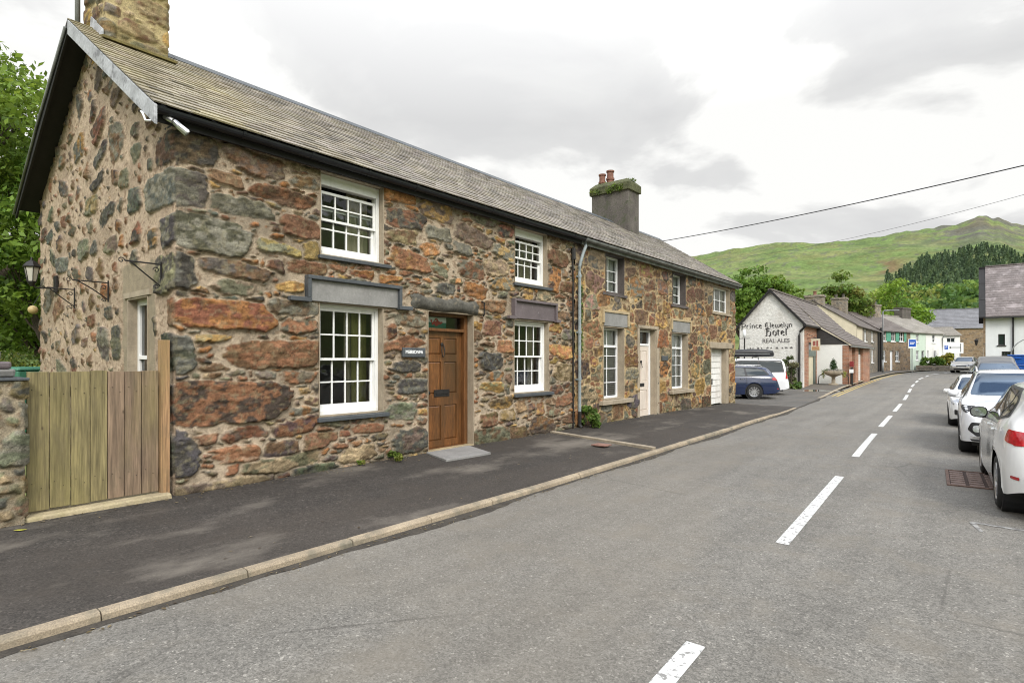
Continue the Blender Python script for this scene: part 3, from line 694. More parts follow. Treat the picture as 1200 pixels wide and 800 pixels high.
H = prof*(.007+.018*prs+tilt(ii, st, U, V, 79, .15)+np.abs(fbm(U*4+ii*.37, V*6+ii*.53, 297, 2)-.5)*.04+(fbm(U*14, V*22, 196, 4)-.5)*.028)+(1-prof)*(.014+(fbm(U*25, V*25, 198, 3)-.5)*.012)
H = H*opening_fade(U, V, ops, .04)
seamd = np.exp(-((U-18.29)/.03)**2); H = H-.02*seamd; C = C*(1-.5*seamd[..., None])
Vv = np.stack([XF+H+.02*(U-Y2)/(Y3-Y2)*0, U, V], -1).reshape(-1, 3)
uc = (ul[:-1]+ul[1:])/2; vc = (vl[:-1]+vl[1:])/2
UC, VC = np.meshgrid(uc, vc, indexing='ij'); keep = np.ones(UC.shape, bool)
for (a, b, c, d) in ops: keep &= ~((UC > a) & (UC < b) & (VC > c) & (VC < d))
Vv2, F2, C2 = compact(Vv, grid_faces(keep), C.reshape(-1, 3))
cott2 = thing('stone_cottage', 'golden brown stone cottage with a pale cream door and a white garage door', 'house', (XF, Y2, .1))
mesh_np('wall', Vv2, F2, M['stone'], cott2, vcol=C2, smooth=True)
# plain rear and end walls close the shells
M['rear'] = mat('rear_rubble', (.22, .17, .11), .9, (3, .4), (14, .35), (20, .5))
for par, a, b, endw in ((cott1, Y1, Y2, False), (cott2, Y2, Y3, True)):
    mb = MB(); mb.box(XB-.0, XB+.3, a+.02, b-.02, -.1, EAVE)
    if endw:
        mb.prism([(XF-.02, -.1), (XF-.02, EAVE-.0), (XR, RIDGE-.1), (XB, EAVE), (XB, -.1)], lambda p, t: (p[0], t, p[1]), b-.3, b)
    else:
        mb.prism([(XF-.3, -.1), (XF-.3, EAVE-.1), (XR, RIDGE-.2), (XB+.3, EAVE-.1), (XB+.3, -.1)], lambda p, t: (p[0], t, p[1]), b-.3, b)
    mb.build('rear_wall', M['rear'], par)
    mb = MB(); mb.box(-9.0, -8.9, a+.5, b-.5, -.05, EAVE-.05); mb.box(-8.9, XF-.35, a+.5, b-.5, 2.52, 2.62); mb.box(-8.9, XF-.35, a+.4, b-.4, -.08, .02)
    mb.build('interior', M['interior'], par)

# ================================================================== ROOFS
def slate_roof(name, par, y0, y1, xe, ze, xr, zr, ncourse, sw, seed, lichen=None, m=None, base=(.262, .232, .195), sidecut=None):
    r = np.random.default_rng(seed)
    sx, sz = xr-xe, zr-ze; L = math.hypot(sx, sz); dx, dz = sx/L, sz/L
    nx_, nz_ = (-dz, dx) if (-dz)*(-1 if sx < 0 else 1) < 0 or dx > 0 else (dz, -dx)
    if nz_ < 0: nx_, nz_ = -nx_, -nz_
    ex = L/ncourse
    b = MB()
    for k in range(ncourse):
        s0 = ex*k-.012; s1 = min(ex*(k+1)+.03, L)
        y = y0-(0 if k % 2 else sw/2)
        while y < y1:
            ya, yb = max(y0, y)+.0025, min(y1, y+sw*r.uniform(.97, 1.0))-.0025
            y += sw
            if yb-ya < .02: continue
            t0 = .014+r.uniform(0, .007); t1 = .002
            j0 = r.uniform(-.006, .006)
            P = lambda s, yy, t: (xe+dx*s+nx_*t, yy, ze+dz*s+nz_*t)
            tl = r.uniform(-.002, .002)
            b.col = tuple(np.array(base)*r.uniform(.72, 1.22)*np.array([1, r.uniform(.97, 1.03), r.uniform(.93, 1.08)]))
            if lichen:
                f = lichen((ya+yb)/2, k/ncourse)
                if f > 0: b.col = tuple(np.array(b.col)*(1-f)+np.array((.36, .29, .07))*f)
            if r.random() < .03: b.col = tuple(np.array(b.col)*.55)
            b.hexa([P(s0+j0, ya, 0), P(s0+j0, yb, 0), P(s1, yb, -.008), P(s1, ya, -.008), P(s0+j0, ya, t0+tl), P(s0+j0, yb, t0-tl), P(s1, yb, t1), P(s1, ya, t1)])
    o = b.build(name, m or M['slate'], par, fcol=True)
    return o
YV = 2.28
def lich(y, t):
    f = max(0, 1-(y-YV)/3.2)*.24+max(0, 1-(y-YV)/9)*.06
    return min(.7, max(0, f*(.4+1.2*vnoise(np.array(y*1.3), np.array(t*7), 5))+.0))
XE = XF+.24
for par_, a_, b_ in ((cott1, YV+.02, Y2+.02), (cott2, Y2+.025, Y3+.1)):
    fb = MB()
    for xe_ in (XE-.02, 2*XR-XE+.02):
        fb.hexa([(xe_, a_, EAVE-.03), (XR, a_, RIDGE-.03), (XR, b_, RIDGE-.03), (xe_, b_, EAVE-.03), (xe_, a_, EAVE+.008), (XR, a_, RIDGE+.008), (XR, b_, RIDGE+.008), (xe_, b_, EAVE+.008)])
    fb.build('roof_felt', M['soffit'], par_, recalc=False)
r1 = slate_roof('roof', cott1, YV, Y2+.02, XE, EAVE+.03, XR, RIDGE+.03, 25, .26, 3, lich)
slate_roof('rear_roof', cott1, YV, Y2+.02, 2*XR-XE, EAVE+.03, XR, RIDGE+.03, 12, .6, 4)
r2 = slate_roof('roof', cott2, Y2+.025, Y3+.12, XE, EAVE+.03, XR, RIDGE+.03, 25, .26, 5, None, base=(.25, .222, .188))
slate_roof('rear_roof', cott2, Y2+.025, Y3+.12, 2*XR-XE, EAVE+.03, XR, RIDGE+.03, 12, .6, 6)
for par, rf, a, b in ((cott1, r1, YV+.9, Y2+.02), (cott2, r2, Y2+.03, Y3+.12)):
    mb = MB(); y = a
    while y < b-.05:
        e = min(y+.45, b)-.006
        mb.add([(XR-.17, y, RIDGE-.06), (XR, y, RIDGE+.075), (XR+.17, y, RIDGE-.06), (XR-.15, y, RIDGE-.09), (XR+.15, y, RIDGE-.09),
                (XR-.17, e, RIDGE-.06), (XR, e, RIDGE+.075), (XR+.17, e, RIDGE-.06), (XR-.15, e, RIDGE-.09), (XR+.15, e, RIDGE-.09)],
               [(0,1,6,5), (1,2,7,6), (2,4,9,7), (0,5,8,3), (0,3,4,2,1), (5,6,7,9,8)])
        y += .45
    mb.build('ridge_tiles', M['slate_dark'], rf)
# soffit and rafters under the verge, bargeboards
def slope_prism(mb, x0, x1, off0, off1, ya, yb):
    """slab parallel to the roof between plan lines x0,x1 (one slope), from off0 to off1 below the slates"""
    zl = lambda x: EAVE+(RIDGE-EAVE)*(1-abs(x-XR)/abs(XE-XR))
    mb.hexa([(x0, ya, zl(x0)-off1), (x1, ya, zl(x1)-off1), (x1, yb, zl(x1)-off1), (x0, yb, zl(x0)-off1), (x0, ya, zl(x0)-off0), (x1, ya, zl(x1)-off0), (x1, yb, zl(x1)-off0), (x0, yb, zl(x0)-off0)])
mb = MB()
slope_prism(mb, XE-.03, XR-.0, .032, .07, YV+.03, Y1+.16); slope_prism(mb, 2*XR-XE+.03, XR, .032, .07, YV+.03, Y1+.16)
mb.build('verge_soffit', M['soffit'], r1)
mb = MB(); slope_prism(mb, XE+.02, XR, -.008, .20, YV, YV+.03); mb.build('bargeboard', M['lead'], cott1, bevel=.004)
mb = MB(); slope_prism(mb, 2*XR-XE-.04, XR, -.008, .17, YV, YV+.03); mb.build('bargeboard', M['soffit'], cott1, bevel=.004)
mb = MB(); mb.tube([(2*XR-XE-.06, YV-.02, EAVE-.12), (XR-1.7, YV-.02, EAVE+.99), (XR-.02, YV-.02, RIDGE-.10)], .02); mb.build('verge_pipe', M['gutter_grey'], cott1, smooth=True)
# fascia, gutters and the wall plate that closes the eaves
def gutter(name, par, m, ya, yb, x, z, r=.062):
    mb = MB(); n = 8; ys_ = [ya, yb]
    prof = [(x+r+math.cos(math.pi+math.pi*k/n)*r, z+math.sin(math.pi+math.pi*k/n)*r) for k in range(n+1)]
    inner = [(x+r+math.cos(math.pi+math.pi*k/n)*(r-.006), z+math.sin(math.pi+math.pi*k/n)*(r-.006)) for k in range(n+1)][::-1]
    mb.prism(prof+inner, lambda p, t: (p[0], t, p[1]), ya, yb)
    y = ya+.02
    while y < yb:
        pr2_ = [(x+r+math.cos(math.pi+math.pi*k/n)*(r+.008), z+.004+math.sin(math.pi+math.pi*k/n)*(r+.008)) for k in range(n+1)]
        mb.prism(pr2_, lambda p, t: (p[0], t, p[1]), y, min(y+.04, yb+.01)); y += .9 if m is M['gutter_black'] else 1.8
    return mb.build(name, m, par)
for par, a, b, gm_ in ((cott1, YV+.03, Y2+.15, 'gutter_black'), (cott2, Y2+.17, Y3+.1, 'gutter_grey')):
    mb = MB(); mb.box(XF+.10, XF+.125, a, b, EAVE-.13, EAVE+.0); mb.box(XF-.3, XF+.10, a if par is cott2 else Y1-.0, b, EAVE-.055, EAVE-.03)
    mb.build('fascia', M['soffit'] if par is cott1 else M['gutter_grey'], par)
    gutter('gutter', par, M[gm_], a, b, XF+.128, EAVE-.005)
# rainwater pipes at the party line
mb = MB(); mb.tube([(XF+.16, 10.98, EAVE-.06), (XF+.16, 10.98, EAVE-.16), (XF+.13, 10.93, EAVE-.3), (XF+.10, 10.86, EAVE-.52), (XF+.085, 10.84, EAVE-.62), (XF+.085, 10.84, EAVE-.8), (XF+.085, 10.84, .45)], .036, 10)
for z in (3.45, 2.2, 1.15): mb.tube([(XF+.085, 10.84, z), (XF+.085, 10.84, z+.06)], .045, 10); mb.box(XF-.01, XF+.06, 10.79, 10.89, z+.01, z+.04)
mb.build('downpipe', mat('grey_blue_pipe', (.27, .31, .32), .5, (5, .25), (40, .2), None, dirt=((.09, .09, .08), 5, .52, .75, .8)), cott2, smooth=False)
mb = MB(); mb.tube([(XF+.085, 10.84, .46), (XF+.085, 10.84, .16), (XF+.14, 10.84, .1)], .045, 10); mb.tube([(XF+.07, 10.58, EAVE-.3), (XF+.065, 10.60, 3.4), (XF+.06, 10.62, .1)], .02, 8)
mb.tube([(XF+.05, 10.64, EAVE-.25), (XF+.07, 10.62, EAVE-.5)], .05, 8)
mb.build('waste_pipe', M['black_iron'], cott1, smooth=False)

# ================================================================== WINDOWS AND DOORS OF THE COTTAGES
def boxx(mb, y0, y1, z0, z1, xf, xb): mb.box(xb, xf, y0, y1, z0, z1)
def reveal(par, name, op, depth, m, t=.012, sill=True, proud=.0):
    """rendered jambs that line an opening"""
    a, b, c, d = op; mb = MB(); x0 = XF-depth; x1 = XF+.012+proud
    for (ya, yb) in ((a, a+t), (b-t, b)): mb.box(x0, x1, ya, yb, c, d)
    mb.box(x0, x1-.001, a+t, b-t, d-t, d)
    if sill: mb.box(x0, x1-.001, a+t, b-t, c, c+t)
    return mb.build(name, m, par)
def curtain(par, m, y0, y1, z0, z1, x, folds=6, amp=.02):
    n = folds*8; V = []; F = []
    for i in range(n+1):
        y = y0+(y1-y0)*i/n; xx = x+amp*math.sin(i/8*2*math.pi)+amp*.4*math.sin(i*1.7)
        V += [(xx, y, z0), (xx, y, z1)]
    for i in range(n): F.append((2*i, 2*i+2, 2*i+3, 2*i+1))
    return mesh_np('curtain', V, F, m, par, smooth=True)
def bars(mb, y0, y1, z0, z1, cols, rows, xf, w=.022, dep=.03, zs=None):
    for i in range(1, cols): y = y0+(y1-y0)*i/cols; mb.box(xf-dep, xf, y-w/2, y+w/2, z0, z1)
    for k in range(1, rows):
        z = z0+(z1-z0)*k/rows if zs is None else zs[k-1]
        for i in range(cols):
            ya = y0+(y1-y0)*i/cols+(w/2 if i else 0); yb = y0+(y1-y0)*(i+1)/cols-(w/2 if i < cols-1 else 0)
            mb.box(xf-dep+.002, xf-.002, ya, yb, z-w/2, z+w/2)
def sash_window(par, op, depth, dropped=0., curt=None):
    a, b, c, d = op; a, b, c, d = a+.014, b-.014, c+.014, d-.014
    x = XF-depth; fw = .05
    fr_ = MB()
    fr_.box(x-.12, x, a, a+fw, c, d); fr_.box(x-.12, x, b-fw, b, c, d); fr_.box(x-.12, x-.002, a+fw, b-fw, d-fw, d); fr_.box(x-.12, x+.03, a+fw, b-fw, c, c+.06)
    if dropped: fr_.box(x-.12, x+.004, a+fw, b-fw, d-fw-.10, d-fw)
    win = fr_.build('window', M['white'], par, bevel=.004)
    y0, y1, z0, z1 = a+fw, b-fw, c+.06, d-fw-(.10 if dropped else 0)
    mid = (z0+z1)/2
    def sash(za, zb, xf, rows, bot, topr, nm):
        mb = MB(); s = .042
        mb.box(xf-.04, xf, y0+.002, y0+s, za, zb); mb.box(xf-.04, xf, y1-s, y1-.002, za, zb)
        mb.box(xf-.04, xf-.002, y0+s, y1-s, za, za+bot); mb.box(xf-.04, xf-.002, y0+s, y1-s, zb-topr, zb)
        bars(mb, y0+s, y1-s, za+bot, zb-topr, 4, rows, xf-.006)
        o = mb.build(nm, M['white'], win, bevel=.003)
        p = MB(); p.quad((xf-.022, y0+s, za+bot), (xf-.022, y1-s, za+bot), (xf-.022, y1-s, zb-topr), (xf-.022, y0+s, zb-topr)); p.build('pane', M['glass'], win)
    if dropped:     # both sashes slid: top sash lowered, a dark gap above it
        sash(z0+.43, z1-.075, x-.025, 2, .035, .04, 'sash'); sash(z0, z0+.62, x-.07, 2, .075, .035, 'sash')
        g_ = MB(); 
    else:
        sash(mid-.02, z1, x-.025, 2, .035, .045, 'sash'); sash(z0, mid+.02, x-.07, 2, .08, .035, 'sash')
    if curt:
        for (m_, f0, f1) in curt:
            curtain(win, M[m_], y0+(y1-y0)*f0, y0+(y1-y0)*f1, z0-.05, z1+.05, x-.26, max(2, int(8*(f1-f0))))
    return win
def stone_sill(par, y0, y1, z0, z1, proud, m, depth=.1):
    mb = MB(); mb.hexa([(XF-depth, y0, z0), (XF+proud, y0, z0), (XF+proud, y1, z0), (XF-depth, y1, z0), (XF-depth, y0, z1), (XF+proud, y0, z1-.012), (XF+proud, y1, z1-.012), (XF-depth, y1, z1)])
    return mb.build('window_sill', m, par, bevel=.006)
def hood(par, y0, y1, zb, zt, foot0, foot1, m, mslab, t=.05, pr_=.10):
    sl = MB(); sl.box(XF-.03, XF+.045, y0+t, y1-t, zb, zt-t)
    o = sl.build('lintel', mslab, par, bevel=.006)
    mb = MB(); mb.box(XF-.03, XF+pr_, y0-.0, y1+.0, zt-t, zt); mb.box(XF-.03, XF+pr_-.004, y0, y0+t, zb+t-.01, zt-t); mb.box(XF-.03, XF+pr_-.004, y1-t, y1, zb+t-.01, zt-t)
    mb.box(XF-.03, XF+pr_, y0-foot0, y0+t, zb-.02, zb+t-.012); mb.box(XF-.03, XF+pr_, y1-t, y1+foot1, zb-.02, zb+t-.012)
    mb.build('hood_mould', m, par, bevel=.006)
# near cottage
for k in OP1:
    reveal(cott1, 'window_reveal' if k != 'door' else 'door_reveal', OP1[k], .16 if k != 'door' else .32, M['render_beige'], sill=k != 'door')
sash_window(cott1, OP1['upper_a'], .09, 1, [('curtain_cream', .62, 1.02)])
sash_window(cott1, OP1['lower_a'], .10, 0, [('curtain_green', .74, 1.02), ('curtain_cream', .6, .72)])
sash_window(cott1, OP1['upper_b'], .09, 1, [('curtain_cream', .55, 1.02)])
sash_window(cott1, OP1['lower_b'], .10, 0, [('curtain_cream', .8, 1.02), ('curtain_cream', -.02, .12)])
stone_sill(cott1, 4.36, 5.58, 3.0, 3.062, .07, M['slate_dark']); stone_sill(cott1, 4.33, 5.53, .765, .832, .09, M['slate_dark'])
stone_sill(cott1, 8.58, 9.82, 3.055, 3.122, .07, M['slate_dark']); stone_sill(cott1, 8.56, 9.86, .885, .952, .09, M['slate_dark'])
hood(cott1, 4.17, 5.77, 2.41, 2.75, .25, .21, M['slate_dark'], M['slate_grey'])
hood(cott1, 8.54, 9.98, 2.42, 2.80, .16, .12, M['slate_purple'], M['slate_purple'])
# the rough lintel stone over the door
V = []; F = []; n, k_ = 40, 9
for i in range(n+1):
    for j in range(k_+1):
        y = 6.02+1.58*i/n; z = 2.425+.225*j/k_
        ed = min(1, min(i, n-i)/3.)*1.0
        hh = .06*(1-abs(2*j/k_-1)**3)*ed+.02*(fbm(np.array(y*5), np.array(z*9), 44, 4)-.5)
        V.append((XF+.012+float(hh), y+.02*math.sin(j*1.3), z+.02*math.sin(i*.55)*(j/k_)+.015*math.sin(i*.3)))
for i in range(n):
    for j in range(k_): a = i*(k_+1)+j; F.append((a, a+k_+1, a+k_+2, a+1))
mesh_np('door_lintel', V, F, mat('dark_lintel_stone', (.10, .095, .08), .9, (4, .4), (25, .35), (20, .6), tint=((.2, .17, .12), 7, .55, .7)), cott1, smooth=True)
# panelled oak door with fanlight
def panel_door(par, y0, y1, z0, z1, x, m, panels, t=.045):
    """stiles and rails with sunk, fielded panels; panels = list of (ya, yb, za, zb) as fractions"""
    mb = MB(); mb.box(x-t, x-.018, y0, y1, z0, z1)
    ys_ = sorted({0, 1}|{p[i] for p in panels for i in (0, 1)}); zs_ = sorted({0, 1}|{p[i] for p in panels for i in (2, 3)})
    for i in range(len(ys_)-1):
        for j in range(len(zs_)-1):
            fy, fz = (ys_[i]+ys_[i+1])/2, (zs_[j]+zs_[j+1])/2
            if any(p[0] < fy < p[1] and p[2] < fz < p[3] for p in panels): continue
            mb.box(x-.018, x, y0+(y1-y0)*ys_[i], y0+(y1-y0)*ys_[i+1], z0+(z1-z0)*zs_[j], z0+(z1-z0)*zs_[j+1])
    for p in panels:
        ya, yb, za, zb = y0+(y1-y0)*p[0], y0+(y1-y0)*p[1], z0+(z1-z0)*p[2], z0+(z1-z0)*p[3]
        q = .03
        mb.add([(x-.017, ya+.008, za+.008), (x-.017, yb-.008, za+.008), (x-.017, yb-.008, zb-.008), (x-.017, ya+.008, zb-.008), (x-.004, ya+q, za+q), (x-.004, yb-q, za+q), (x-.004, yb-q, zb-q), (x-.004, ya+q, zb-q)],
               [(4,5,6,7), (0,1,5,4), (1,2,6,5), (2,3,7,6), (3,0,4,7)])
    return mb.build('door', m, par)
dx = XF-.20
DP = [(.13, .46, .80, .94), (.54, .87, .80, .94), (.13, .46, .45, .74), (.54, .87, .45, .74), (.13, .46, .085, .385), (.54, .87, .085, .385)]
DP = [(.13, .46, .055, .36), (.54, .87, .055, .36), (.13, .46, .46, .74), (.54, .87, .46, .74), (.13, .46, .80, .945), (.54, .87, .80, .945)]
mb = MB(); a, b, c, d = 6.384, 7.456, .04, 2.406
mb.box(dx-.10, dx+.07, a, a+.05, c, d); mb.box(dx-.10, dx+.07, b-.09, b, c, d); mb.box(dx-.10, dx+.068, a+.05, b-.09, d-.05, d); mb.box(dx-.10, dx+.075, a+.05, b-.09, 2.10, 2.15); mb.box(dx-.10, dx+.09, a+.05, b-.09, c, c+.075)
dfr = mb.build('door_frame', M['wood_dark'], cott1, bevel=.005)
mb = MB(); mb.quad((dx-.02, a+.05, 2.15), (dx-.02, b-.09, 2.15), (dx-.02, b-.09, 2.356), (dx-.02, a+.05, 2.356)); mb.build('fanlight', M['glass'], dfr)
fl = MB(); y0, y1 = a+.16, a+.63; zc_ = 2.255
fl.mi = 0; fl.box(dx-.032, dx-.026, y0, y1, zc_, 2.345); fl.mi = 1; fl.box(dx-.032, dx-.026, y0, y1, 2.16, zc_)
fl.mi = 2
yc = (y0+y1)/2
for poly in ([(-.11,-.012),(-.05,.03),(-.01,.02),(.03,.055),(.06,.02),(.12,.012),(.13,.03),(.15,.0),(.10,-.03),(.04,-.04),(.02,-.06),(-.03,-.06),(-.04,-.03),(-.10,-.05)], [(-.05,.028),(-.02,.07),(.03,.075),(.02,.045)], [(-.14,.03),(-.11,-.012),(-.10,.03),(-.12,.05)]):
    fl.prism(poly, lambda p, t: (t, yc+p[0], zc_+p[1]), dx-.0255, dx-.0225)
fl.build('flag_panel', [mat('flag_white', (.7, .7, .68), .6, (5, .05), (30, .04), None), mat('flag_green', (.01, .14, .10), .6, (5, .05), (30, .04), None), mat('flag_red', (.38, .02, .03), .6, (5, .05), (30, .04), None)], cott1)
dr = panel_door(cott1, a+.052, b-.092, c+.08, 2.098, dx, M['door_wood'], DP)
mb = MB(); mb.box(dx, dx+.012, 6.70, 7.06, .98, 1.10); mb.box(dx+.012, dx+.02, 6.74, 7.02, 1.02, 1.06); mb.build('letter_box', M['black_iron'], dr, bevel=.003)
mb = MB(); mb.lathe([(.0, dx), (.03, dx), (.03, dx+.01), (.012, dx+.015), (.012, dx+.035), (.032, dx+.05), (.034, dx+.065), (.0, dx+.08)], (0, 6.52, 1.06), 14, 'x'); mb.build('door_knob', M['black_iron'], dr, smooth=True)
mb = MB(); mb.lathe([(0, dx), (.02, dx), (.02, dx+.012), (0, dx+.014)], (0, 6.52, .93), 10, 'x'); mb.build('keyhole_cover', M['black_iron'], dr, smooth=True)
mb = MB(); mb.lathe([(0, dx), (.03, dx), (.028, dx+.02), (0, dx+.025)], (0, 6.88, 1.88), 12, 'x'); mb.tube([(dx+.03, 6.86, 1.87), (dx+.04, 6.845, 1.78), (dx+.04, 6.86, 1.68), (dx+.035, 6.88, 1.655), (dx+.04, 6.90, 1.68), (dx+.04, 6.915, 1.78), (dx+.03, 6.90, 1.87)], .009, 6); mb.build('door_knocker', M['black_iron'], dr, smooth=True)
V = [(-6.97, 6.15), (-6.55, 6.10), (-5.98, 5.72), (-5.80, 5.75), (-5.78, 6.60), (-6.95, 7.15)]
V = [(-6.93, 6.28), (-6.2, 6.02), (-6.13, 6.95), (-6.93, 7.28)]
mb = MB(); mb.prism(V, lambda p, t: (p[0], p[1], t), .05, .118); mb.build('doorstep', M['slate_grey'], cott1, bevel=.006)
mb = MB(); mb.box(XF-.28, XF+.03, 6.385, 7.455, .02, .112); mb.build('threshold', mat('yellow_stone_step', (.36, .29, .17), .85, (5, .3), (60, .2), (60, .3)), cott1, bevel=.008)
# gable window
gy = Y1
mb = MB(); x0, x1 = -8.51, -7.80
for (xa, xb) in ((x0, x0+.02), (x1-.02, x1)): mb.box(xa, xb, gy-.01, gy+.22, .9, 2.4)
mb.box(x0+.02, x1-.02, gy-.009, gy+.22, 2.38, 2.4); mb.box(x0-.08, x1+.08, gy-.06, gy+.2, .84, .899); mb.box(x0-.1, x1+.1, gy-.022, gy+.0, 2.402, 2.47)
mb.build('window_reveal', M['render_beige'], cott1)
mb = MB(); ya, yb = gy+.10, gy+.16
mb.box(x0+.02, x0+.09, ya, yb, .92, 2.38); mb.box(x1-.09, x1-.02, ya, yb, .92, 2.38); mb.box(x0+.09, x1-.09, ya, yb-.002, 2.31, 2.38); mb.box(x0+.09, x1-.09, ya, yb-.002, .92, 1.02); mb.box(x0+.09, x1-.09, ya-.01, yb-.004, 1.62, 1.67)
gw = mb.build('window', M['white'], cott1, bevel=.004)
mb = MB(); mb.quad((x0+.09, gy+.13, 1.02), (x1-.09, gy+.13, 1.02), (x1-.09, gy+.13, 2.31), (x0+.09, gy+.13, 2.31)); mb.build('pane', M['glass'], gw)
# far cottage: framed casements with blinds, rendered jambs and label hoods
mdj = mat('dark_jamb', (.10, .085, .08), .8, (4, .3), (40, .2), (50, .3))
for k, op in OP2.items():
    up = k.startswith('upper') and k != 'upper_c'
    reveal(cott2, 'door_reveal' if k in ('door', 'garage') else 'window_reveal', op, .30, mdj if up else (M['render_beige']), t=.02, sill=k not in ('door', 'garage'), proud=.006)
def casement(par, op, depth, cols, zs_f, big_split=None, blind='curtain_white', jl=.0, jr=.0):
    a, b, c, d = op; a += .022+jl; b -= .022+jr; c += .022; d -= .022; x = XF-depth; f = .05
    mb = MB(); mb.box(x-.07, x, a, a+f, c, d); mb.box(x-.07, x, b-f, b, c, d); mb.box(x-.07, x-.002, a+f, b-f, d-f, d); mb.box(x-.07, x+.02, a+f, b-f, c, c+f)
    H_ = d-c
    if big_split: mb.box(x-.07, x+.006, a+f, b-f, c+H_*big_split-.03, c+H_*big_split+.03)
    for zf in zs_f: mb.box(x-.045, x-.02, a+f, b-f, c+H_*zf-.011, c+H_*zf+.011)
    for i in range(1, cols): y = a+f+(b-a-2*f)*i/cols; mb.box(x-.044, x-.021, y-.012, y+.012, c+f, d-f)
    win = mb.build('window', M['upvc'], par, bevel=.003)
    p = MB(); p.quad((x-.035, a+f, c+f), (x-.035, b-f, c+f), (x-.035, b-f, d-f), (x-.035, a+f, d-f)); p.build('pane', M['glass'], win)
    if blind == 'slats':
        q = MB(); z = c+.06
        while z < d-.5: q.quad((x-.085, a+f, z), (x-.085, b-f, z), (x-.06, b-f, z+.04), (x-.06, a+f, z+.04)); z += .05
        q.build('blind', M['curtain_white'], win); curtain(win, M['curtain_white'], a, b, d-.5, d, x-.09, 5)
    elif blind: curtain(win, M[blind], a, b, c, d, x-.09, 7, .012)
casement(cott2, OP2['upper_a'], .17, 2, (.33, .62), None, 'curtain_white')
casement(cott2, OP2['lower_a'], .17, 2, (.22, .42, .6), .74, 'slats')
casement(cott2, OP2['lower_b'], .17, 3, (.22, .42, .6), .74, 'curtain_white')
casement(cott2, OP2['upper_b'], .17, 2, (.33, .62), None, 'curtain_white')
casement(cott2, OP2['upper_c'], .12, 3, (.5,), None, 'curtain_white')
stone_sill(cott2, 11.93, 13.15, 3.17, 3.248, .05, mdj); stone_sill(cott2, 15.9, 17.1, 3.17, 3.248, .05, mdj); stone_sill(cott2, 11.8, 13.35, .53, .638, .13, M['render_beige']); stone_sill(cott2, 15.75, 17.4, .61, .718, .13, M['render_beige']); stone_sill(cott2, 19.2, 21.05, 3.16, 3.238, .06, M['render_beige'])
for (a, b) in ((11.98, 13.22), (15.92, 17.3)):
    mb = MB(); mb.box(XF-.03, XF+.035, a+.04, b-.04, 2.43, 2.76); mb.build('lintel', M['slate_grey'], cott2, bevel=.004)
    mb = MB(); mb.box(XF-.03, XF+.06, a-.04, b+.04, 2.76, 2.82); mb.box(XF-.03, XF+.058, a-.04, a+.03, 2.5, 2.76); mb.box(XF-.03, XF+.058, b-.03, b+.04, 2.45, 2.76)
    mb.build('hood_mould', mat('buff_stone', (.42, .33, .2), .85, (4, .2), (50, .2), (60, .3)), cott2, bevel=.005)
mb = MB(); mb.box(XF-.03, XF+.05, 13.78, 14.98, 2.452, 2.53); mb.box(XF-.03, XF+.04, 13.75, 13.865, .05, 2.452); mb.box(XF-.03, XF+.04, 14.875, 15.06, .05, 2.452); mb.build('door_surround', M['render_beige'], cott2, bevel=.005)
mb = MB(); a, b = 13.892, 14.848; dx2 = XF-.16
mb.box(dx2-.08, dx2+.02, a, a+.05, .04, 2.42); mb.box(dx2-.08, dx2+.02, b-.08, b, .04, 2.42); mb.box(dx2-.08, dx2+.018, a+.05, b-.08, 2.37, 2.42); mb.box(dx2-.08, dx2+.018, a+.05, b-.08, 1.99, 2.05); f2 = mb.build('door_frame', M['upvc'], cott2, bevel=.004)
mb = MB(); mb.quad((dx2-.02, a+.05, 2.05), (dx2-.02, b-.08, 2.05), (dx2-.02, b-.08, 2.37), (dx2-.02, a+.05, 2.37)); mb.build('fanlight', M['glass'], f2)
d2 = panel_door(cott2, a+.052, b-.082, .05, 1.988, dx2, M['door_cream'], [(.12, .88, .09, .38), (.12, .45, .5, .93), (.55, .88, .5, .93)])
mb = MB(); mb.box(dx2, dx2+.012, 14.14, 14.5, .88, .97); mb.build('letter_box', M['black'], d2, bevel=.003)
mb = MB(); mb.tube([(dx2+.03, 14.3, 1.55), (dx2+.045, 14.28, 1.48), (dx2+.045, 14.3, 1.40), (dx2+.03, 14.33, 1.42)], .012, 6); mb.lathe([(0, dx2), (.035, dx2), (.03, dx2+.03), (0, dx2+.035)], (0, 14.3, 1.56), 10, 'x'); mb.build('door_knocker', M['black_iron'], d2, smooth=True)
mb = MB(); mb.box(XF-.28, XF+.05, 13.88, 14.86, -.02, .048); mb.build('doorstep', M['concrete'], cott2, bevel=.006)
mb = MB(); a, b = 19.122, 20.60; n = 9; gx = XF-.20
for i in range(n):
    z0, z1 = .07+1.9*i/n, .07+1.9*(i+1)/n
    mb.hexa([(gx-.04, a, z0), (gx, a, z0), (gx, b, z0), (gx-.04, b, z0), (gx-.04, a, z1-.004), (gx-.022, a, z1-.004), (gx-.022, b, z1-.004), (gx-.04, b, z1-.004)])
gd = mb.build('garage_door', M['garage'], cott2)
mb = MB(); mb.box(gx, gx+.03, 19.72, 19.76, .75, .95); mb.build('handle', M['black'], gd, bevel=.004)
mb = MB(); mb.box(gx-.05, gx+.02, 20.602, 20.66, .05, 1.99); mb.build('door_frame', M['garage'], cott2); mb = MB(); mb.box(gx-.05, XF+.0, 20.662, 20.85, .05, 1.99); mb.build('door_pier', M['render_beige'], cott2)
mb = MB(); mb.box(XF-.03, XF+.05, 18.95, 21.15, 2.002, 2.21); mb.build('garage_lintel', M['render_beige'], cott2, bevel=.008)
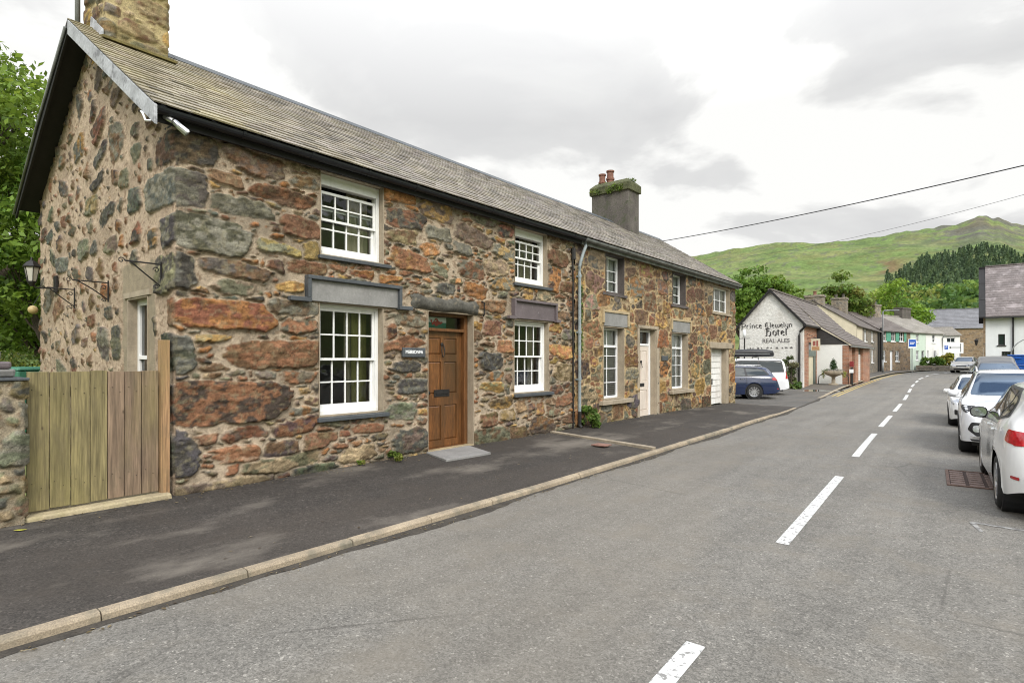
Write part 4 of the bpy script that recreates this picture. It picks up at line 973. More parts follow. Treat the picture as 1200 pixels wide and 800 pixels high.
# ---------------------------------------------------------------- chimneys
def rubble_box(par, name, x0, x1, y0, y1, z0, z1, seed, weights, mortar, step=.022, relief=.03, sizes=None):
    per = [('x', y0, x1, x0), ]
    lens = [x1-x0, y1-y0, x1-x0, y1-y0]; T = sum(lens)
    ks = [0, lens[0], lens[0]+lens[1], 2*lens[0]+lens[1], T]
    ul = lines(0, T, step, ks[1:-1]); vl = lines(z0, z1, step, [])
    U, V = np.meshgrid(ul, vl, indexing='ij')
    st = pack(0, T, z0, z1, sizes or [(300, .16, .3, .4, .6, .15, .02), (900, .09, .17, .45, .8, .25, .016), (2500, .045, .09, .5, .9, .4, .012)], [], seed)
    finish_stones(st, seed, weights)
    m, ii = stone_field(U, V, st, None, seed, .03, .022)
    C = rubble_colors(U, V, m, ii, st, seed, mortar, tuple(v*.7 for v in mortar))
    mo = sstep(.5, .66, fbm(U*1.6, V*2.4, seed+300, 5))[..., None]*.3
    C = C*(1-mo)+np.array((.20, .17, .05))*mo
    H = sstep(-.004, .03, m)*(.4+np.array([s[10] for s in st])[ii])*relief+(fbm(U*14, V*14, seed+7, 3)-.5)*.02
    H = H*np.minimum.reduce([sstep(0, .04, np.abs(U-k)) for k in ks])
    x = np.select([U <= ks[1], U <= ks[2], U <= ks[3]], [x0+U, x1+U*0, x1-(U-ks[2])], x0)
    y = np.select([U <= ks[1], U <= ks[2], U <= ks[3]], [y0+U*0, y0+(U-ks[1]), y1+U*0], y1-(U-ks[3]))
    nx_ = np.select([U <= ks[1], U <= ks[2], U <= ks[3]], [0, 1, 0], -1); ny_ = np.select([U <= ks[1], U <= ks[2], U <= ks[3]], [-1, 0, 1], 0)
    Vv = np.stack([x+nx_*H, y+ny_*H, V], -1).reshape(-1, 3)
    return mesh_np(name, Vv, grid_faces(np.ones((len(ul)-1, len(vl)-1), bool)), M['stone'], par, vcol=C.reshape(-1, 3), smooth=True)
ch = rubble_box(r1, 'chimney', -10.45, -9.5, 2.60, 3.40, 5.9, 7.9, 61, dict(brown=2, tan=2, ochre=2, grey=2, rust=1, purple=1, green=1), (.46, .37, .20))
mb = MB(); mb.box(-10.5, -9.45, 2.55, 3.45, 7.85, 8.0); mb.build('chimney_cap', M['concrete'], r1, bevel=.01)
mb = MB()   # slate drip course on the down-slope face, lead flashing stepped up the side
mb.hexa([(-9.52, 2.52, 6.10), (-9.30, 2.52, 6.04), (-9.30, 3.46, 6.04), (-9.52, 3.46, 6.10), (-9.52, 2.52, 6.15), (-9.30, 2.52, 6.08), (-9.30, 3.46, 6.08), (-9.52, 3.46, 6.15)])
mb.build('chimney_drip', mat('mossy_slate', (.16, .13, .045), .9, (5, .4), (40, .3), (30, .4)), r1, bevel=.006)
mb = MB(); mb.hexa([(-9.47, 2.55, 5.99), (-9.36, 2.55, 5.97), (-9.36, 3.44, 5.97), (-9.47, 3.44, 5.99), (-9.47, 2.55, 6.09), (-9.40, 2.55, 6.06), (-9.40, 3.44, 6.06), (-9.47, 3.44, 6.09)]); 
mb.hexa([(-9.49, 2.545, 6.06), (-9.49, 2.575, 6.06), (-10.0, 2.575, 6.40), (-10.0, 2.545, 6.40), (-9.49, 2.555, 6.24), (-9.49, 2.575, 6.24), (-10.0, 2.575, 6.60), (-10.0, 2.555, 6.60)]); mb.build('flashing', M['lead'], r1)
mb = MB(); mb.tube([(-10.42, 2.5, 6.2), (-10.42, 2.5, 8.0)], .035, 8); mb.build('chimney_pipe', M['gutter_grey'], r1, smooth=True)
# rendered stack of the far cottage
x0, x1, y0, y1 = -10.75, -9.3, 17.65, 18.45
mb = MB(); mb.box(x0, x1, y0, y1, 5.75, 7.50); c2 = mb.build('chimney', M['chimney_render'], r2, bevel=.02)
mb = MB(); V = [(x0-.06, y0-.06), (x1+.06, y0-.06), (x1+.06, y1+.06), (x0-.06, y1+.06)]; W = [(x0+.1, y0+.1), (x1-.1, y0+.1), (x1-.1, y1-.1), (x0+.1, y1-.1)]
mb.add([(p[0], p[1], 7.44) for p in V]+[(p[0], p[1], 7.70) for p in V]+[(p[0], p[1], 7.86) for p in W], [(3,2,1,0), (0,1,5,4), (1,2,6,5), (2,3,7,6), (3,0,4,7), (4,5,9,8), (5,6,10,9), (6,7,11,10), (7,4,8,11), (8,9,10,11)])
mb.build('chimney_cap', mat('mossy_mortar', (.09, .095, .045), .95, (4, .45), (20, .4), (18, .8)), c2, bevel=.015)
mb = MB(); mb.box(x0-.035, x1+.035, y0-.035, y1+.035, 5.8, 5.98); mb.build('flashing', M['chimney_render'], c2, bevel=.01)
for (cx, cy, h, r_) in ((-10.48, 17.93, 7.66, .12), (-10.24, 18.08, 7.78, .13)):
    mb = MB(); mb.lathe([(r_*1.0, h-.05), (r_*.95, h+.24), (r_*1.15, h+.25), (r_*1.15, h+.31), (r_*.9, h+.32), (r_*.88, h+.52), (r_*1.1, h+.53), (r_*1.1, h+.58), (r_*.8, h+.58), (r_*.8, h+.4)], (cx, cy, 0), 14)
    mb.build('chimney_pot', M['terracotta'], c2)
# ================================================================== VEGETATION KIT
GREENS = [(.055, .105, .018), (.085, .15, .02), (.13, .20, .03), (.035, .07, .014), (.10, .13, .025)]
def leaf_arrays(blobs, n, size, cols, seed, flat=.0, droop=0.):
    """n leaf-sized quads spread through the blobs; returns V, F, per-face colour"""
    r = np.random.default_rng(seed)
    B = np.array([b[:6] for b in blobs], float)
    vol = B[:, 3]*B[:, 4]*B[:, 5]; vol = vol**.8; p = vol/vol.sum()
    bi = r.choice(len(B), n, p=p)
    d = r.normal(size=(n, 3)); d /= np.linalg.norm(d, axis=1)[:, None]
    rad = r.random(n)**(1/2.2)
    rad *= 1+.25*(r.random(n)-.5)
    P = B[bi, :3]+d*B[bi, 3:6]*rad[:, None]
    nrm = d*.6+r.normal(size=(n, 3))*.75+np.array([0, 0, .45])
    nrm /= np.linalg.norm(nrm, axis=1)[:, None]
    t = np.cross(nrm, r.normal(size=(n, 3))); t /= np.linalg.norm(t, axis=1)[:, None]
    b = np.cross(nrm, t)
    s = size*r.uniform(.55, 1.35, n)[:, None]
    V = np.stack([P-t*s*.55, P+b*s*.30+nrm*s*.06, P+t*s*.55-np.array([0, 0, droop])*s, P-b*s*.30+nrm*s*.06], 1).reshape(-1, 3)
    F = np.arange(n*4).reshape(-1, 4)
    cols = np.array(cols); bc = r.integers(0, len(cols), len(B))
    C = cols[bc[bi]]*.65+cols[r.integers(0, len(cols), n)]*.35
    C = C*r.uniform(.7, 1.3, n)[:, None]
    return V, F, C
def limb(mb, p, d, L, r0, depth, r, tips, spread=.6, up=.25):
    pts = [Vector(p)]; rad = [r0]; d = Vector(d).normalized()
    for i in range(4):
        d = (d+Vector((r.uniform(-.18, .18), r.uniform(-.18, .18), up*.25))).normalized(); pts.append(pts[-1]+d*L/4); rad.append(r0*(1-.13*(i+1)))
    mb.tube(pts, rad, 6, cap=False)
    tips.append((pts[-1], L)); 
    if depth > 0:
        for k in range(r.choice([2, 3, 3])):
            q = pts[r.choice([2, 3, 4])]
            a = r.uniform(0, 6.28); dd = (d+Vector((math.cos(a)*spread*1.5, math.sin(a)*spread*1.5, r.uniform(-.1, .5)))).normalized()
            limb(mb, q, dd, L*r.uniform(.6, .8), rad[-1]*.7, depth-1, r, tips, spread, up)
def tree(name, label, cat, loc, height, width, nleaf, size, cols, seed, group=None, trunk_h=.3, blobn=None, local_scale=1, squash=1.0, sparse=1.0):
    root = thing(name, label, cat, loc, 0, group)
    r = random.Random(seed); mb = MB(); tips = []
    limb(mb, (0, 0, -.2), (r.uniform(-.1, .1), r.uniform(-.1, .1), 1), height*trunk_h*1.3, height*.028, 0, r, tips)
    base = tips[0][0]; n1 = 5
    for k in range(n1):
        a = k*2*math.pi/n1+r.uniform(-.4, .4)
        limb(mb, base-Vector((0, 0, height*.06*r.random())), (math.cos(a)*.8, math.sin(a)*.8, r.uniform(.5, 1.3)), height*.30, height*.016, 2, r, tips)
    limb(mb, base, (0, 0, 1), height*.34, height*.018, 2, r, tips, .5, .5)
    zmax = max(t[0].z for t in tips)
    rmax = max(math.hypot(t[0].x, t[0].y) for t in tips)
    kk_ = width*.46/rmax; kz_ = height*.90/zmax
    mb.v = [(p[0]*min(1, kk_), p[1]*min(1, kk_), p[2]*(kz_ if p[2] > 0 else 1)) for p in mb.v]
    mb.build('trunk', M['bark'], root, local=True, smooth=True, recalc=False)
    blobs = []
    for (p, L) in tips[1:]:
        s = width*.085*r.uniform(.7, 1.5)
        k = width*.46/rmax
        blobs.append((p.x*k, p.y*k, p.z/zmax*height*.93, s*1.25, s*1.25, s*.8*squash))
    V, F, C = leaf_arrays(blobs, nleaf, size, cols, seed)
    mesh_np('crown', V, F, M['leaf'], root, fcol=C, local=True)
    return root
def bush(name, label, cat, loc, w, d, h, nleaf, size, cols, seed, group=None, nb=14, stems=True):
    root = thing(name, label, cat, loc, 0, group); r = random.Random(seed); blobs = []; mb = MB()
    for k in range(nb):
        a = r.uniform(0, 6.28); q = math.sqrt(r.random()); z = h*(.2+.65*r.random()*(1-.35*q))
        x, y = math.cos(a)*q*w*.38, math.sin(a)*q*d*.38; s = min(w, d)*r.uniform(.14, .24)
        blobs.append((x, y, z, s, s, min(s, h*.3)))
        mb.tube([(x*.2, y*.2, -.05), (x*.7, y*.7, z*.5), (x, y, z)], [.012*h+.004, .008*h+.003, .003], 5, cap=False)
    V, F, C = leaf_arrays(blobs, nleaf, size, cols, seed)
    V[:, 2] = np.maximum(V[:, 2], .005)
    if stems: mb.build('stems', M['bark'], root, local=True, recalc=False)
    mesh_np('foliage', V, F, M['leaf'], root, fcol=C, local=True)
    return root

# ================================================================== FAR BUILDINGS
def stone_far(name, cols, mortar, scale=3.2, dark=None):
    m, nt, b = new_mat(name)
    tc = nd(nt, 'ShaderNodeTexCoord').outputs['Object']
    mp = nd(nt, 'ShaderNodeMapping'); mp.inputs['Scale'].default_value = (1, 1, 2.0); nt.links.new(tc, mp.inputs['Vector'])
    dis = nd(nt, 'ShaderNodeTexNoise'); dis.inputs['Scale'].default_value = 3; nt.links.new(mp.outputs[0], dis.inputs['Vector'])
    vec = mix(nt, .12, mp.outputs[0], dis.outputs['Color'])
    v = nd(nt, 'ShaderNodeTexVoronoi'); v.inputs['Scale'].default_value = scale; nt.links.new(vec, v.inputs['Vector'])
    ve = nd(nt, 'ShaderNodeTexVoronoi', feature='DISTANCE_TO_EDGE'); ve.inputs['Scale'].default_value = scale; nt.links.new(vec, ve.inputs['Vector'])
    s = nd(nt, 'ShaderNodeSeparateColor'); nt.links.new(v.outputs['Color'], s.inputs[0])
    c = ramp(nt, s.outputs[0], [(i/max(1, len(cols)-1), k) for i, k in enumerate(cols)])
    c = mix(nt, 1, c, ramp(nt, noise_node(nt, tc, 14, 5, .65), [(.3, .7), (.7, 1.25)]), 'MULTIPLY')
    c = mix(nt, ramp(nt, ve.outputs['Distance'], [(.03, 1), (.09, 0)]), c, mortar)
    c = mix(nt, 1, c, ramp(nt, noise_node(nt, tc, .7, 5, .6), [(.3, .75), (.7, 1.2)]), 'MULTIPLY')
    nt.links.new(c, b.inputs['Base Color']); b.inputs['Roughness'].default_value = .9
    bn = nd(nt, 'ShaderNodeBump'); bn.inputs['Strength'].default_value = .6; bn.inputs['Distance'].default_value = .03
    nt.links.new(ve.outputs['Distance'], bn.inputs['Height']); nt.links.new(bn.outputs['Normal'], b.inputs['Normal'])
    return m
def brick_mat(name, c1, c2, mo):
    m, nt, b = new_mat(name)
    tc = nd(nt, 'ShaderNodeTexCoord').outputs['Object']
    s = nd(nt, 'ShaderNodeSeparateXYZ'); nt.links.new(tc, s.inputs[0])
    ad = nd(nt, 'ShaderNodeMath', operation='ADD'); nt.links.new(s.outputs[0], ad.inputs[0]); nt.links.new(s.outputs[1], ad.inputs[1])
    cb = nd(nt, 'ShaderNodeCombineXYZ'); nt.links.new(ad.outputs[0], cb.inputs[0]); nt.links.new(s.outputs[2], cb.inputs[1])
    br = nd(nt, 'ShaderNodeTexBrick'); br.inputs['Scale'].default_value = 1; br.inputs['Brick Width'].default_value = .225; br.inputs['Row Height'].default_value = .075; br.inputs['Mortar Size'].default_value = .008
    br.inputs['Color1'].default_value = (*c1, 1); br.inputs['Color2'].default_value = (*c2, 1); br.inputs['Mortar'].default_value = (*mo, 1)
    nt.links.new(cb.outputs[0], br.inputs['Vector'])
    c = mix(nt, 1, br.outputs['Color'], ramp(nt, noise_node(nt, tc, 2, 6, .65), [(.3, .65), (.7, 1.25)]), 'MULTIPLY')
    nt.links.new(c, b.inputs['Base Color']); b.inputs['Roughness'].default_value = .85
    return m
M['brick'] = brick_mat('red_brick', (.27, .115, .065), (.36, .17, .10), (.33, .26, .2))
M['whitewash'] = mat('flaking_whitewash', (.66, .645, .61), .9, (2, .1), (9, .12), (7, .9), tint=((.40, .36, .32), 8.5, .57, .68), dirt=((.33, .29, .24), 1.3, .5, .75, .7), bdist=.05)
M['roof_brown'] = mat('old_brown_slate', (.135, .115, .105), .75, (1.3, .3), (9, .3), (7, .6), dirt=((.22, .19, .16), 2, .5, .7, .5), bdist=.03)
M['roof_grey'] = mat('grey_slate', (.155, .155, .165), .65, (1.3, .25), (9, .25), (7, .5), bdist=.03)
M['roof_pale'] = mat('pale_weathered_slate', (.255, .235, .205), .7, (1.3, .25), (9, .25), (7, .5), bdist=.03)
M['st_grey'] = stone_far('grey_rubble', [(.11, .095, .08), (.2, .17, .13), (.15, .14, .12), (.24, .19, .13), (.09, .085, .08)], (.27, .23, .18))
M['st_brown'] = stone_far('brown_rubble', [(.15, .10, .06), (.24, .17, .10), (.12, .095, .075), (.27, .18, .10), (.17, .14, .11)], (.25, .19, .13), 2.6)
M['wall_white'] = mat('white_wall_paint', (.76, .76, .73), .8, (2, .06), (30, .06), (30, .2), dirt=((.5, .48, .42), 1.2, .55, .8, .5))
M['wall_cream'] = mat('cream_wall_paint', (.62, .55, .42), .8, (2, .1), (30, .08), (30, .2), dirt=((.4, .34, .25), 1.2, .5, .8, .6))
M['wall_mint'] = mat('pale_green_wall_paint', (.56, .66, .56), .8, (2, .06), (30, .06), (30, .2))
M['wall_pale'] = mat('pale_grey_render', (.66, .68, .69), .85, (1.2, .07), (25, .06), (40, .2), dirt=((.5, .5, .5), 1.0, .5, .8, .5))
M['shutter'] = mat('green_shutter_paint', (.11, .34, .24), .5, (5, .15), (30, .1), None)
M['board'] = mat('dark_weatherboard', (.045, .043, .042), .8, (3, .4), (14, .3), None, stretch=(1, 1, 9))
def cells(mb, L, H, ops, y0, y1):
    """front wall built as blocks round its openings"""
    xs = sorted({0, L}|{o_[i] for o_ in ops for i in (0, 1)}); zs = sorted({0, H}|{o_[i] for o_ in ops for i in (2, 3)})
    for i in range(len(xs)-1):
        for j in range(len(zs)-1):
            cx_, cz_ = (xs[i]+xs[i+1])/2, (zs[j]+zs[j+1])/2
            if any(o_[0] < cx_ < o_[1] and o_[2] < cz_ < o_[3] for o_ in ops): continue
            mb.box(xs[i], xs[i+1], y0, y1, zs[j], zs[j+1])
def far_window(par, o_, m, cols=2, rows=2, dep=.1, glass=None):
    a, b, c, d = o_; f = .06; mb = MB()
    mb.box(a, a+f, dep-.05, dep+.03, c, d); mb.box(b-f, b, dep-.05, dep+.03, c, d); mb.box(a+f, b-f, dep-.05, dep+.029, d-f, d); mb.box(a+f, b-f, dep-.06, dep+.029, c, c+f)
    for i in range(1, cols): x = a+(b-a)*i/cols; mb.box(x-.02, x+.02, dep-.04, dep+.01, c+f, d-f)
    for k in range(1, rows):
        z = c+(d-c)*k/rows
        mb.box(a+f, b-f, dep-.035, dep+.008, z-.02, z+.02)
    w_ = mb.build('window', m, par, local=True)
    p = MB(); p.quad((a+f, dep, c+f), (b-f, dep, c+f), (b-f, dep, d-f), (a+f, dep, d-f)); p.build('pane', M['car_glass'], w_, local=True)
    s = MB(); s.box(a-.08, b+.08, -.06, dep-.06, c-.09, c-.002); s.build('window_sill', m, par, local=True)
    return w_
def far_roof(par, L, D, H, rise, m, over=.12, ov_e=.2, y0=0, name='roof', xa=0, ncourse=14):
    """two slated slopes, ridge along x; each slope a slab with stepped courses"""
    mb = MB(); half = D/2
    for sgn in (0, 1):
        ye, yr = (y0-ov_e, y0+half) if sgn == 0 else (y0+D+ov_e, y0+half)
        ze = H-rise*ov_e/half; zr = H+rise
        for k in range(ncourse):
            t0, t1 = k/ncourse, (k+1)/ncourse+.004
            ya, yb = ye+(yr-ye)*t0, ye+(yr-ye)*min(1, t1); za, zb = ze+(zr-ze)*t0, ze+(zr-ze)*min(1, t1)
            mb.hexa([(xa-over, ya, za), (L+over, ya, za), (L+over, yb, zb), (xa-over, yb, zb), (xa-over, ya, za+.08), (L+over, ya, za+.08), (L+over, yb, zb+.05), (xa-over, yb, zb+.05)])
    mb.box(xa-over, L+over, y0+half-.12, y0+half+.12, H+rise+.02, H+rise+.12)
    return mb.build(name, m, par, local=True)
def gable_wall(mb, x0, x1, D, H, rise, y0=0):
    mb.prism([(y0, 0), (y0, H), (y0+D/2, H+rise-.02), (y0+D, H), (y0+D, 0)], lambda p, t: (t, p[0], p[1]), x0, x1)
def far_chimney(par, x, y, w, d, z0, z1, m, pots=2, cap=True):
    mb = MB(); mb.box(x-w/2, x+w/2, y-d/2, y+d/2, z0, z1)
    if cap: mb.box(x-w/2-.06, x+w/2+.06, y-d/2-.06, y+d/2+.06, z1-.16, z1+.02)
    c = mb.build('chimney', m, par, local=True, bevel=.02)
    for k in range(pots):
        yy = y-d/2+d*(k+.5)/pots; p = MB(); p.lathe([(.13, z1), (.11, z1+.3), (.14, z1+.31), (.14, z1+.36), (.1, z1+.36)], (x, yy, 0), 10); p.build('chimney_pot', M['terracotta'] if pots < 2 else M['chimney_render'], c, local=True)
    return c
def row_house(name, label, org, rz, L, D, H, rise, wm, rm, ops, wins, doors, wfm=None, group=None, gl=True, gr=True):
    root = thing(name, label, 'house', org, rz, group)
    mb = MB(); allops = [w_[:4] for w_ in wins]+[d_[:4] for d_ in doors]
    cells(mb, L, H, allops, 0, .35)
    mb.box(0, L, D-.3, D, 0, H)
    if gl: gable_wall(mb, .0, .3, D-.002, H, rise, .001)
    if gr: gable_wall(mb, L-.3, L, D-.002, H, rise, .001)
    mb.build('wall', wm, root, local=True)
    ib = MB(); ib.box(.35, L-.35, 1.2, 1.3, .1, H-.1); ib.build('interior', M['interior'], root, local=True)
    for w_ in wins: far_window(root, w_[:4], wfm or M['upvc'], *(w_[4:] or (2, 2)))
    for d_ in doors:
        a, b, c, d = d_[:4]; p = MB(); p.box(a, b, .12, .18, c, d-.002); dd = p.build('door', d_[4], root, local=True)
        f = MB(); f.box(a, a+.07, .07, .119, c, d-.003); f.box(b-.07, b, .07, .119, c, d-.003); f.box(a+.07, b-.07, .07, .118, d-.08, d-.004); f.build('door_frame', wfm or M['upvc'], dd, local=True)
    return root
RA_ = math.radians(90); RB_ = math.atan2(12.3, 4.15)
# ---- terrace running along the street
zA = gz(55)+.02
hA = row_house('terrace_house', 'old grey stone terrace house with a cream painted gable end and two stacks', (-7.2, 50, zA), RA_, 12.9, 6.0, 3.88, 2.0, M['st_grey'], M['roof_brown'], None,
               [(3.7, 4.9, 2.75, 3.7, 2, 2), (7.5, 8.7, 2.8, 3.7, 2, 2), (7.6, 8.8, 1.0, 2.1, 2, 2), (3.6, 4.8, .9, 2.1, 2, 2)], [(5.6, 6.5, .03, 2.05, M['paint_black'])])
far_roof(hA, 12.9, 6, 3.88, 2.0, M['roof_brown'])
mb = MB(); gable_wall(mb, -.03, -.002, 5.98, 3.86, 1.98, .01); mb.box(-.03, 2.6, -.025, -.002, 0, 3.8); mb.build('cream_render', M['wall_cream'], hA, local=True)
mb = MB(); mb.tube([(11.3, -.1, .1), (11.3, -.1, 3.7)], .07, 8); mb.tube([(12.85, -.12, .1), (12.85, -.12, 4.2)], .09, 8); mb.build('downpipe', M['black'], hA, local=True)
far_chimney(hA, .75, 3.0, .9, 1.3, 5.0, 6.35, M['st_grey'], 1); far_chimney(hA, 10.6, 2.9, 1.1, 1.2, 5.0, 6.95, M['st_grey'], 2)
# ---- terrace that turns with the street
def onB(s): return (-7.15+s*math.cos(RB_), 63+s*math.sin(RB_))
x, y = onB(.02); zB = gz(66)-.05
hB = row_house('terrace_house', 'stone terrace house with bright green shutters on the upper storey', (x, y, zB), RB_, 5.8, 6, 3.95, 1.8, M['st_brown'], M['roof_brown'], None,
               [(1.9, 2.75, 2.95, 3.88, 2, 2), (.35, .95, 1.05, 2.05, 2, 2), (2.8, 3.5, 1.05, 2.05, 2, 2), (3.5, 4.4, 2.95, 3.88, 2, 2), (.3, 1.0, 2.95, 3.88, 2, 2)], [(1.75, 2.35, .02, 2.05, M['upvc'])])
far_roof(hB, 5.8, 6, 3.95, 1.8, M['roof_brown'])
for a, b in ((1.02, 1.85), (2.8, 3.45), (4.45, 4.9)):
    mb = MB(); mb.box(a, b, -.05, -.003, 2.93, 3.9); mb.build('shutter', M['shutter'], hB, local=True)
far_chimney(hB, 4.7, 3.0, 1.3, 1.1, 4.8, 6.75, M['st_grey'], 2)
x, y = onB(5.83)
hG = row_house('terrace_house', 'pale mint green terrace house with a dark front door', (x, y, zB), RB_, 3.25, 6, 3.95, 1.8, M['wall_mint'], M['roof_pale'], None,
               [(1.15, 1.75, 2.95, 3.75, 2, 2), (1.15, 1.75, 1.15, 2.1, 2, 2)], [(2.35, 2.95, .02, 2.1, M['black'])])
far_roof(hG, 3.25, 6, 3.95, 1.8, M['roof_pale'], over=-.002)
x, y = onB(9.1)
hW = row_house('terrace_house', 'white painted terrace house with a black door at the end of the row', (x, y, zB), RB_, 3.95, 6, 3.95, 1.8, M['wall_white'], M['roof_pale'], None,
               [(1.4, 2.1, 2.95, 3.75, 2, 2), (1.8, 2.4, 1.15, 2.1, 2, 2)], [(.2, .65, .02, 2.1, M['black'])])
far_roof(hW, 3.95, 6, 3.95, 1.8, M['roof_pale'], over=.14)
far_chimney(hW, 2.0, 3.0, 1.9, .8, 4.8, 6.75, M['chimney_render'], 0)
mb = MB(); mb.tube([(3.6, -.08, .1), (3.6, -.08, 3.4), (3.9, -.2, 3.85)], .05, 8); mb.build('downpipe', M['gutter_grey'], hW, local=True)
# cottage with a white bay beyond the row and the big slate-roofed stone block closing the view
hC = row_house('cottage', 'small white fronted cottage half hidden behind the end of the white terrace', (-3.3, 79, gz(80)), R(20), 1.75, 5, 3.7, .9, M['wall_white'], M['roof_pale'], None,
               [(.5, 1.3, 2.5, 3.4, 2, 2), (.5, 1.3, .9, 2.0, 2, 2)], [])
far_roof(hC, 1.75, 5, 3.7, .9, M['roof_pale'])
hD = row_house('stone_building', 'long brown stone building with a blue grey slate roof closing the end of the street', (-7.5, 104.0, gz(100)-.3), R(16), 24, 9, 5.7, 3.0, M['st_brown'], M['roof_grey'], None,
               [(9.8, 11.2, 3.6, 4.8, 3, 2), (14, 15.2, 3.6, 4.8, 3, 2)], [(8.2, 11.5, .02, 2.9, M['black'])])
far_roof(hD, 24, 9, 5.7, 3.0, M['roof_grey'])
# ---- hotel outbuilding with the painted gable
zH = 0.05
hot = thing('hotel_outbuilding', 'whitewashed hotel outbuilding with black painted lettering on its gable', 'outbuilding', (-8.8, 33, zH))
LX, RX_, AP, EH = -10.45, -7.2, -8.81, 3.5
mb = MB()
n = 24; V = []; F = []
mb.prism([(LX, -.1), (LX, EH), (AP, 5.33), (RX_, EH), (RX_, -.1)], lambda p, t: (p[0], t, p[1]), 33.0, 33.3); mb.build('gable_wall', M['whitewash'], hot)
mb = MB(); mb.box(LX, LX+.25, 33.3, 44, -.1, EH); mb.box(LX, -5.62, 43.75, 44, -.1, 2.3); mb.build('rear_wall', M['whitewash'], hot)
def opens(mb, axis, fixed_, a0, a1, z0, z1, ops_, th):
    xs = sorted({a0, a1}|{o_[i] for o_ in ops_ for i in (0, 1)}); zs = sorted({z0, z1}|{o_[i] for o_ in ops_ for i in (2, 3)})
    for i in range(len(xs)-1):
        for j in range(len(zs)-1):
            if any(o_[0] < (xs[i]+xs[i+1])/2 < o_[1] and o_[2] < (zs[j]+zs[j+1])/2 < o_[3] for o_ in ops_): continue
            if axis == 'x': mb.box(fixed_-th, fixed_, xs[i], xs[i+1], zs[j], zs[j+1])
            else: mb.box(xs[i], xs[i+1], fixed_, fixed_+th, zs[j], zs[j+1])
mb = MB(); opens(mb, 'x', -7.2, 33.3, 37.0, -.1, EH-.02, [(34.3, 36.2, -.1, 2.55)], .25); mb.build('brick_wall', M['brick'], hot)
mb = MB(); mb.box(-7.36, -7.28, 34.45, 35.75, .03, 1.8); dd = mb.build('door', mat('grubby_cream_door', (.62, .57, .42), .6, (3, .15), (30, .1), None, dirt=((.33, .26, .15), 3, .45, .75, .6)), hot)
mb = MB(); mb.box(-7.38, -7.24, 34.3, 34.45, 0, 1.8); mb.box(-7.38, -7.24, 35.75, 36.2, 0, 1.8); mb.box(-7.38, -7.22, 34.3, 36.2, 1.8, 2.15); mb.build('door_frame', mat('grey_green_paint', (.13, .16, .14), .6, (3, .2), (30, .1), None), hot)
mb = MB(); mb.box(-7.38, -7.32, 34.3, 36.2, 2.15, 2.55); mb.build('fanlight', mat('dusty_glass', (.22, .23, .24), .3, (3, .2), (30, .1), None), hot)
LY = 36.3
mb = MB(); mb.box(-7.2, -5.62, LY, LY+.2, .0, 2.46); mb.build('lean_to_wall', M['wall_white'], hot)
mb = MB(); mb.prism([(-7.2, 2.465), (-7.2, 3.5), (-5.62, 2.465)], lambda p, t: (p[0], t, p[1]), LY-.03, LY+.1); mb.build('weatherboard', M['board'], hot)
for a, b in ((LY, 37.3), (38.4, 39.5), (41.4, 44.0)):
    mb = MB(); mb.box(-5.62-.3, -5.6, a-.004, b, .0, 2.4); mb.build('brick_pier', M['brick'], hot)
mb = MB(); mb.box(-6.0, -5.95, 37.3, 38.4, 0, 2.4); mb.build('recess_panel', M['rear'], hot)
mb = MB(); z = .32
while z < 1.85: mb.box(-5.8, -5.76, 39.52, 41.38, z, z+.12); z += .135
mb.build('slatted_door', M['garage'], hot); mb = MB(); mb.box(-5.85, -5.8, 39.5, 41.4, .2, 2.4); mb.build('door_backing', mat('grey_green_board', (.12, .15, .13), .7, (3, .2), (30, .1), None), hot)
def slab(mb, a, b, ya, yb, t=.07): mb.hexa([(a[0], ya, a[1]), (b[0], ya, b[1]), (b[0], yb, b[1]), (a[0], yb, a[1]), (a[0], ya, a[1]+t), (b[0], ya, b[1]+t), (b[0], yb, b[1]+t), (a[0], yb, a[1]+t)])
mb = MB()
def stepped(a, b, ya, yb, n):
    for k in range(n):
        p = [a[i]+(b[i]-a[i])*k/n for i in (0, 1)]; q = [a[i]+(b[i]-a[i])*min(1, (k+1.05)/n) for i in (0, 1)]
        mb.hexa([(p[0], ya, p[1]), (q[0], ya, q[1]), (q[0], yb, q[1]), (p[0], yb, p[1]), (p[0], ya, p[1]+.085), (q[0], ya, q[1]+.05), (q[0], yb, q[1]+.05), (p[0], yb, p[1]+.085)])
stepped((-7.02, EH-.12), (AP, 5.36), 32.85, LY+.0, 9); stepped((-7.02, EH-.0), (AP, 5.36), LY+.0, 44.1, 9); stepped((-5.42, 2.38), (-7.02, EH-.02), LY-.12, 44.1, 8); stepped((LX-.15, EH-.12), (AP, 5.36), 32.85, 44.1, 9)
mb.box(AP-.1, AP+.1, 32.85, 44.1, 5.37, 5.47)
rf = mb.build('roof', M['roof_brown'], hot)
mb = MB(); slab(mb, (-7.0, EH-.22), (AP, 5.28), 32.82, 32.846, .17); slab(mb, (LX-.17, EH-.24), (AP, 5.28), 32.82, 32.846, .17); mb.build('bargeboard', M['soffit'], hot)
mb = MB(); mb.tube([(-7.05, 32.75, 3.38), (-7.1, 32.85, 3.3), (-7.32, 32.93, 3.1), (-7.36, 32.93, 2.9), (-7.36, 32.93, .02)], .055, 8); mb.box(-7.15, -6.98, 32.7, 36.2, 3.36, 3.44); mb.build('downpipe', M['black_iron'], hot)
mb = MB(); mb.box(-5.5, -5.38, LY-.1, 44.1, 2.3, 2.38); mb.build('gutter', M['gutter_grey'], hot)
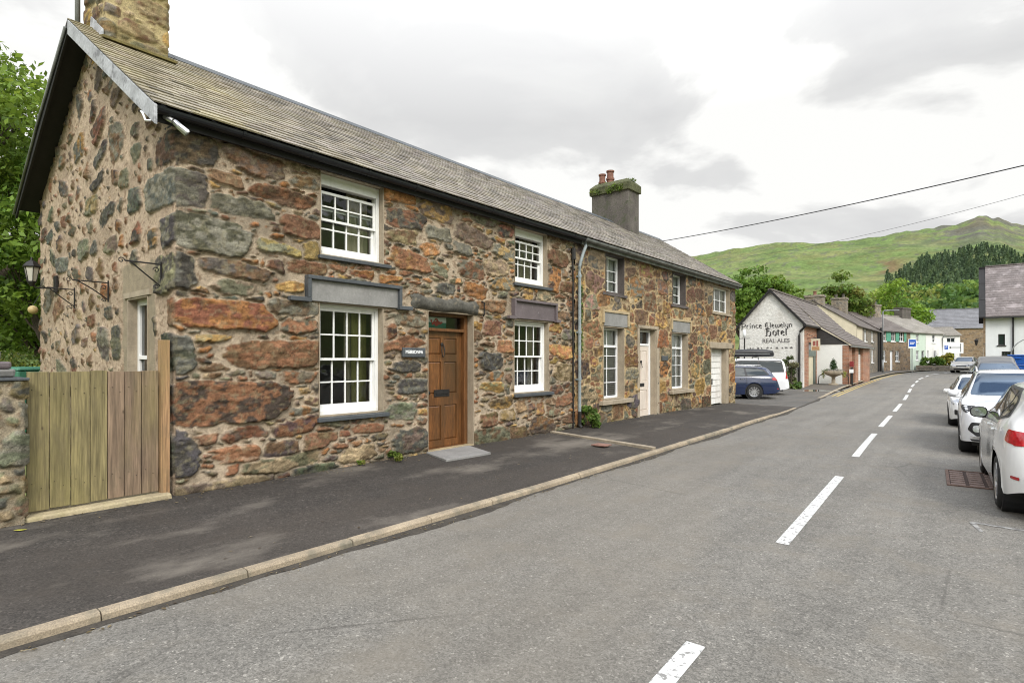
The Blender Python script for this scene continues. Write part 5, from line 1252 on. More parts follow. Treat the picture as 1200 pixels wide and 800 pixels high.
# painted lettering: a broad-nib pen drawn along strokes gives the blackletter
BL = {'P': ([[(0, -.35), (.06, 0), (.06, 1.2), (.0, 1.42)], [(.0, 1.42), (.3, 1.5), (.62, 1.25), (.62, .75), (.35, .55), (.1, .62)]], .8),
 'r': ([[(.02, .98), (.1, .9), (.1, .1), (.2, .02)], [(.12, .75), (.32, .98), (.46, .84)]], .55), 'i': ([[(.02, .98), (.1, .9), (.1, .1), (.22, .02)], [(.08, 1.28), (.16, 1.36)]], .34),
 'n': ([[(.02, .98), (.1, .9), (.1, .02)], [(.12, .78), (.36, .98), (.46, .85), (.46, .1), (.58, .02)]], .68), 'c': ([[(.44, .84), (.3, .98), (.08, .8), (.08, .2), (.28, .02), (.46, .16)]], .56),
 'e': ([[(.1, .5), (.42, .68), (.3, .98), (.08, .8), (.08, .2), (.28, .02), (.46, .16)]], .56), 'L': ([[(.64, 1.28), (.36, 1.46), (.1, 1.2), (.1, .3), (.34, .0), (.68, .2)], [(.38, 1.25), (.38, .3)]], .84),
 'l': ([[(.02, 1.52), (.1, 1.42), (.1, .1), (.22, .02)]], .32), 'w': ([[(.02, .98), (.1, .9), (.1, .2), (.25, .02), (.42, .2), (.42, .95)], [(.42, .2), (.58, .02), (.76, .2), (.76, .98)]], .92),
 'y': ([[(.02, .98), (.1, .9), (.1, .25), (.28, .05), (.46, .25)], [(.46, .98), (.46, -.1), (.28, -.36), (.08, -.3)]], .62), 'H': ([[(.02, 1.35), (.2, 1.48), (.2, .1), (.05, -.02)], [(.2, .85), (.5, 1.05), (.68, .8), (.66, .15), (.45, -.1)], [(.2, 1.3), (.5, 1.45), (.7, 1.3)]], .88),
 'o': ([[(.26, .98), (.08, .8), (.08, .2), (.26, .02), (.46, .2), (.46, .8), (.26, .98)]], .58), 't': ([[(.12, 1.28), (.12, .12), (.3, .02)], [(-.02, .95), (.3, .95)]], .42), ' ': ([], .5)}
def blackletter(mb, text, x0, x1, z0, xh, y):
    tot = sum(BL[c][1] for c in text); k = (x1-x0)/tot; cx_ = x0; nib = (.115*.72, .115*.70)
    for c in text:
        for stroke in BL[c][0]:
            for (a, b) in zip(stroke, stroke[1:]):
                pa = [(a[0]-nib[0]*.9, a[1]+nib[1]), (a[0]+nib[0]*.9, a[1]-nib[1])]; pb = [(b[0]-nib[0]*.9, b[1]+nib[1]), (b[0]+nib[0]*.9, b[1]-nib[1])]
                pts = pa+pb; ctr = (sum(p[0] for p in pts)/4, sum(p[1] for p in pts)/4)
                pts.sort(key=lambda p: math.atan2(p[1]-ctr[1], p[0]-ctr[0]))
                mb.prism([(cx_+p[0]*k, z0+p[1]*xh) for p in pts], lambda p, t: (p[0], t, p[1]), y-.006, y-.001)
        cx_ += BL[c][1]*k
for args in (('Prince', -10.33, -9.24, 3.33, .20, 32.998), ('Llewelyn', -9.10, -7.68, 3.33, .20, 32.998), ('Hotel', -9.08, -7.93, 2.90, .27, 32.998)):
    mb = MB(); blackletter(mb, *args); mb.build('painted_lettering', M['paint_black'], hot)
def text_mesh(name, body, size, m, par, loc, rot, ext=.003, sx=1.0, font_off=0):
    cu = bpy.data.curves.new('t', 'FONT'); cu.body = body; cu.size = size; cu.extrude = ext; cu.align_x = 'CENTER'; cu.align_y = 'CENTER'; cu.offset = font_off
    ob = bpy.data.objects.new('t', cu); COL.objects.link(ob)
    me = bpy.data.meshes.new_from_object(ob.evaluated_get(bpy.context.evaluated_depsgraph_get())); bpy.data.objects.remove(ob); bpy.data.curves.remove(cu)
    V = np.array([v.co for v in me.vertices]); F = [tuple(p.vertices) for p in me.polygons]; bpy.data.meshes.remove(me)
    V[:, 0] *= sx
    Mx = np.array(Matrix.Translation(loc) @ rot.to_4x4())
    V = V @ Mx[:3, :3].T+Mx[:3, 3]
    return mesh_np(name, V, F, m, par)
FRONT = Matrix.Rotation(R(90), 3, 'X')                     # text facing -y
STREET = Matrix.Rotation(R(90), 3, 'Z') @ FRONT            # text facing +x
text_mesh('painted_lettering', 'REAL ALES', .30, M['paint_faded'], hot, (-8.54, 32.995, 2.62), FRONT, .003, 1.0, .006)
# faded remains of a fourth line of paint
rr = random.Random(4); x = -9.9
while x < -7.7: 
    w_ = rr.uniform(.05, .16); mb = MB(); mb.prism([(x, 2.2), (x+w_, 2.2+rr.uniform(-.02, .02)), (x+w_*.8, 2.2+rr.uniform(.05, .12)), (x+w_*.2, 2.28)], lambda p, t: (p[0], t, p[1]), 32.992, 32.997); x += w_+rr.uniform(.05, .2)
    mb.build('paint_stain', M['paint_faded'], hot)
# hanging sign, planter, post, lamp, puddle side plants
s = thing('hanging_sign', 'square pictorial sign hanging beside the brick corner of the whitewashed outbuilding', 'sign', (-7.2, 33.9, 2.3))
mb = MB(); mb.tube([(-7.2, 33.9, 2.75), (-6.55, 33.9, 2.75)], .02, 6); mb.tube([(-7.2, 33.9, 3.0), (-6.75, 33.9, 2.76)], .012, 6); mb.build('bracket', M['black_iron'], s)
mb = MB(); mb.box(-7.0, -6.56, 33.88, 33.92, 2.08, 2.72); mb.build('board', mat('cream_sign_board', (.62, .56, .42), .5, (4, .15), (30, .1), None), s, bevel=.01)
mb = MB(); mb.mi = 0; mb.box(-6.95, -6.6, 33.872, 33.88, 2.12, 2.3); mb.mi = 1; mb.box(-6.9, -6.78, 33.87, 33.879, 2.35, 2.6); mb.box(-6.74, -6.65, 33.87, 33.879, 2.33, 2.62)
mb.build('picture', [mat('orange_sign_paint', (.42, .24, .12), .5, (6, .2), (30, .1), None), mat('red_sign_paint', (.32, .10, .08), .5, (6, .3), (30, .2), None)], s)
px_, py_ = -6.2, 35.4; pz_ = gz(py_)+.06
s = thing('stone_planter', 'weathered pedestal planter with a clipped cone bush by the white lean-to', 'planter', (px_, py_, pz_))
mb = MB(); mb.lathe([(.26, 0), (.24, .08), (.10, .14), (.09, .45), (.2, .52), (.42, .6), (.47, .78), (.43, .80), (.40, .74)], (0, 0, 0), 16); mb.build('bowl', M['concrete'], s, local=True, smooth=True)
mb = MB(); 
for a in (-.75, .75): mb.tube([(a, 0, 0), (a*.95, 0, .5), (a*.5, 0, .78)], .02, 6)
mb.build('stand', M['black_iron'], s, local=True)
V, F, C = leaf_arrays([(0, 0, 1.0, .2, .2, .22), (0, 0, 1.2, .16, .16, .22), (0, 0, 1.36, .09, .09, .14)], 900, .06, [(.03, .07, .02), (.045, .09, .025)], 3); mesh_np('cone_bush', V, F, M['leaf'], s, fcol=C, local=True)
V, F, C = leaf_arrays([(-.3, 0, .8, .28, .25, .12), (.3, 0, .78, .28, .25, .14), (0, -.2, .8, .25, .2, .1), (-.5, 0, .6, .12, .12, .25), (.52, 0, .6, .12, .12, .2)], 1000, .06, [(.12, .2, .03), (.3, .33, .05), (.05, .1, .02), (.35, .3, .3)], 4); mesh_np('trailing_plants', V, F, M['leaf'], s, fcol=C, local=True)
s = thing('marker_post', 'slim dark post with a red top and a white plate by the brick corner pier', 'post', (-5.45, 36.2, gz(36)+.08))
mb = MB(); mb.tube([(0, 0, 0), (0, 0, .95)], .07, 10); mb.build('post', M['black_iron'], s, local=True); mb = MB(); mb.box(-.1, .1, -.1, .1, .98, 1.3); mb.build('red_top', mat('red_post_paint', (.25, .03, .03), .5, (8, .3), (40, .2), None), s, local=True, bevel=.03); mb = MB(); mb.box(-.1, .1, -.11, -.075, .66, .86); mb.build('plate', M['sign_white'], s, local=True)
s = thing('garden_lamp_post', 'thin black lamp post with a small cross bar in front of the painted gable', 'lamp post', (-10.0, 32.4, 0.05))
mb = MB(); mb.tube([(0, 0, 0), (0, 0, 2.75)], .035, 8); mb.tube([(-.28, 0, 2.72), (.28, 0, 2.72)], .02, 6); mb.build('post', M['black_iron'], s, local=True); mb = MB(); mb.lathe([(.05, 2.76), (.09, 2.95), (.08, 3.15), (.02, 3.22)], (0, 0, 0), 10); mb.build('lamp', M['sign_white'], s, local=True, smooth=True)
bush('climbing_shrub', 'tall straggly climbing shrub against the right edge of the painted gable', 'shrub', (-7.75, 32.6, .05), 1.0, .7, 2.3, 2600, .10, [(.06, .10, .03), (.12, .15, .05), (.2, .18, .1), (.09, .12, .05)], 7, nb=22)
bush('fern_clump', 'low green fern clump at the foot of the painted gable by the puddle', 'plant', (-7.5, 31.9, .04), 1.2, .8, .55, 900, .13, [(.06, .12, .025), (.12, .16, .04)], 8)
bush('green_shrub', 'bright green shrub growing behind the parked cars below the gable', 'shrub', (-10.6, 31.6, .0), 1.4, 1.2, 2.1, 2200, .12, [(.09, .17, .03), (.06, .12, .025)], 9, nb=16)
bush('yellow_shrub', 'yellow green garden shrub beside the parking direction sign', 'shrub', (-2.55, 71.2, gz(70)), 2.3, 1.8, 2.0, 2200, .22, [(.25, .27, .03), (.16, .22, .03), (.3, .25, .05)], 10)
bush('green_garden_shrub', 'dark green garden shrub in front of the white end house', 'shrub', (-3.7, 70.3, gz(70)), 2.0, 1.6, 1.7, 2000, .2, [(.07, .14, .02), (.11, .18, .03)], 11)
mb = MB(); mb.box(-4.9, -1.9, 69.2, 69.5, gz(69), gz(69)+.55); o = mb.build('garden_wall', M['st_grey'], bevel=.03); tag(o, 'low rough stone garden wall under the two shrubs at the bend', 'wall')
# street lamp, signs
s = thing('street_lamp', 'tall slim grey street lamp with one short arm by the green shuttered house', 'street lamp', (-6.55, 59.2, gz(59)))
mb = MB(); mb.tube([(0, 0, 0), (0, 0, 1.2)], .09, 10); mb.tube([(0, 0, 1.2), (0, 0, 5.4), (.1, .05, 5.5), (.85, .5, 5.52)], .045, 8); mb.build('pole', M['grey_metal'], s, local=True, smooth=True); mb = MB(); mb.box(.6, 1.15, .38, .68, 5.46, 5.56); mb.build('lamp_head', M['grey_metal'], s, local=True, bevel=.03)
s = thing('direction_sign', 'white parking direction sign with a blue square and a black arrow on two posts', 'sign', (-2.05, 73.2, gz(73)))
s.rotation_euler = (0, 0, R(38)); 
mb = MB(); mb.tube([(-.7, .06, 0), (-.7, .06, 2.78)], .045, 8); mb.build('post', M['grey_metal'], s, local=True); mb = MB(); mb.tube([(.7, .06, 0), (.7, .06, 2.78)], .045, 8); mb.build('post', M['grey_metal'], s, local=True)
mb = MB(); mb.box(-1.0, 1.0, 0, .03, 1.72, 2.80); mb.build('panel', M['sign_white'], s, local=True, bevel=.01)
mb = MB(); mb.box(-.9, -.54, -.008, -.001, 2.12, 2.5); pn = mb.build('blue_square', M['sign_blue'], s, local=True)
mb = MB(); mb.box(-.44, .68, -.006, -.001, 2.27, 2.34); mb.prism([(-.46, 2.305), (-.26, 2.42), (-.26, 2.19)], lambda p, t: (p[0], t, p[1]), -.007, -.001); mb.box(.68, .76, -.006, -.001, 1.85, 2.72); mb.build('arrow', M['paint_black'], s, local=True)
M4 = Matrix.Translation(s.location) @ Matrix.Rotation(R(38), 4, 'Z')
text_mesh('letter', 'P', .36, M['sign_white'], s, (M4 @ Vector((-.72, -.012, 2.31))), Matrix.Rotation(R(38), 3, 'Z') @ FRONT)
s = thing('blue_sign', 'small blue board with a white border on a post by the mint green house', 'sign', (-4.55, 60.9, gz(61)))
s.rotation_euler = (0, 0, R(37))
mb = MB(); mb.tube([(0, .05, 0), (0, .05, 2.95)], .035, 8); mb.build('post', M['grey_metal'], s, local=True); mb = MB(); mb.box(-.34, .34, 0, .03, 2.2, 3.0); mb.build('panel', M['sign_white'], s, local=True, bevel=.01); mb = MB(); mb.box(-.29, .29, -.007, -.001, 2.34, 2.95); mb.build('blue_face', M['sign_blue'], s, local=True)
mb = MB(); mb.box(-.22, .2, -.012, -.008, 2.66, 2.73); mb.box(-.22, .12, -.012, -.008, 2.54, 2.59); mb.build('white_bars', M['sign_white'], s, local=True)
# ---- rendered house on the right with the steep slate roof
hR = row_house('rendered_house', 'pale rendered house with a steep purple slate roof on the right of the street', (.36, 58, gz(58)), 0, 16, 8.4, 4.95, 4.0, M['wall_pale'], M['roof_brown'], None,
               [(.75, 1.15, 2.35, 3.2, 1, 1), (.95, 1.5, 1.52, 1.86, 3, 1), (6, 7.4, 2.3, 3.6, 2, 2)], [(4.5, 5.5, .02, 2.1, M['black'])], wfm=M['board'])
M['roof_purple'] = mat('purple_slate_roof', (.16, .135, .13), .65, (1.0, .3), (9, .3), (7, .5), tint=((.32, .28, .28), 1.6, .52, .7), bdist=.03)
far_roof(hR, 16, 8.4, 4.95, 4.0, M['roof_purple'], over=.0, ov_e=.45, ncourse=22)
far_roof(hR, .0, 8.4, 4.9, 3.97, M['soffit'], over=0, ov_e=.45, name='verge_soffit', xa=-.42, ncourse=3)
mb = MB(); mb.box(-.14, -.005, -.02, .5, 0, 4.6); mb.build('corner_quoins', M['st_brown'], hR, local=True)
mb = MB(); mb.tube([(1.62, -.09, .02), (1.62, -.09, 4.75)], .055, 8); mb.build('downpipe', M['black'], hR, local=True)
mb = MB(); mb.box(-.05, 16, -.55, -.43, 4.42, 4.52); mb.build('gutter', M['black'], hR, local=True)
mb = MB(); mb.tube([(2.35, -.1, 4.7), (2.35, -.5, 5.9)], .03, 6); mb.build('vent_pipe', M['lead'], hR, local=True)
s = thing('wall_lantern', 'black lantern on the dark corner of the pale rendered house', 'lantern', (-.05, 57.8, gz(58)+2.6))
mb = MB(); mb.tube([(.3, .2, .3), (-.15, .0, .3), (-.15, 0, .2)], .02, 6); mb.build('bracket', M['black_iron'], s, local=True); mb = MB(); mb.lathe([(.05, -.25), (.12, .1), (.17, .12), (.04, .26), (0, .28)], (-.15, 0, 0), 8); mb.build('lantern_body', M['black_iron'], s, local=True)
s = thing('garden_arch', 'curved grey metal garden arch in front of the pale rendered house', 'garden arch', (2.6, 47, gz(47)))
mb = MB()
for off in (0, .5):
    mb.tube([(-1.1, off, 0), (-1.1, off, 1.6)]+[(-1.1*math.cos(math.pi*k/12), off, 1.6+1.1*math.sin(math.pi*k/12)) for k in range(13)]+[(1.1, off, 0)], .03, 6)
for k in range(9): a = math.pi*k/8; mb.tube([(-1.1*math.cos(a), 0, 1.6+1.1*math.sin(a)), (-1.1*math.cos(a), .5, 1.6+1.1*math.sin(a))], .02, 6)
mb.build('hoops', M['grey_metal'], s, local=True)
lab = ['blue plastic recycling box, topmost of the stack behind the white cars', 'blue plastic recycling box, middle of the stack behind the white cars', 'blue plastic recycling box, lowest of the stack behind the white cars']
for k in range(3):
    z0 = gz(41)+.1+.53*(2-k)
    s = thing('recycling_box', lab[k], 'recycling box', (1.62, 41+.04*k, z0), .08*(k-1), 'stacked blue recycling boxes')
    mb = MB(); w_ = .42; mb.hexa([(-w_*.86, -.25, 0), (w_*.86, -.25, 0), (w_*.86, .25, 0), (-w_*.86, .25, 0), (-w_, -.3, .46), (w_, -.3, .46), (w_, .3, .46), (-w_, .3, .46)]); mb.build('box', M['blue_plastic'], s, local=True, bevel=.03)
    mb = MB(); mb.box(-w_-.03, w_+.03, -.33, .33, .462, .52); mb.build('lid', M['blue_plastic'], s, local=True, bevel=.02)
    mb = MB(); mb.box(-.12, .12, -.33, -.29, .30, .36); mb.build('handle', M['blue_plastic'], s, local=True, bevel=.01)
# ================================================================== TREES AND WOODS
tree('ash_tree', 'tall leafy ash tree rising behind the left gable', 'tree', (-19.5, 2.6, -.1), 10.0, 7.5, 12000, .17, [(.18, .27, .035), (.13, .21, .03), (.23, .30, .05), (.10, .17, .025)], 21)
tree('garden_tree', 'dense dark green garden tree behind the wooden gate', 'tree', (-18.6, 4.2, -.1), 7.2, 5.2, 16000, .15, [(.055, .11, .018), (.09, .17, .025), (.15, .23, .03)], 22, trunk_h=.2)
tree('hillside_ash_tree', 'paler ash tree on the slope further left beyond the gable', 'tree', (-25, 1.5, 0), 10.5, 9, 14000, .2, [(.15, .23, .04), (.18, .26, .045), (.11, .18, .03)], 23)
tree('back_garden_tree', 'low spreading tree filling the back garden beyond the gable', 'tree', (-23, 5.2, -.1), 6.5, 7.5, 12000, .17, [(.09, .16, .02), (.13, .21, .03)], 25, trunk_h=.15)
bush('garden_shrub', 'yellow flowered garden shrub seen over the wooden gate', 'shrub', (-17.2, 2.75, 0), 2.0, 1.8, 2.3, 5000, .09, [(.16, .20, .03), (.09, .14, .03), (.3, .3, .08), (.06, .1, .02)], 24, nb=24)
bush('laurel_bush', 'dark laurel bush at the back corner of the gable', 'shrub', (-15.6, 4.3, 0), 2.0, 2.0, 3.2, 6000, .12, [(.03, .065, .015), (.05, .1, .02)], 26, nb=30)
SP = [('bright_green_tree', 'bright yellow green tree standing above the end chimneys of the terrace', (-7.3, 88, 0), 11.4, 9.5, [(.16, .27, .03), (.11, .2, .03), (.2, .3, .04)], 31),
      ('broadleaf_tree', 'broad green tree directly behind the apex of the painted gable', (-13.5, 55, 0), 9.0, 8.5, [(.10, .18, .025), (.15, .23, .035), (.19, .21, .05)], 32),
      ('broadleaf_tree', 'tall green tree left of the painted gable beside the stone eaves', (-16, 53, 0), 10, 8.0, [(.09, .17, .025), (.14, .22, .035)], 33),
      ('broadleaf_tree', 'yellowish green tree right of the painted gable apex', (-12.0, 66, 0), 10.2, 7.5, [(.13, .20, .035), (.10, .18, .03), (.19, .18, .05)], 34),
      ('broadleaf_tree', 'dark rounded tree behind the first terrace chimneys', (-13, 80, 0), 9.4, 8, [(.05, .10, .02), (.07, .13, .025)], 35),
      ('broadleaf_tree', 'mid green tree peeping between the terrace chimneys', (-9.9, 100, 0), 9.5, 9, [(.07, .13, .025), (.1, .17, .03)], 36),
      ('broadleaf_tree', 'deep green tree low behind the cottage eaves furthest from the road', (-20, 62, 0), 10, 9, [(.05, .10, .02), (.08, .14, .025)], 37)]
for (nm, lb, (x, y, z), h, w_, cols, sd) in SP:
    tree(nm, lb, 'tree', (x, y, gz(y)), h, w_, 6500, .36, cols, sd, group='trees behind the houses')
def wood(name, label, n, azr, rr_, hgt, kind, cols, seed, fwood=None):
    r = np.random.default_rng(seed); Vs, Cs = [], []
    az = r.uniform(*azr, n); rad = np.sqrt(r.uniform(rr_[0]**2, rr_[1]**2, n))
    if fwood is not None: k = fwood(az, rad, r); az, rad = az[k], rad[k]
    z = terrain_z(az, rad); x = rad*np.sin(np.radians(az)); y = rad*np.cos(np.radians(az))
    for i in range(len(az)):
        h = hgt*r.uniform(.65, 1.25); c = np.array(cols[r.integers(len(cols))])*r.uniform(.75, 1.25)
        if kind == 'conifer':
            m_ = 90; t_ = r.random(m_)**.75; a = r.uniform(0, 6.28, m_); q = (1-t_)*h*.25*r.uniform(.5, 1.1, m_)
            P = np.stack([x[i]+np.cos(a)*q, y[i]+np.sin(a)*q, z[i]+t_*h], -1); s = h*.075*r.uniform(.7, 1.4, m_)
        else:
            m_ = 190; nb = 9; bl = r.normal(size=(nb, 3))*np.array([.2, .2, .11])*h+np.array([0, 0, .62*h]); bi = r.integers(0, nb, m_)
            d = r.normal(size=(m_, 3)); d /= np.linalg.norm(d, axis=1)[:, None]
            P = bl[bi]+d*h*.19*r.random(m_)[:, None]**.4+np.array([x[i], y[i], z[i]]); s = h*.075*r.uniform(.6, 1.4, m_)
        nrm = r.normal(size=(m_, 3))+np.array([0, 0, .4]); nrm /= np.linalg.norm(nrm, axis=1)[:, None]
        t = np.cross(nrm, r.normal(size=(m_, 3))); t /= np.linalg.norm(t, axis=1)[:, None]; b = np.cross(nrm, t); s = s[:, None]
        Vs.append(np.stack([P-t*s, P+b*s*.7, P+t*s, P-b*s*.7], 1).reshape(-1, 3)); Cs.append(c*r.uniform(.7, 1.3, (m_, 1)))
    V = np.concatenate(Vs); C = np.concatenate(Cs)
    o = mesh_np(name, V, np.arange(len(V)).reshape(-1, 4), M['leaf'], fcol=C)
    return tag(o, label, 'wood', kind='stuff')
a0 = az_of(1022)
def con(az, rad, r): return (rad > 470+60*np.sin(az*1.7)+(a0+6-az)*6) & (rad < 820-np.maximum(0, (a0+3.4-az))*95+30*np.sin(az*5))
wood('conifer_wood', 'dark conifer plantation across the lower slope of the hill', 1400, (a0, 3.5), (400, 840), 9.5, 'conifer', [(.085, .13, .07), (.10, .15, .075), (.115, .17, .08), (.07, .11, .06)], 41, con)
def brd(az, rad, r): return (vnoise(az*2.2+50, rad/55, 77) > .33-.25*(az > a0)) & (rad < 300+np.clip((az-az_of(940))*26, 0, 190))
wood('broadleaf_wood', 'rounded broadleaf wood along the foot of the hill', 640, (az_of(905), 4), (215, 520), 13, 'broad', [(.08, .15, .035), (.11, .19, .04), (.14, .21, .045), (.19, .23, .05), (.06, .12, .03)], 42, brd)
def sct(az, rad, r): return vnoise(az*1.5+20, rad/70, 78) > .56
wood('hedgerow_trees', 'scattered dark trees on the lower hill pasture', 210, (az_of(815), az_of(1060)), (230, 470), 11, 'broad', [(.05, .09, .025), (.065, .12, .025), (.045, .08, .03)], 43, sct)
wood('valley_wood', 'wooded valley side to the left of the cottages', 420, (-130, -62), (50, 230), 11, 'broad', [(.05, .10, .02), (.07, .13, .025), (.10, .16, .03)], 44)
# ================================================================== CARS
def cubic(pts):
    xs = np.array([p[0] for p in pts], float); ys = np.array([p[1] for p in pts], float)
    h = np.diff(xs); d = np.diff(ys)/h; m = np.zeros(len(xs))
    m[0], m[-1] = d[0], d[-1]
    for i in range(1, len(xs)-1):
        m[i] = 0 if d[i-1]*d[i] <= 0 else 2*d[i-1]*d[i]/(d[i-1]+d[i])
    def f(x):
        x = np.clip(x, xs[0], xs[-1]); i = np.clip(np.searchsorted(xs, x)-1, 0, len(h)-1); t = (x-xs[i])/h[i]
        return (2*t**3-3*t**2+1)*ys[i]+(t**3-2*t**2+t)*h[i]*m[i]+(-2*t**3+3*t**2)*ys[i+1]+(t**3-t**2)*h[i]*m[i+1]
    return f
def catmull(P, n):
    """dense points along rows P (k, 2)"""
    P = np.asarray(P); k = len(P); out = []
    for i in range(k-1):
        p0, p1, p2, p3 = P[max(i-1, 0)], P[i], P[i+1], P[min(i+2, k-1)]
        for t in np.linspace(0, 1, n, endpoint=False):
            out.append(.5*((2*p1)+(-p0+p2)*t+(2*p0-5*p1+4*p2-p3)*t*t+(-p0+3*p1-3*p2+p3)*t**3))
    out.append(P[-1]); return np.array(out)
def project(bvh, outline, axis, sgn, off, step=.035):
    """lay a flat outline on the body: axis 'y' -> outline in (x,z), axis 'x' -> (y,z), axis 'z' -> (x,y)"""
    pts = []
    n = len(outline)
    for i in range(n):
        a, b = np.array(outline[i], float), np.array(outline[(i+1) % n], float); k = max(1, int(np.hypot(*(b-a))/step))
        for j in range(k): pts.append(a+(b-a)*j/k)
    poly = np.array(pts); edges = [(i, (i+1) % len(poly)) for i in range(len(poly))]
    lo, hi_ = poly.min(0), poly.max(0); ins = []
    for u in np.arange(lo[0]+step*.5, hi_[0], step):
        for v in np.arange(lo[1]+step*.5, hi_[1], step):
            c = False; j = len(poly)-1
            for i in range(len(poly)):
                if (poly[i, 1] > v) != (poly[j, 1] > v) and u < (poly[j, 0]-poly[i, 0])*(v-poly[i, 1])/(poly[j, 1]-poly[i, 1])+poly[i, 0]: c = not c
                j = i
            if c and np.min(np.hypot(poly[:, 0]-u, poly[:, 1]-v)) > step*.4: ins.append((u, v))
    allp = [Vector(p) for p in poly]+[Vector(p) for p in ins]
    vv, _, ff, *_r = delaunay_2d_cdt(allp, [], [list(range(len(poly)))], 1, 1e-5)
    V = []; ok = []
    for p in vv:
        if axis == 'y': o_, d_ = Vector((p.x, 5*sgn, p.y)), Vector((0, -sgn, 0))
        elif axis == 'x': o_, d_ = Vector((5*sgn, p.x, p.y)), Vector((-sgn, 0, 0))
        else: o_, d_ = Vector((p.x, p.y, 5)), Vector((0, 0, -1))
        hit = bvh.ray_cast(o_, d_)
        if hit[0] is None: V.append((0, 0, 0)); ok.append(False)
        else:
            nn = hit[1] if hit[1].dot(d_) < 0 else -hit[1]
            V.append(tuple(hit[0]+nn*off)); ok.append(True)
    F = [tuple(f) for f in ff if all(ok[i] for i in f)]
    return V, F
def rounded(poly, r=.04, n=4):
    out = []; k = len(poly)
    for i in range(k):
        p0, p1, p2 = (np.array(poly[j % k], float) for j in (i-1, i, i+1))
        a = p0-p1; b = p2-p1; la, lb = np.hypot(*a), np.hypot(*b); rr = min(r, la*.45, lb*.45)
        A, B = p1+a/la*rr, p1+b/lb*rr
        for t in np.linspace(0, 1, n): out.append(tuple((1-t)**2*A+2*t*(1-t)*p1+t*t*B))
    return out
def car(spec, name, label, paint, group=None):
    L, W, H_ = spec['L'], spec['W'], spec['H']; wr = spec['wr']; xf, xr_ = spec['xf'], spec['xr']; aR = wr*1.14
    zt = cubic(spec['top']); zb = cubic(spec['belt']); yr = cubic(spec['yroof']); ym = cubic(spec['plan']); zl = cubic(spec['low']); bw = spec.get('beltin', .05)
    xs = set(np.round(np.arange(-L/2, L/2+.001, .045), 4))
    for xw in (xf, xr_):
        xs = {x for x in xs if abs(x-xw) > aR*1.02}
        xs |= set(np.round(xw+aR*np.sin(np.linspace(-math.pi/2, math.pi/2, 25)), 5)); xs |= {round(xw-aR-.003, 5), round(xw+aR+.003, 5)}
    xs |= {round(s*(L/2-e), 5) for s in (-1, 1) for e in (.0, .004, .012, .025, .045, .07, .1, .14)}
    xs = np.array(sorted(x for x in xs if abs(x) <= L/2+1e-6))
    rows = []
    for x in xs:
        low = float(zl(x)); arch = 0
        for xw in (xf, xr_):
            if abs(x-xw) < aR: arch = max(arch, wr+math.sqrt(max(0, aR*aR-(x-xw)**2))*1.0)
        e = max(0, (abs(x)-(L/2-.16))/.16); rnd = 1-math.sqrt(max(0, 1-min(1, e)**2))
        y = float(ym(x))-rnd*.10; top = float(zt(x))-rnd*.06*(1 if x > 0 else .3); belt = min(float(zb(x)), top-.03)-rnd*.03
        l0 = max(low, arch); ro = min(float(yr(x)), y-.05)-rnd*.05; ze = top-spec.get('crown', .055)*(1-rnd*.4)
        ze = max(ze, belt+.012)
        P = [(y-.012 if arch == 0 else y+.004, l0), (y+(.004 if arch else 0), l0+(belt-l0)*.12 if arch else low+(belt-low)*.22), (y+.008, max(low+(belt-low)*.55, l0+.04)), (y-.012, max(low+(belt-low)*.8, l0+.07)), (y-bw, max(belt, l0+.1)),
             (y-bw+(ro-(y-bw))*.5, belt+(ze-belt)*.52), (ro, ze), (ro*.62, top-.015), (0, top)]
        rows.append(catmull(P, 5))
    A = np.array(rows); ns, nr_ = A.shape[:2]
    V = []; bulge = spec.get('bulge', .05)
    for i, x in enumerate(xs):
        for j in range(nr_): V.append((x, A[i, j, 0], A[i, j, 1]))
    V = np.array(V).reshape(ns, nr_, 3)
    # bow the nose and tail in plan
    for end in (0, 1):
        wgt = np.clip((np.abs(xs)-(L/2-.5))/.5, 0, 1)**2*((xs > 0) == bool(end))
        V[:, :, 0] += (1 if end else -1)*(wgt[:, None]*bulge*(1-(V[:, :, 1]/(W/2))**2)-wgt[:, None]*spec.get('rake', (.10, .16))[end]*np.clip((V[:, :, 2]-.45)/.6, 0, 1))
    full = np.concatenate([V, V[:, -2::-1]*np.array([1, -1, 1])], 1); n2 = full.shape[1]
    idx = np.arange(ns*n2).reshape(ns, n2)
    F = [tuple(f) for f in np.stack([idx[:-1, :-1], idx[:-1, 1:], idx[1:, 1:], idx[1:, :-1]], -1).reshape(-1, 4)]
    VV = [tuple(p) for p in full.reshape(-1, 3)]
    for end in (0, ns-1):      # closed nose and tail: strips between mirrored ring points, bowed outwards
        prev = None; m_ = 9
        for j in range(nr_):
            a, b = full[end, j], full[end, n2-1-j]; line = []
            for k in range(m_):
                t = k/(m_-1)
                if k == 0: line.append(int(idx[end, j])); continue
                if k == m_-1: line.append(int(idx[end, n2-1-j])); continue
                p = a*(1-t)+b*t; p = p+np.array([(1 if end else -1)*bulge*.7*(1-(2*t-1)**2)*min(1, abs(a[1])/(W/2)), 0, 0]); VV.append(tuple(p)); line.append(len(VV)-1)
            if prev:
                for k in range(m_-1):
                    q = [prev[k], prev[k+1], line[k+1], line[k]]; q = list(dict.fromkeys(q))
                    if len(q) > 2: F.append(tuple(q if end else q[::-1]))
            prev = line if j < nr_-1 else None
            if j == nr_-2:
                # last: fan to the centre point of the ring
                c = int(idx[end, nr_-1])
                for k in range(m_-1):
                    q = list(dict.fromkeys([line[k], line[k+1], c]))
                    if len(q) > 2: F.append(tuple(q if end else q[::-1]))
                break
    root = thing(name, label, 'car', (0, 0, 0), 0, group)
    body = mesh_np('body', VV, F, paint, root, smooth=True, local=True)
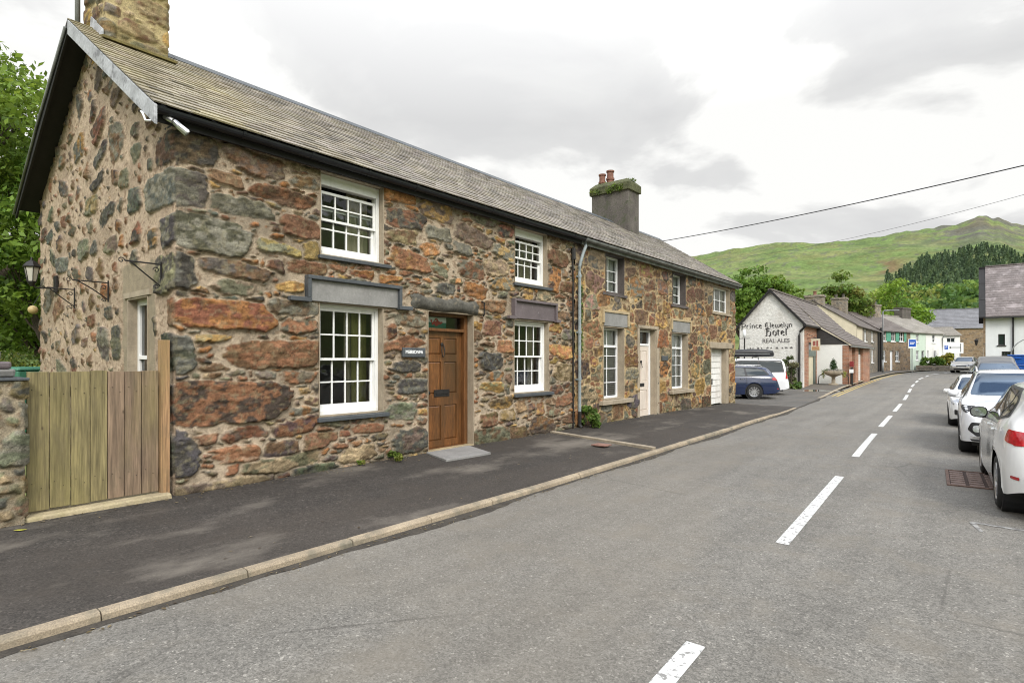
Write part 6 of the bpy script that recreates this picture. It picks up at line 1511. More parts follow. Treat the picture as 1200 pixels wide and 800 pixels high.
    bm = bmesh.new(); bm.from_mesh(body.data); bmesh.ops.recalc_face_normals(bm, faces=bm.faces); bm.to_mesh(body.data); bvh = BVHTree.FromBMesh(bm); bm.free()
    def patch(nm, m, specs, off=.004, par=None, step=.035):
        Vs, Fs = [], []
        for (poly, ax, sg) in specs:
            v, f = project(bvh, poly, ax, sg, off, step); k = len(Vs); Vs += v; Fs += [tuple(i+k for i in q) for q in f]
        if not Fs: return None
        o = mesh_np(nm, Vs, Fs, m, par or root, smooth=True, local=True)
        bm = bmesh.new(); bm.from_mesh(o.data); bmesh.ops.delete(bm, geom=[v for v in bm.verts if not v.link_faces], context='VERTS')
        bmesh.ops.recalc_face_normals(bm, faces=bm.faces)
        bm.to_mesh(o.data); bm.free()
        return o
    # underbody and wheel wells
    mb = MB(); mb.box(-L/2+.25, L/2-.25, -W/2+.22, W/2-.22, .2, .5)
    for xw in (xf, xr_):
        for s in (-1, 1):
            mb.lathe([(0, s*(W/2-.30)), (aR*.99, s*(W/2-.30)), (aR*.99, s*(W/2-.05))], (xw, 0, wr), 24, 'y')
    mb.build('underbody', M['black'], root, local=True, recalc=False)
    for xw, nm in ((xf, 'front'), (xr_, 'rear')):
        for s in (-1, 1):
            yo = s*(W/2-.012); wd = spec.get('wd', .2); wm = MB()
            pr_ = [(wr*.66, yo-s*.02), (wr*.70, yo-s*.004), (wr*.86, yo+s*.004), (wr*.96, yo-s*.015), (wr, yo-s*.045), (wr, yo-s*(wd-.04)), (wr*.95, yo-s*wd), (wr*.6, yo-s*wd)]
            wm.lathe(pr_, (xw, 0, wr), 30, 'y')
            for q in (.3, .5, .7): wm.lathe([(wr*1.001, yo-s*(.02+wd*q-.005)), (wr*1.006, yo-s*(.02+wd*q)), (wr*1.001, yo-s*(.02+wd*q+.03))], (xw, 0, wr), 30, 'y')
            w_ = wm.build('wheel', M['rubber'], root, local=True, smooth=True)
            rm = MB(); rm.lathe([(wr*.70, yo-s*.02), (wr*.66, yo+s*.0), (wr*.62, yo-s*.01), (wr*.60, yo-s*.12)], (xw, 0, wr), 30, 'y'); rm.lathe([(wr*.6, yo-s*.13), (0, yo-s*.12)], (xw, 0, wr), 20, 'y'); rm.lathe([(0, yo-s*.012), (wr*.14, yo-s*.016), (wr*.17, yo-s*.05)], (xw, 0, wr), 16, 'y')
            ns_ = spec.get('spokes', 5)
            for k in range(ns_):
                for dlt in ((-.16, .16) if ns_ == 5 else (0,)):
                    a = 2*math.pi*k/ns_+.3+dlt*.6; b_ = 2*math.pi*k/ns_+.3+dlt*1.5
                    p0 = (xw+math.cos(a)*wr*.12, wr+math.sin(a)*wr*.12); p1 = (xw+math.cos(b_)*wr*.64, wr+math.sin(b_)*wr*.64); dx_, dz_ = p1[0]-p0[0], p1[1]-p0[1]; l_ = math.hypot(dx_, dz_); ox, oz = -dz_/l_*wr*.055, dx_/l_*wr*.055
                    ya, yb = yo-s*.06, yo-s*.018
                    rm.hexa([(p0[0]-ox, ya, p0[1]-oz), (p1[0]-ox, ya, p1[1]-oz), (p1[0]+ox, ya, p1[1]+oz), (p0[0]+ox, ya, p0[1]+oz), (p0[0]-ox, yb, p0[1]-oz), (p1[0]-ox, yb+s*.012, p1[1]-oz), (p1[0]+ox, yb+s*.012, p1[1]+oz), (p0[0]+ox, yb, p0[1]+oz)])
            rm.build('rim', spec.get('rim', M['alloy']), w_, local=True)
    # glass
    for s in (-1, 1):
        patch('window_surround', M['black'], [(rounded(spec['side_black'], .05), 'y', s)], .003)
        for poly in spec['side']: patch('side_window', M['car_glass'], [(rounded(poly, .035), 'y', s)], .006)
    ws = spec['screen']; patch('windscreen', M['screen'], [(rounded([(-ws[0], ws[2]), (ws[0], ws[2]), (ws[1], ws[3]), (-ws[1], ws[3])], .06), 'x', 1)], .005)
    rw = spec['rear_glass']; patch('rear_window', M['car_glass'], [(rounded([(-rw[0], rw[2]), (rw[0], rw[2]), (rw[1], rw[3]), (-rw[1], rw[3])], .06), 'x', -1)], .005)
    for nm, m_, items, off in spec.get('patches', []):
        for it in items: patch(nm, M[m_], it if isinstance(it, list) else [it], off, step=.03)
    # door shuts as thin dark seams
    for x0 in spec.get('shuts', []):
        for s in (-1, 1):
            patch('door_seam', M['black'], [([(x0[0]-.006, x0[1]), (x0[0]+.006, x0[1]), (x0[2]+.006, x0[3]), (x0[2]-.006, x0[3])], 'y', s)], .0015, step=.06)
    for (hx, hz) in spec['handles']:
        for s in (-1, 1):
            hit = bvh.ray_cast(Vector((hx, 5*s, hz)), Vector((0, -s, 0)))[0]
            hb = MB(); hb.box(hx-.1, hx+.1, hit.y-.005 if s > 0 else hit.y-.035, hit.y+.035 if s > 0 else hit.y+.005, hz-.016, hz+.016); hb.build('door_handle', paint, root, local=True, bevel=.012)
    mx, mz, my = spec['mirror']
    for s in (-1, 1):
        q = MB(); yy = my*s
        ring = [(-.075, 1, 1), (-.07, 1.06, 1.06), (-.0, 1, 1), (.06, .75, .75), (.095, .3, .3)]
        Vm, Fm = [], []; sg_ = 16
        for (dx_, a, b) in ring:
            for k in range(sg_):
                t = 2*math.pi*k/sg_; cs, sn = math.cos(t), math.sin(t)
                Vm.append((mx+dx_, yy+math.copysign(abs(cs)**.75, cs)*.095*a, mz+math.copysign(abs(sn)**.75, sn)*.075*b))
        for i in range(len(ring)-1):
            for k in range(sg_): Fm.append((i*sg_+k, i*sg_+(k+1) % sg_, (i+1)*sg_+(k+1) % sg_, (i+1)*sg_+k))
        Fm.append(tuple((len(ring)-1)*sg_+k for k in range(sg_))); Fm.append(tuple(range(sg_)))
        q.add(Vm, Fm); q.box(mx-.02, mx+.03, min(yy, yy-s*.2), max(yy, yy-s*.2), mz-.085, mz-.055)
        mo = q.build('wing_mirror', spec.get('mirror_mat', paint), root, local=True, smooth=True)
        g_ = MB(); g_.add([(mx-.078, yy+math.copysign(abs(math.cos(2*math.pi*k/16))**.75, math.cos(2*math.pi*k/16))*.086, mz+math.copysign(abs(math.sin(2*math.pi*k/16))**.75, math.sin(2*math.pi*k/16))*.065) for k in range(16)], [tuple(range(16))]); g_.build('mirror_glass', M['mirror'], mo, local=True)
    return root, bvh
def place(root, local, world, rz, k=1.0):
    c, s = math.cos(rz), math.sin(rz); local = (local[0]*k, local[1]*k); root.scale = (k, k, k)
    root.rotation_euler = (0, 0, rz); root.location = (world[0]-(local[0]*c-local[1]*s), world[1]-(local[0]*s+local[1]*c), world[2])
def paint(name, col, rough=.22, metal=0.0, flake=.03):
    return mat(name, col, rough, (4, flake), (150, flake), None, spec=.5, metal=metal, coat=.8)
P_white = paint('white_car_paint', (.74, .74, .73)); P_white2 = paint('cool_white_car_paint', (.72, .73, .75)); P_blue = paint('dark_blue_car_paint', (.008, .018, .06), .2, 0); P_silver = paint('beige_silver_car_paint', (.42, .40, .36), .3, .5); P_black = paint('black_car_paint', (.012, .012, .013))
def hatch_spec(L=4.06, W=1.70, H=1.44, wr=.31, xf=1.19, xr=-1.28):
    return dict(L=L, W=W, H=H, wr=wr, xf=xf, xr=xr, wd=.205, crown=.06,
        top=[(-L/2, .86), (-L/2+.05, .95), (-L/2+.13, 1.06), (-L/2+.38, 1.33), (-L/2+.52, 1.395), (-1.0, 1.42), (-.25, H), (.3, 1.40), (.62, 1.28), (1.12, 1.0), (1.22, .96), (1.6, .88), (L/2-.12, .77), (L/2, .66)],
        belt=[(-L/2, .84), (-L/2+.3, .97), (-1.2, .985), (0, .945), (.9, .92), (1.2, .90), (1.6, .82), (L/2, .60)],
        yroof=[(-L/2, .60), (-1.4, .555), (-.3, .575), (.3, .57), (.7, .61), (1.1, .67), (1.5, .62), (L/2, .52)],
        plan=[(-L/2, W/2-.16), (-L/2+.25, W/2-.06), (-1.2, W/2), (0, W/2-.012), (1.2, W/2), (L/2-.3, W/2-.07), (L/2, W/2-.19)],
        low=[(-L/2, .34), (-L/2+.3, .25), (-.9, .19), (.8, .19), (L/2-.3, .21), (L/2, .26)], rake=(.16, .10),
        side_black=[(-1.52, 1.06), (-1.0, .985), (.93, .95), (.80, 1.02), (.38, 1.31), (-.1, 1.375), (-1.0, 1.36), (-1.35, 1.24)],
        side=[[(-1.0, 1.01), (-.30, .99), (-.27, 1.345), (-.95, 1.33)], [(-.20, .985), (.80, .965), (.34, 1.28), (-.1, 1.345), (-.18, 1.345)], [(-1.44, 1.07), (-1.08, 1.02), (-1.03, 1.31), (-1.3, 1.22)]],
        screen=(.66, .53, 1.02, 1.37), rear_glass=(.56, .48, 1.06, 1.34),
        shuts=[(-.24, .3, -.24, .97), (-1.02, .62, -.98, 1.0), (.88, .3, .92, .93)], handles=[(-.05, .86), (-.88, .87)], mirror=(.70, .955, .89))
def front_bits(sp, L, z0=.58, hz=(.60, .72), dark=False):
    e = L/2
    sp.setdefault('patches', []).extend([
        ('headlight', 'lamp_clear', [[(rounded([(.36*s, hz[0]), (.70*s, hz[0]+.02), (.70*s, hz[1]+.02), (.44*s, hz[1]-.03)], .03), 'x', 1), (rounded([(e-.52, hz[1]-.02), (e-.16, hz[0]), (e-.16, hz[1]), (e-.44, hz[1]+.035)], .02), 'y', s)] for s in (-1, 1)], .006),
        ('grille', 'black', [(rounded([(-.34, z0-.03), (.34, z0-.03), (.38, z0+.07), (-.38, z0+.07)], .03), 'x', 1)], .005),
        ('lower_grille', 'black', [(rounded([(-.5, .28), (.5, .28), (.56, .42), (-.56, .42)], .04), 'x', 1)], .005),
        ('number_plate', 'plate_white', [(rounded([(-.26, .45), (.26, .45), (.26, .555), (-.26, .555)], .01), 'x', 1)], .012)])
def rear_bits(sp, L, red_z=(.80, .95), plate=True):
    e = -L/2
    sp.setdefault('patches', []).extend([
        ('tail_light', 'lamp_red', [[(rounded([(.46*s, red_z[0]+.02), (.74*s, red_z[0]), (.74*s, red_z[1]), (.50*s, red_z[1]-.015)], .025), 'x', -1), (rounded([(e+.10, red_z[0]), (e+.34, red_z[0]+.04), (e+.32, red_z[1]+.025), (e+.13, red_z[1])], .03), 'y', s)] for s in (-1, 1)], .007),
        ('reflector', 'lamp_red', [[(rounded([(.36*s, .44), (.66*s, .45), (.66*s, .485), (.36*s, .475)], .01), 'x', -1), (rounded([(e+.05, .44), (e+.15, .45), (e+.14, .478), (e+.05, .472)], .008), 'y', s)] for s in (-1, 1)], .007),
        ('number_plate', 'plate_yellow', [(rounded([(-.26, .60), (.26, .60), (.26, .71), (-.26, .71)], .01), 'x', -1)], .01),
        ('lower_bumper', 'grey_metal' if 0 else 'black', [(rounded([(-.62, .34), (.62, .34), (.66, .405), (-.66, .405)], .02), 'x', -1)], .005)])
def rz_of(hx, hy): return math.atan2(hy, hx)
# 1 near white hatchback, seen from behind
sp = hatch_spec(); rear_bits(sp, 4.06, (.785, .925)); front_bits(sp, 4.06); sp['mirror_mat'] = M['black']
r, _b = car(sp, 'parked_car', 'white hatchback nearest the camera seen from behind with a red tail light', P_white, 'cars parked along the right kerb'); place(r, (-1.28, .85), (.125, 8.2, 0), rz_of(-.13, 2.46), .955)
# 2 white SUV facing the camera
L, W = 4.5, 1.86; e = L/2
sp = dict(L=L, W=W, H=1.65, wr=.35, xf=1.36, xr=-1.32, wd=.23, crown=.06, rim=M['alloy_dark'], bulge=.06,
    top=[(-e, .95), (-e+.06, 1.05), (-e+.35, 1.42), (-e+.55, 1.58), (-1.2, 1.62), (-.3, 1.65), (.35, 1.60), (.65, 1.49), (1.18, 1.12), (1.28, 1.08), (1.75, 1.02), (e-.14, .93), (e, .80)],
    belt=[(-e, .92), (-e+.3, 1.08), (-1.2, 1.10), (0, 1.05), (.9, 1.02), (1.25, 1.00), (1.75, .95), (e, .74)],
    yroof=[(-e, .66), (-1.4, .61), (-.3, .63), (.35, .62), (.75, .67), (1.15, .75), (1.6, .72), (e, .60)],
    plan=[(-e, W/2-.16), (-e+.25, W/2-.05), (-1.3, W/2), (0, W/2-.02), (1.3, W/2), (e-.3, W/2-.06), (e, W/2-.17)],
    low=[(-e, .42), (-e+.3, .3), (-.9, .25), (.9, .25), (e-.3, .27), (e, .30)], rake=(.16, .08),
    side_black=[(-1.75, 1.2), (-1.1, 1.10), (1.0, 1.05), (.85, 1.15), (.42, 1.50), (-.1, 1.57), (-1.2, 1.54), (-1.6, 1.42)],
    side=[[(-1.1, 1.13), (-.3, 1.10), (-.27, 1.53), (-1.0, 1.51)], [(-.2, 1.10), (.86, 1.07), (.4, 1.46), (-.1, 1.54), (-.18, 1.54)], [(-1.62, 1.21), (-1.18, 1.15), (-1.1, 1.49), (-1.48, 1.40)]],
    screen=(.74, .60, 1.13, 1.57), rear_glass=(.6, .52, 1.15, 1.5), shuts=[(-.24, .4, -.24, 1.08), (.93, .4, .97, 1.03)], handles=[(-.08, .98), (-.95, .99)], mirror=(.78, 1.14, 1.02))
sp['patches'] = [
    ('headlight', 'black', [[(rounded([(.40*s, .80), (.74*s, .84), (.76*s, .93), (.44*s, .88)], .02), 'x', 1), (rounded([(e-.62, .93), (e-.2, .82), (e-.2, .92), (e-.55, .965)], .02), 'y', s)] for s in (-1, 1)], .006),
    ('daytime_lamp', 'chrome', [[(rounded([(.44*s, .865), (.72*s, .91), (.72*s, .925), (.44*s, .885)], .005), 'x', 1), (rounded([(.44*s, .82), (.72*s, .85), (.72*s, .865), (.44*s, .835)], .005), 'x', 1)] for s in (-1, 1)], .010),
    ('grille', 'black', [(rounded([(-.42, .56), (.42, .56), (.50, .84), (-.50, .84)], .05), 'x', 1)], .006),
    ('badge', 'chrome', [(rounded([(-.10, .73), (.10, .73), (.10, .80), (-.10, .80)], .05), 'x', 1)], .014),
    ('fog_surround', 'black', [[(rounded([(.50*s, .44), (.64*s, .40), (.78*s, .52), (.72*s, .66), (.52*s, .66)], .03), 'x', 1)] for s in (-1, 1)], .006),
    ('fog_lamp', 'lamp_clear', [[(rounded([(.57*s, .48), (.70*s, .48), (.70*s, .61), (.57*s, .61)], .06), 'x', 1)] for s in (-1, 1)], .012),
    ('lower_grille', 'black', [(rounded([(-.46, .42), (.46, .42), (.46, .50), (-.46, .50)], .03), 'x', 1), (rounded([(-.72, .31), (.72, .31), (.74, .345), (-.74, .345)], .01), 'x', 1)], .006),
    ('skid_trim', 'chrome', [(rounded([(-.74, .355), (.74, .355), (.74, .40), (-.74, .40)], .02), 'x', 1)], .008),
    ('number_plate', 'plate_white', [(rounded([(-.26, .60), (.26, .60), (.26, .71), (-.26, .71)], .01), 'x', 1)], .014),
    ('tail_light', 'lamp_red', [[(rounded([(.4*s, .98), (.74*s, .98), (.74*s, 1.08), (.4*s, 1.06)], .02), 'x', -1)] for s in (-1, 1)], .006),
    ('wheel_arch_trim', 'black', [[([(xw+.40*math.cos(a), .35+.40*math.sin(a)) for a in np.linspace(.02, math.pi-.02, 19)]+[(xw+.465*math.cos(a), .35+.465*math.sin(a)) for a in np.linspace(math.pi-.02, .02, 19)], 'y', s)] for s in (-1, 1) for xw in (1.36, -1.32)], .006),
    ('sill_trim', 'black', [[([(-.84, .27), (.88, .27), (.88, .38), (-.84, .38)], 'y', s)] for s in (-1, 1)], .006)]
r, _b = car(sp, 'parked_car', 'white sport utility car facing the camera with dark fog lamp surrounds and roof rails', P_white2, 'cars parked along the right kerb'); place(r, (1.36, -.93), (-.30, 12.95, 0), rz_of(.018, -1), .87)
for s in (-1, 1):
    mb = MB(); mb.tube([(-1.45, .60*s, 1.585), (-1.35, .61*s, 1.66), (-.3, .625*s, 1.70), (.25, .62*s, 1.68), (.38, .615*s, 1.59)], .018, 8); mb.build('roof_rail', M['alloy'], r, local=True, smooth=True)
# 3 white hatch behind it
sp = hatch_spec(4.2, 1.76, 1.47, .32, 1.25, -1.32); front_bits(sp, 4.2, hz=(.62, .76)); sp['patches'].append(('fog_surround', 'black', [[(rounded([(.5*s, .34), (.72*s, .36), (.72*s, .5), (.56*s, .48)], .03), 'x', 1)] for s in (-1, 1)], .007))
r, _b = car(sp, 'parked_car', 'white hatchback facing the camera parked behind the white sport utility car', P_white, 'cars parked along the right kerb'); place(r, (1.25, -.88), (-.62, 17.9, 0), rz_of(.035, -1), .85)
# 4 black car further on, 5 silver car coming round the bend
sp = hatch_spec(4.2, 1.78, 1.55, .32, 1.25, -1.32); sp['top'] = [(a, b*1.085) for a, b in sp['top']]; front_bits(sp, 4.2, hz=(.62, .76))
r, _b = car(sp, 'parked_car', 'black car parked furthest along the right kerb, only its roof and windscreen showing', P_black, 'cars parked along the right kerb'); place(r, (1.25, -.89), (-.28, 31.2, gz(31)), rz_of(.05, -1))
sp = hatch_spec(4.4, 1.78, 1.45, .32, 1.3, -1.35); front_bits(sp, 4.4, hz=(.62, .76))
r, _b = car(sp, 'car', 'beige silver car coming round the far bend towards the camera', P_silver); place(r, (2.2, 0), (-1.25, 63.6, gz(64)), rz_of(-.12, -1))
# 6 dark blue estate and 7 white van-like car on the forecourt
L, W = 4.75, 1.82; e = L/2
sp = dict(L=L, W=W, H=1.47, wr=.33, xf=1.40, xr=-1.30, wd=.21, spokes=10, crown=.05, rim=M['alloy'],
    top=[(-e, .86), (-e+.05, .97), (-e+.14, 1.06), (-e+.42, 1.32), (-e+.6, 1.41), (-1.2, 1.44), (0, 1.465), (.5, 1.42), (.8, 1.32), (1.35, 1.02), (1.45, .98), (1.9, .90), (e-.12, .79), (e, .68)],
    belt=[(-e, .84), (-e+.3, .97), (-1.3, .975), (0, .955), (1.1, .93), (1.4, .91), (1.9, .84), (e, .62)],
    yroof=[(-e, .62), (-1.5, .575), (-.3, .595), (.4, .59), (.9, .63), (1.35, .70), (1.8, .66), (e, .55)],
    plan=[(-e, W/2-.15), (-e+.25, W/2-.05), (-1.3, W/2), (0, W/2-.012), (1.4, W/2), (e-.3, W/2-.07), (e, W/2-.19)],
    low=[(-e, .34), (-e+.3, .25), (-.9, .2), (.9, .2), (e-.3, .2), (e, .26)], rake=(.18, .10),
    side_black=[(-1.95, 1.05), (-1.2, .985), (1.2, .95), (1.05, 1.02), (.55, 1.33), (0, 1.395), (-1.4, 1.37), (-1.75, 1.28)],
    side=[[(-.95, 1.0), (-.05, .985), (-.02, 1.36), (-.9, 1.35)], [(.03, .985), (1.05, .97), (.5, 1.31), (.1, 1.365), (.05, 1.365)], [(-1.86, 1.06), (-1.03, 1.0), (-.98, 1.345), (-1.4, 1.33), (-1.68, 1.25)]],
    screen=(.68, .55, 1.04, 1.39), rear_glass=(.6, .5, 1.06, 1.36), shuts=[(0, .3, 0, .97), (-1.0, .6, -.97, .99), (1.1, .3, 1.14, .94)], handles=[(.18, .87), (-.82, .88)], mirror=(.95, 1.02, 1.0))
rear_bits(sp, L, (.80, .93)); front_bits(sp, L)
r, _b = car(sp, 'parked_car', 'dark blue estate car parked nose in on the forecourt with silver spoked wheels', P_blue, 'cars parked on the forecourt'); place(r, (-1.30, .9), (-6.98, 23.85, .03), rz_of(-.889, -.458), .92)
for s in (-1, 1):
    mb = MB(); mb.tube([(-1.7, .57*s, 1.40), (-1.6, .58*s, 1.465), (-.2, .6*s, 1.505), (.3, .59*s, 1.49), (.45, .585*s, 1.43)], .014, 8); mb.build('roof_rail', M['alloy'], r, local=True, smooth=True)
L, W = 4.45, 1.85; e = L/2
sp = dict(L=L, W=W, H=1.80, wr=.32, xf=1.35, xr=-1.35, wd=.21, crown=.07,
    top=[(-e, .95), (-e+.04, 1.1), (-e+.1, 1.45), (-e+.22, 1.70), (-e+.4, 1.76), (-1.0, 1.79), (.2, 1.79), (.6, 1.70), (.9, 1.53), (1.4, 1.16), (1.5, 1.12), (1.85, 1.04), (e-.1, .92), (e, .78)],
    belt=[(-e, .92), (-e+.1, 1.05), (-1.3, 1.08), (0, 1.06), (1.1, 1.04), (1.5, 1.02), (e, .72)],
    yroof=[(-e, .72), (-1.8, .68), (-.3, .69), (.5, .67), (1.0, .70), (1.45, .74), (1.85, .68), (e, .58)],
    plan=[(-e, W/2-.1), (-e+.2, W/2-.03), (-1.3, W/2), (0, W/2-.01), (1.35, W/2), (e-.3, W/2-.07), (e, W/2-.19)],
    low=[(-e, .36), (-e+.3, .28), (-.9, .24), (.9, .24), (e-.3, .23), (e, .28)], rake=(.10, .10),
    side_black=[(-2.0, 1.12), (1.25, 1.06), (1.1, 1.18), (.6, 1.6), (0, 1.69), (-1.9, 1.68)],
    side=[[(-.82, 1.12), (.0, 1.10), (.02, 1.65), (-.8, 1.64)], [(.08, 1.10), (1.1, 1.09), (.55, 1.56), (.12, 1.65)], [(-1.93, 1.15), (-.9, 1.12), (-.88, 1.64), (-1.86, 1.63)]],
    screen=(.72, .6, 1.2, 1.68), rear_glass=(.66, .62, 1.12, 1.62), shuts=[(.04, .35, .04, 1.08), (-.86, .35, -.86, 1.08)], handles=[(.2, .98), (-.7, .98)], mirror=(1.0, 1.15, 1.02))
e_ = -e
sp['patches'] = [('tail_light', 'lamp_red', [[(rounded([(.70*s, .80), (.82*s, .80), (.80*s, 1.18), (.70*s, 1.18)], .03), 'x', -1), (rounded([(e_+.02, .80), (e_+.2, .80), (e_+.16, 1.18), (e_+.05, 1.2)], .03), 'y', s)] for s in (-1, 1)], .007), ('number_plate', 'plate_yellow', [(rounded([(-.26, .75), (.26, .75), (.26, .86), (-.26, .86)], .01), 'x', -1)], .01), ('rear_bumper', 'black', [(rounded([(-.74, .36), (.74, .36), (.76, .56), (-.76, .56)], .04), 'x', -1)], .008)]
front_bits(sp, L)
r7, _b = car(sp, 'parked_car', 'tall white family car beside the blue estate carrying a black roof box', P_white2, 'cars parked on the forecourt'); place(r7, (-e, .85), (-6.42, 27.0, .04), rz_of(-.889, -.458), .91)
for x in (.15, -.85):
    mb = MB(); mb.tube([(x, -.72, 1.72), (x, -.66, 1.86), (x, .66, 1.86), (x, .72, 1.72)], .018, 6); mb.build('roof_bar', M['black'], r7, local=True)
rb = thing('roof_box', 'long black roof box strapped on top of the tall white car', 'roof box', tuple(Vector(r7.location)+Vector((0, 0, 1.70))), r7.rotation_euler.z)
rows = [(-1.25, .25, .02, .20), (-1.2, .36, .0, .28), (-.9, .40, 0, .34), (-.2, .40, 0, .36), (.4, .38, 0, .31), (.8, .30, .02, .2), (.92, .2, .06, .14)]
V, F = [], []
for (x, w_, z0, z1) in rows:
    for k in range(16):
        a = 2*math.pi*k/16; cs, sn = math.cos(a), math.sin(a); V.append((x-.25, math.copysign(abs(cs)**.5, cs)*w_, (z0+z1)/2+math.copysign(abs(sn)**.6, sn)*(z1-z0)/2))
for i in range(len(rows)-1):
    for k in range(16): F.append((i*16+k, i*16+(k+1) % 16, (i+1)*16+(k+1) % 16, (i+1)*16+k))
F += [tuple(range(15, -1, -1)), tuple((len(rows)-1)*16+k for k in range(16))]
q = MB(); q.add(V, F); q.build('shell', M['black'], rb, local=True, smooth=True)
q = MB(); q.box(-1.3, .45, -.405, .405, .12, .145); q.build('seam_band', M['grey_metal'], rb, local=True)
# ================================================================== THINGS ROUND THE COTTAGES
gate = thing('wooden_gate', 'boarded wooden gate, four boards green with algae and three newer brown ones', 'gate', (XF, 1.85, .15))
yb_ = [1.282, 1.455, 1.625, 1.785, 1.935, 2.085, 2.245, 2.412]
for i in range(7):
    mb = MB(); mb.box(XF-.028+random.uniform(-.002, .002), XF+random.uniform(-.003, .003), yb_[i]+.0035, yb_[i+1]-.0035, .165+random.uniform(0, .01), 1.50+random.uniform(-.006, .006))
    c = (.235, .194, .092) if i < 4 else (.245, .172, .115)
    kq = random.uniform(.88, 1.12); mb.col = tuple(v*kq for v in c); mb.c = [mb.col]*len(mb.f); mb.col = (.04, .03, .025)
    for zz in (.38, .43, 1.28, 1.33): mb.lathe([(0, XF-.002), (.005, XF-.002), (.005, XF+.004), (0, XF+.005)], (0, yb_[i]+.04+.07*(zz*20 % 2 > 1), zz), 6, 'x')
    mb.build('board', M['plank'], gate, bevel=.004, fcol=True)
mb = MB(); mb.col = (.3, .2, .12)
for z in (.35, 1.25): mb.box(XF-.075, XF-.032, 1.29, 2.40, z, z+.1)
mb.hexa([(XF-.075, 1.3, .46), (XF-.032, 1.3, .46), (XF-.032, 2.36, 1.16), (XF-.075, 2.36, 1.16), (XF-.075, 1.3, .56), (XF-.032, 1.3, .56), (XF-.032, 2.36, 1.24), (XF-.075, 2.36, 1.24)])
mb.build('ledge_brace', M['plank'], gate, fcol=True)
pst = MB(); pst.col = (.36, .215, .11); pst.box(XF-.07, XF+.03, 2.425, 2.515, .1, 1.835); o = pst.build('gate_post', M['plank'], bevel=.006, fcol=True); tag(o, 'bare pale timber post beside the gate, taller than its boards', 'gate post')
mb = MB(); mb.hexa([(-7.42, 1.25, .02), (-6.885, 1.25, .02), (-6.875, 2.52, .02), (-7.42, 2.52, .02), (-7.42, 1.25, .155), (-6.89, 1.25, .135), (-6.885, 2.50, .15), (-7.42, 2.52, .155)])
o = mb.build('gate_threshold', mat('pale_step_stone', (.42, .35, .22), .85, (4, .25), (50, .2), (50, .3), dirt=((.2, .18, .06), 3, .5, .75, .6)), bevel=.018); tag(o, 'worn pale stone threshold slab under the wooden gate', 'threshold')
pil = thing('gate_pillar', 'rough stone gate pillar capped with loose slates at the left of the gate', 'pillar', (-7.1, 1.0, 0))
rubble_box(pil, 'shaft', -7.45, -6.86, .42, 1.245, -.1, 1.42, 71, dict(grey=3, slate=2, dark=2, brown=1, tan=1, green=1), (.36, .30, .21), step=.014, relief=.035, sizes=[(200, .18, .34, .4, .7, .1, .014), (600, .08, .16, .4, .8, .2, .01), (1500, .04, .08, .5, .9, .4, .008)])
mb = MB(); mb.box(-7.5, -6.83, .38, 1.275, 1.425, 1.45); mb.build('slate_cap', M['slate_dark'], pil, bevel=.005)
rr = random.Random(5)
for k, (x0, x1, y0, y1, z0, z1, m_) in enumerate([(-7.4, -6.95, .5, 1.2, 1.452, 1.53, 'slate_grey'), (-7.38, -6.95, .45, 1.17, 1.532, 1.60, 'slate_purple'), (-7.36, -6.98, .48, 1.10, 1.602, 1.70, 'slate_grey')]):
    mb = MB(); mb.hexa([(x0+rr.uniform(0, .04), y0, z0), (x1, y0+rr.uniform(0, .05), z0), (x1-rr.uniform(0, .04), y1, z0), (x0, y1-rr.uniform(0, .05), z0), (x0, y0, z1), (x1, y0, z1), (x1, y1, z1), (x0, y1, z1)]); mb.build('cap_stone', M[m_], pil, bevel=.02)
b_ = thing('wheelie_bin', 'green wheeled bin standing behind the wooden gate, only its lid showing', 'bin', (-16.1, 2.95, -.04), R(20))
mb = MB(); mb.hexa([(-.22, -.24, .08), (.22, -.24, .08), (.22, .24, .08), (-.22, .24, .08), (-.28, -.32, 1.42), (.28, -.32, 1.42), (.28, .32, 1.42), (-.28, .32, 1.42)]); mb.build('body', M['green_plastic'], b_, local=True, bevel=.03)
mb = MB(); mb.hexa([(-.31, -.35, 1.425), (.31, -.35, 1.425), (.31, .35, 1.425), (-.31, .35, 1.425), (-.27, -.3, 1.50), (.27, -.3, 1.50), (.27, .3, 1.50), (-.27, .3, 1.50)]); mb.build('lid', M['green_plastic'], b_, local=True, bevel=.03)
for s in (-1, 1): mb = MB(); mb.lathe([(0, s*.2), (.1, s*.2), (.1, s*.25), (0, s*.25)], (-.24, 0, .1), 14, 'y'); mb.build('wheel', M['black'], b_, local=True)
# brackets on the gable
def scroll(c, r0, turns, n=14, flip=1):
    return [(c[0], c[1]+flip*math.cos(t*turns*2*math.pi)*r0*(1-t*.75), c[2]+math.sin(t*turns*2*math.pi)*r0*(1-t*.75)) for t in [k/n for k in range(n+1)]]
def bracket(x, zt, zb, ln, label):
    t = thing('hanging_basket_bracket', label, 'bracket', (x, Y1, zb), 0, 'iron basket brackets on the gable')
    y = Y1-.03; mb = MB(); mb.tube([(x, y, zb), (x, y, zt)], .011, 6); mb.build('wall_bar', M['black_iron'], t)
    mb = MB(); mb.tube([(x, y, zt-.03), (x, y-ln, zt-.03)], .009, 6); mb.tube([(x, y, zb+.03), (x, y-ln*.45, zb+.16), (x, y-ln*.85, zt-.035)], .008, 6)
    mb.tube(scroll((x, y-ln-.035, zt-.03), .035, 1.2), .006, 5); mb.tube(scroll((x, y-.05, zt-.10), .035, 1.1, flip=-1), .006, 5); mb.tube(scroll((x, y-.05, zb+.02), .03, 1.1, flip=-1), .006, 5); mb.build('arm', M['black_iron'], t)
bracket(-7.32, 2.745, 2.43, .36, 'black iron basket bracket nearest the street corner, above the gable window')
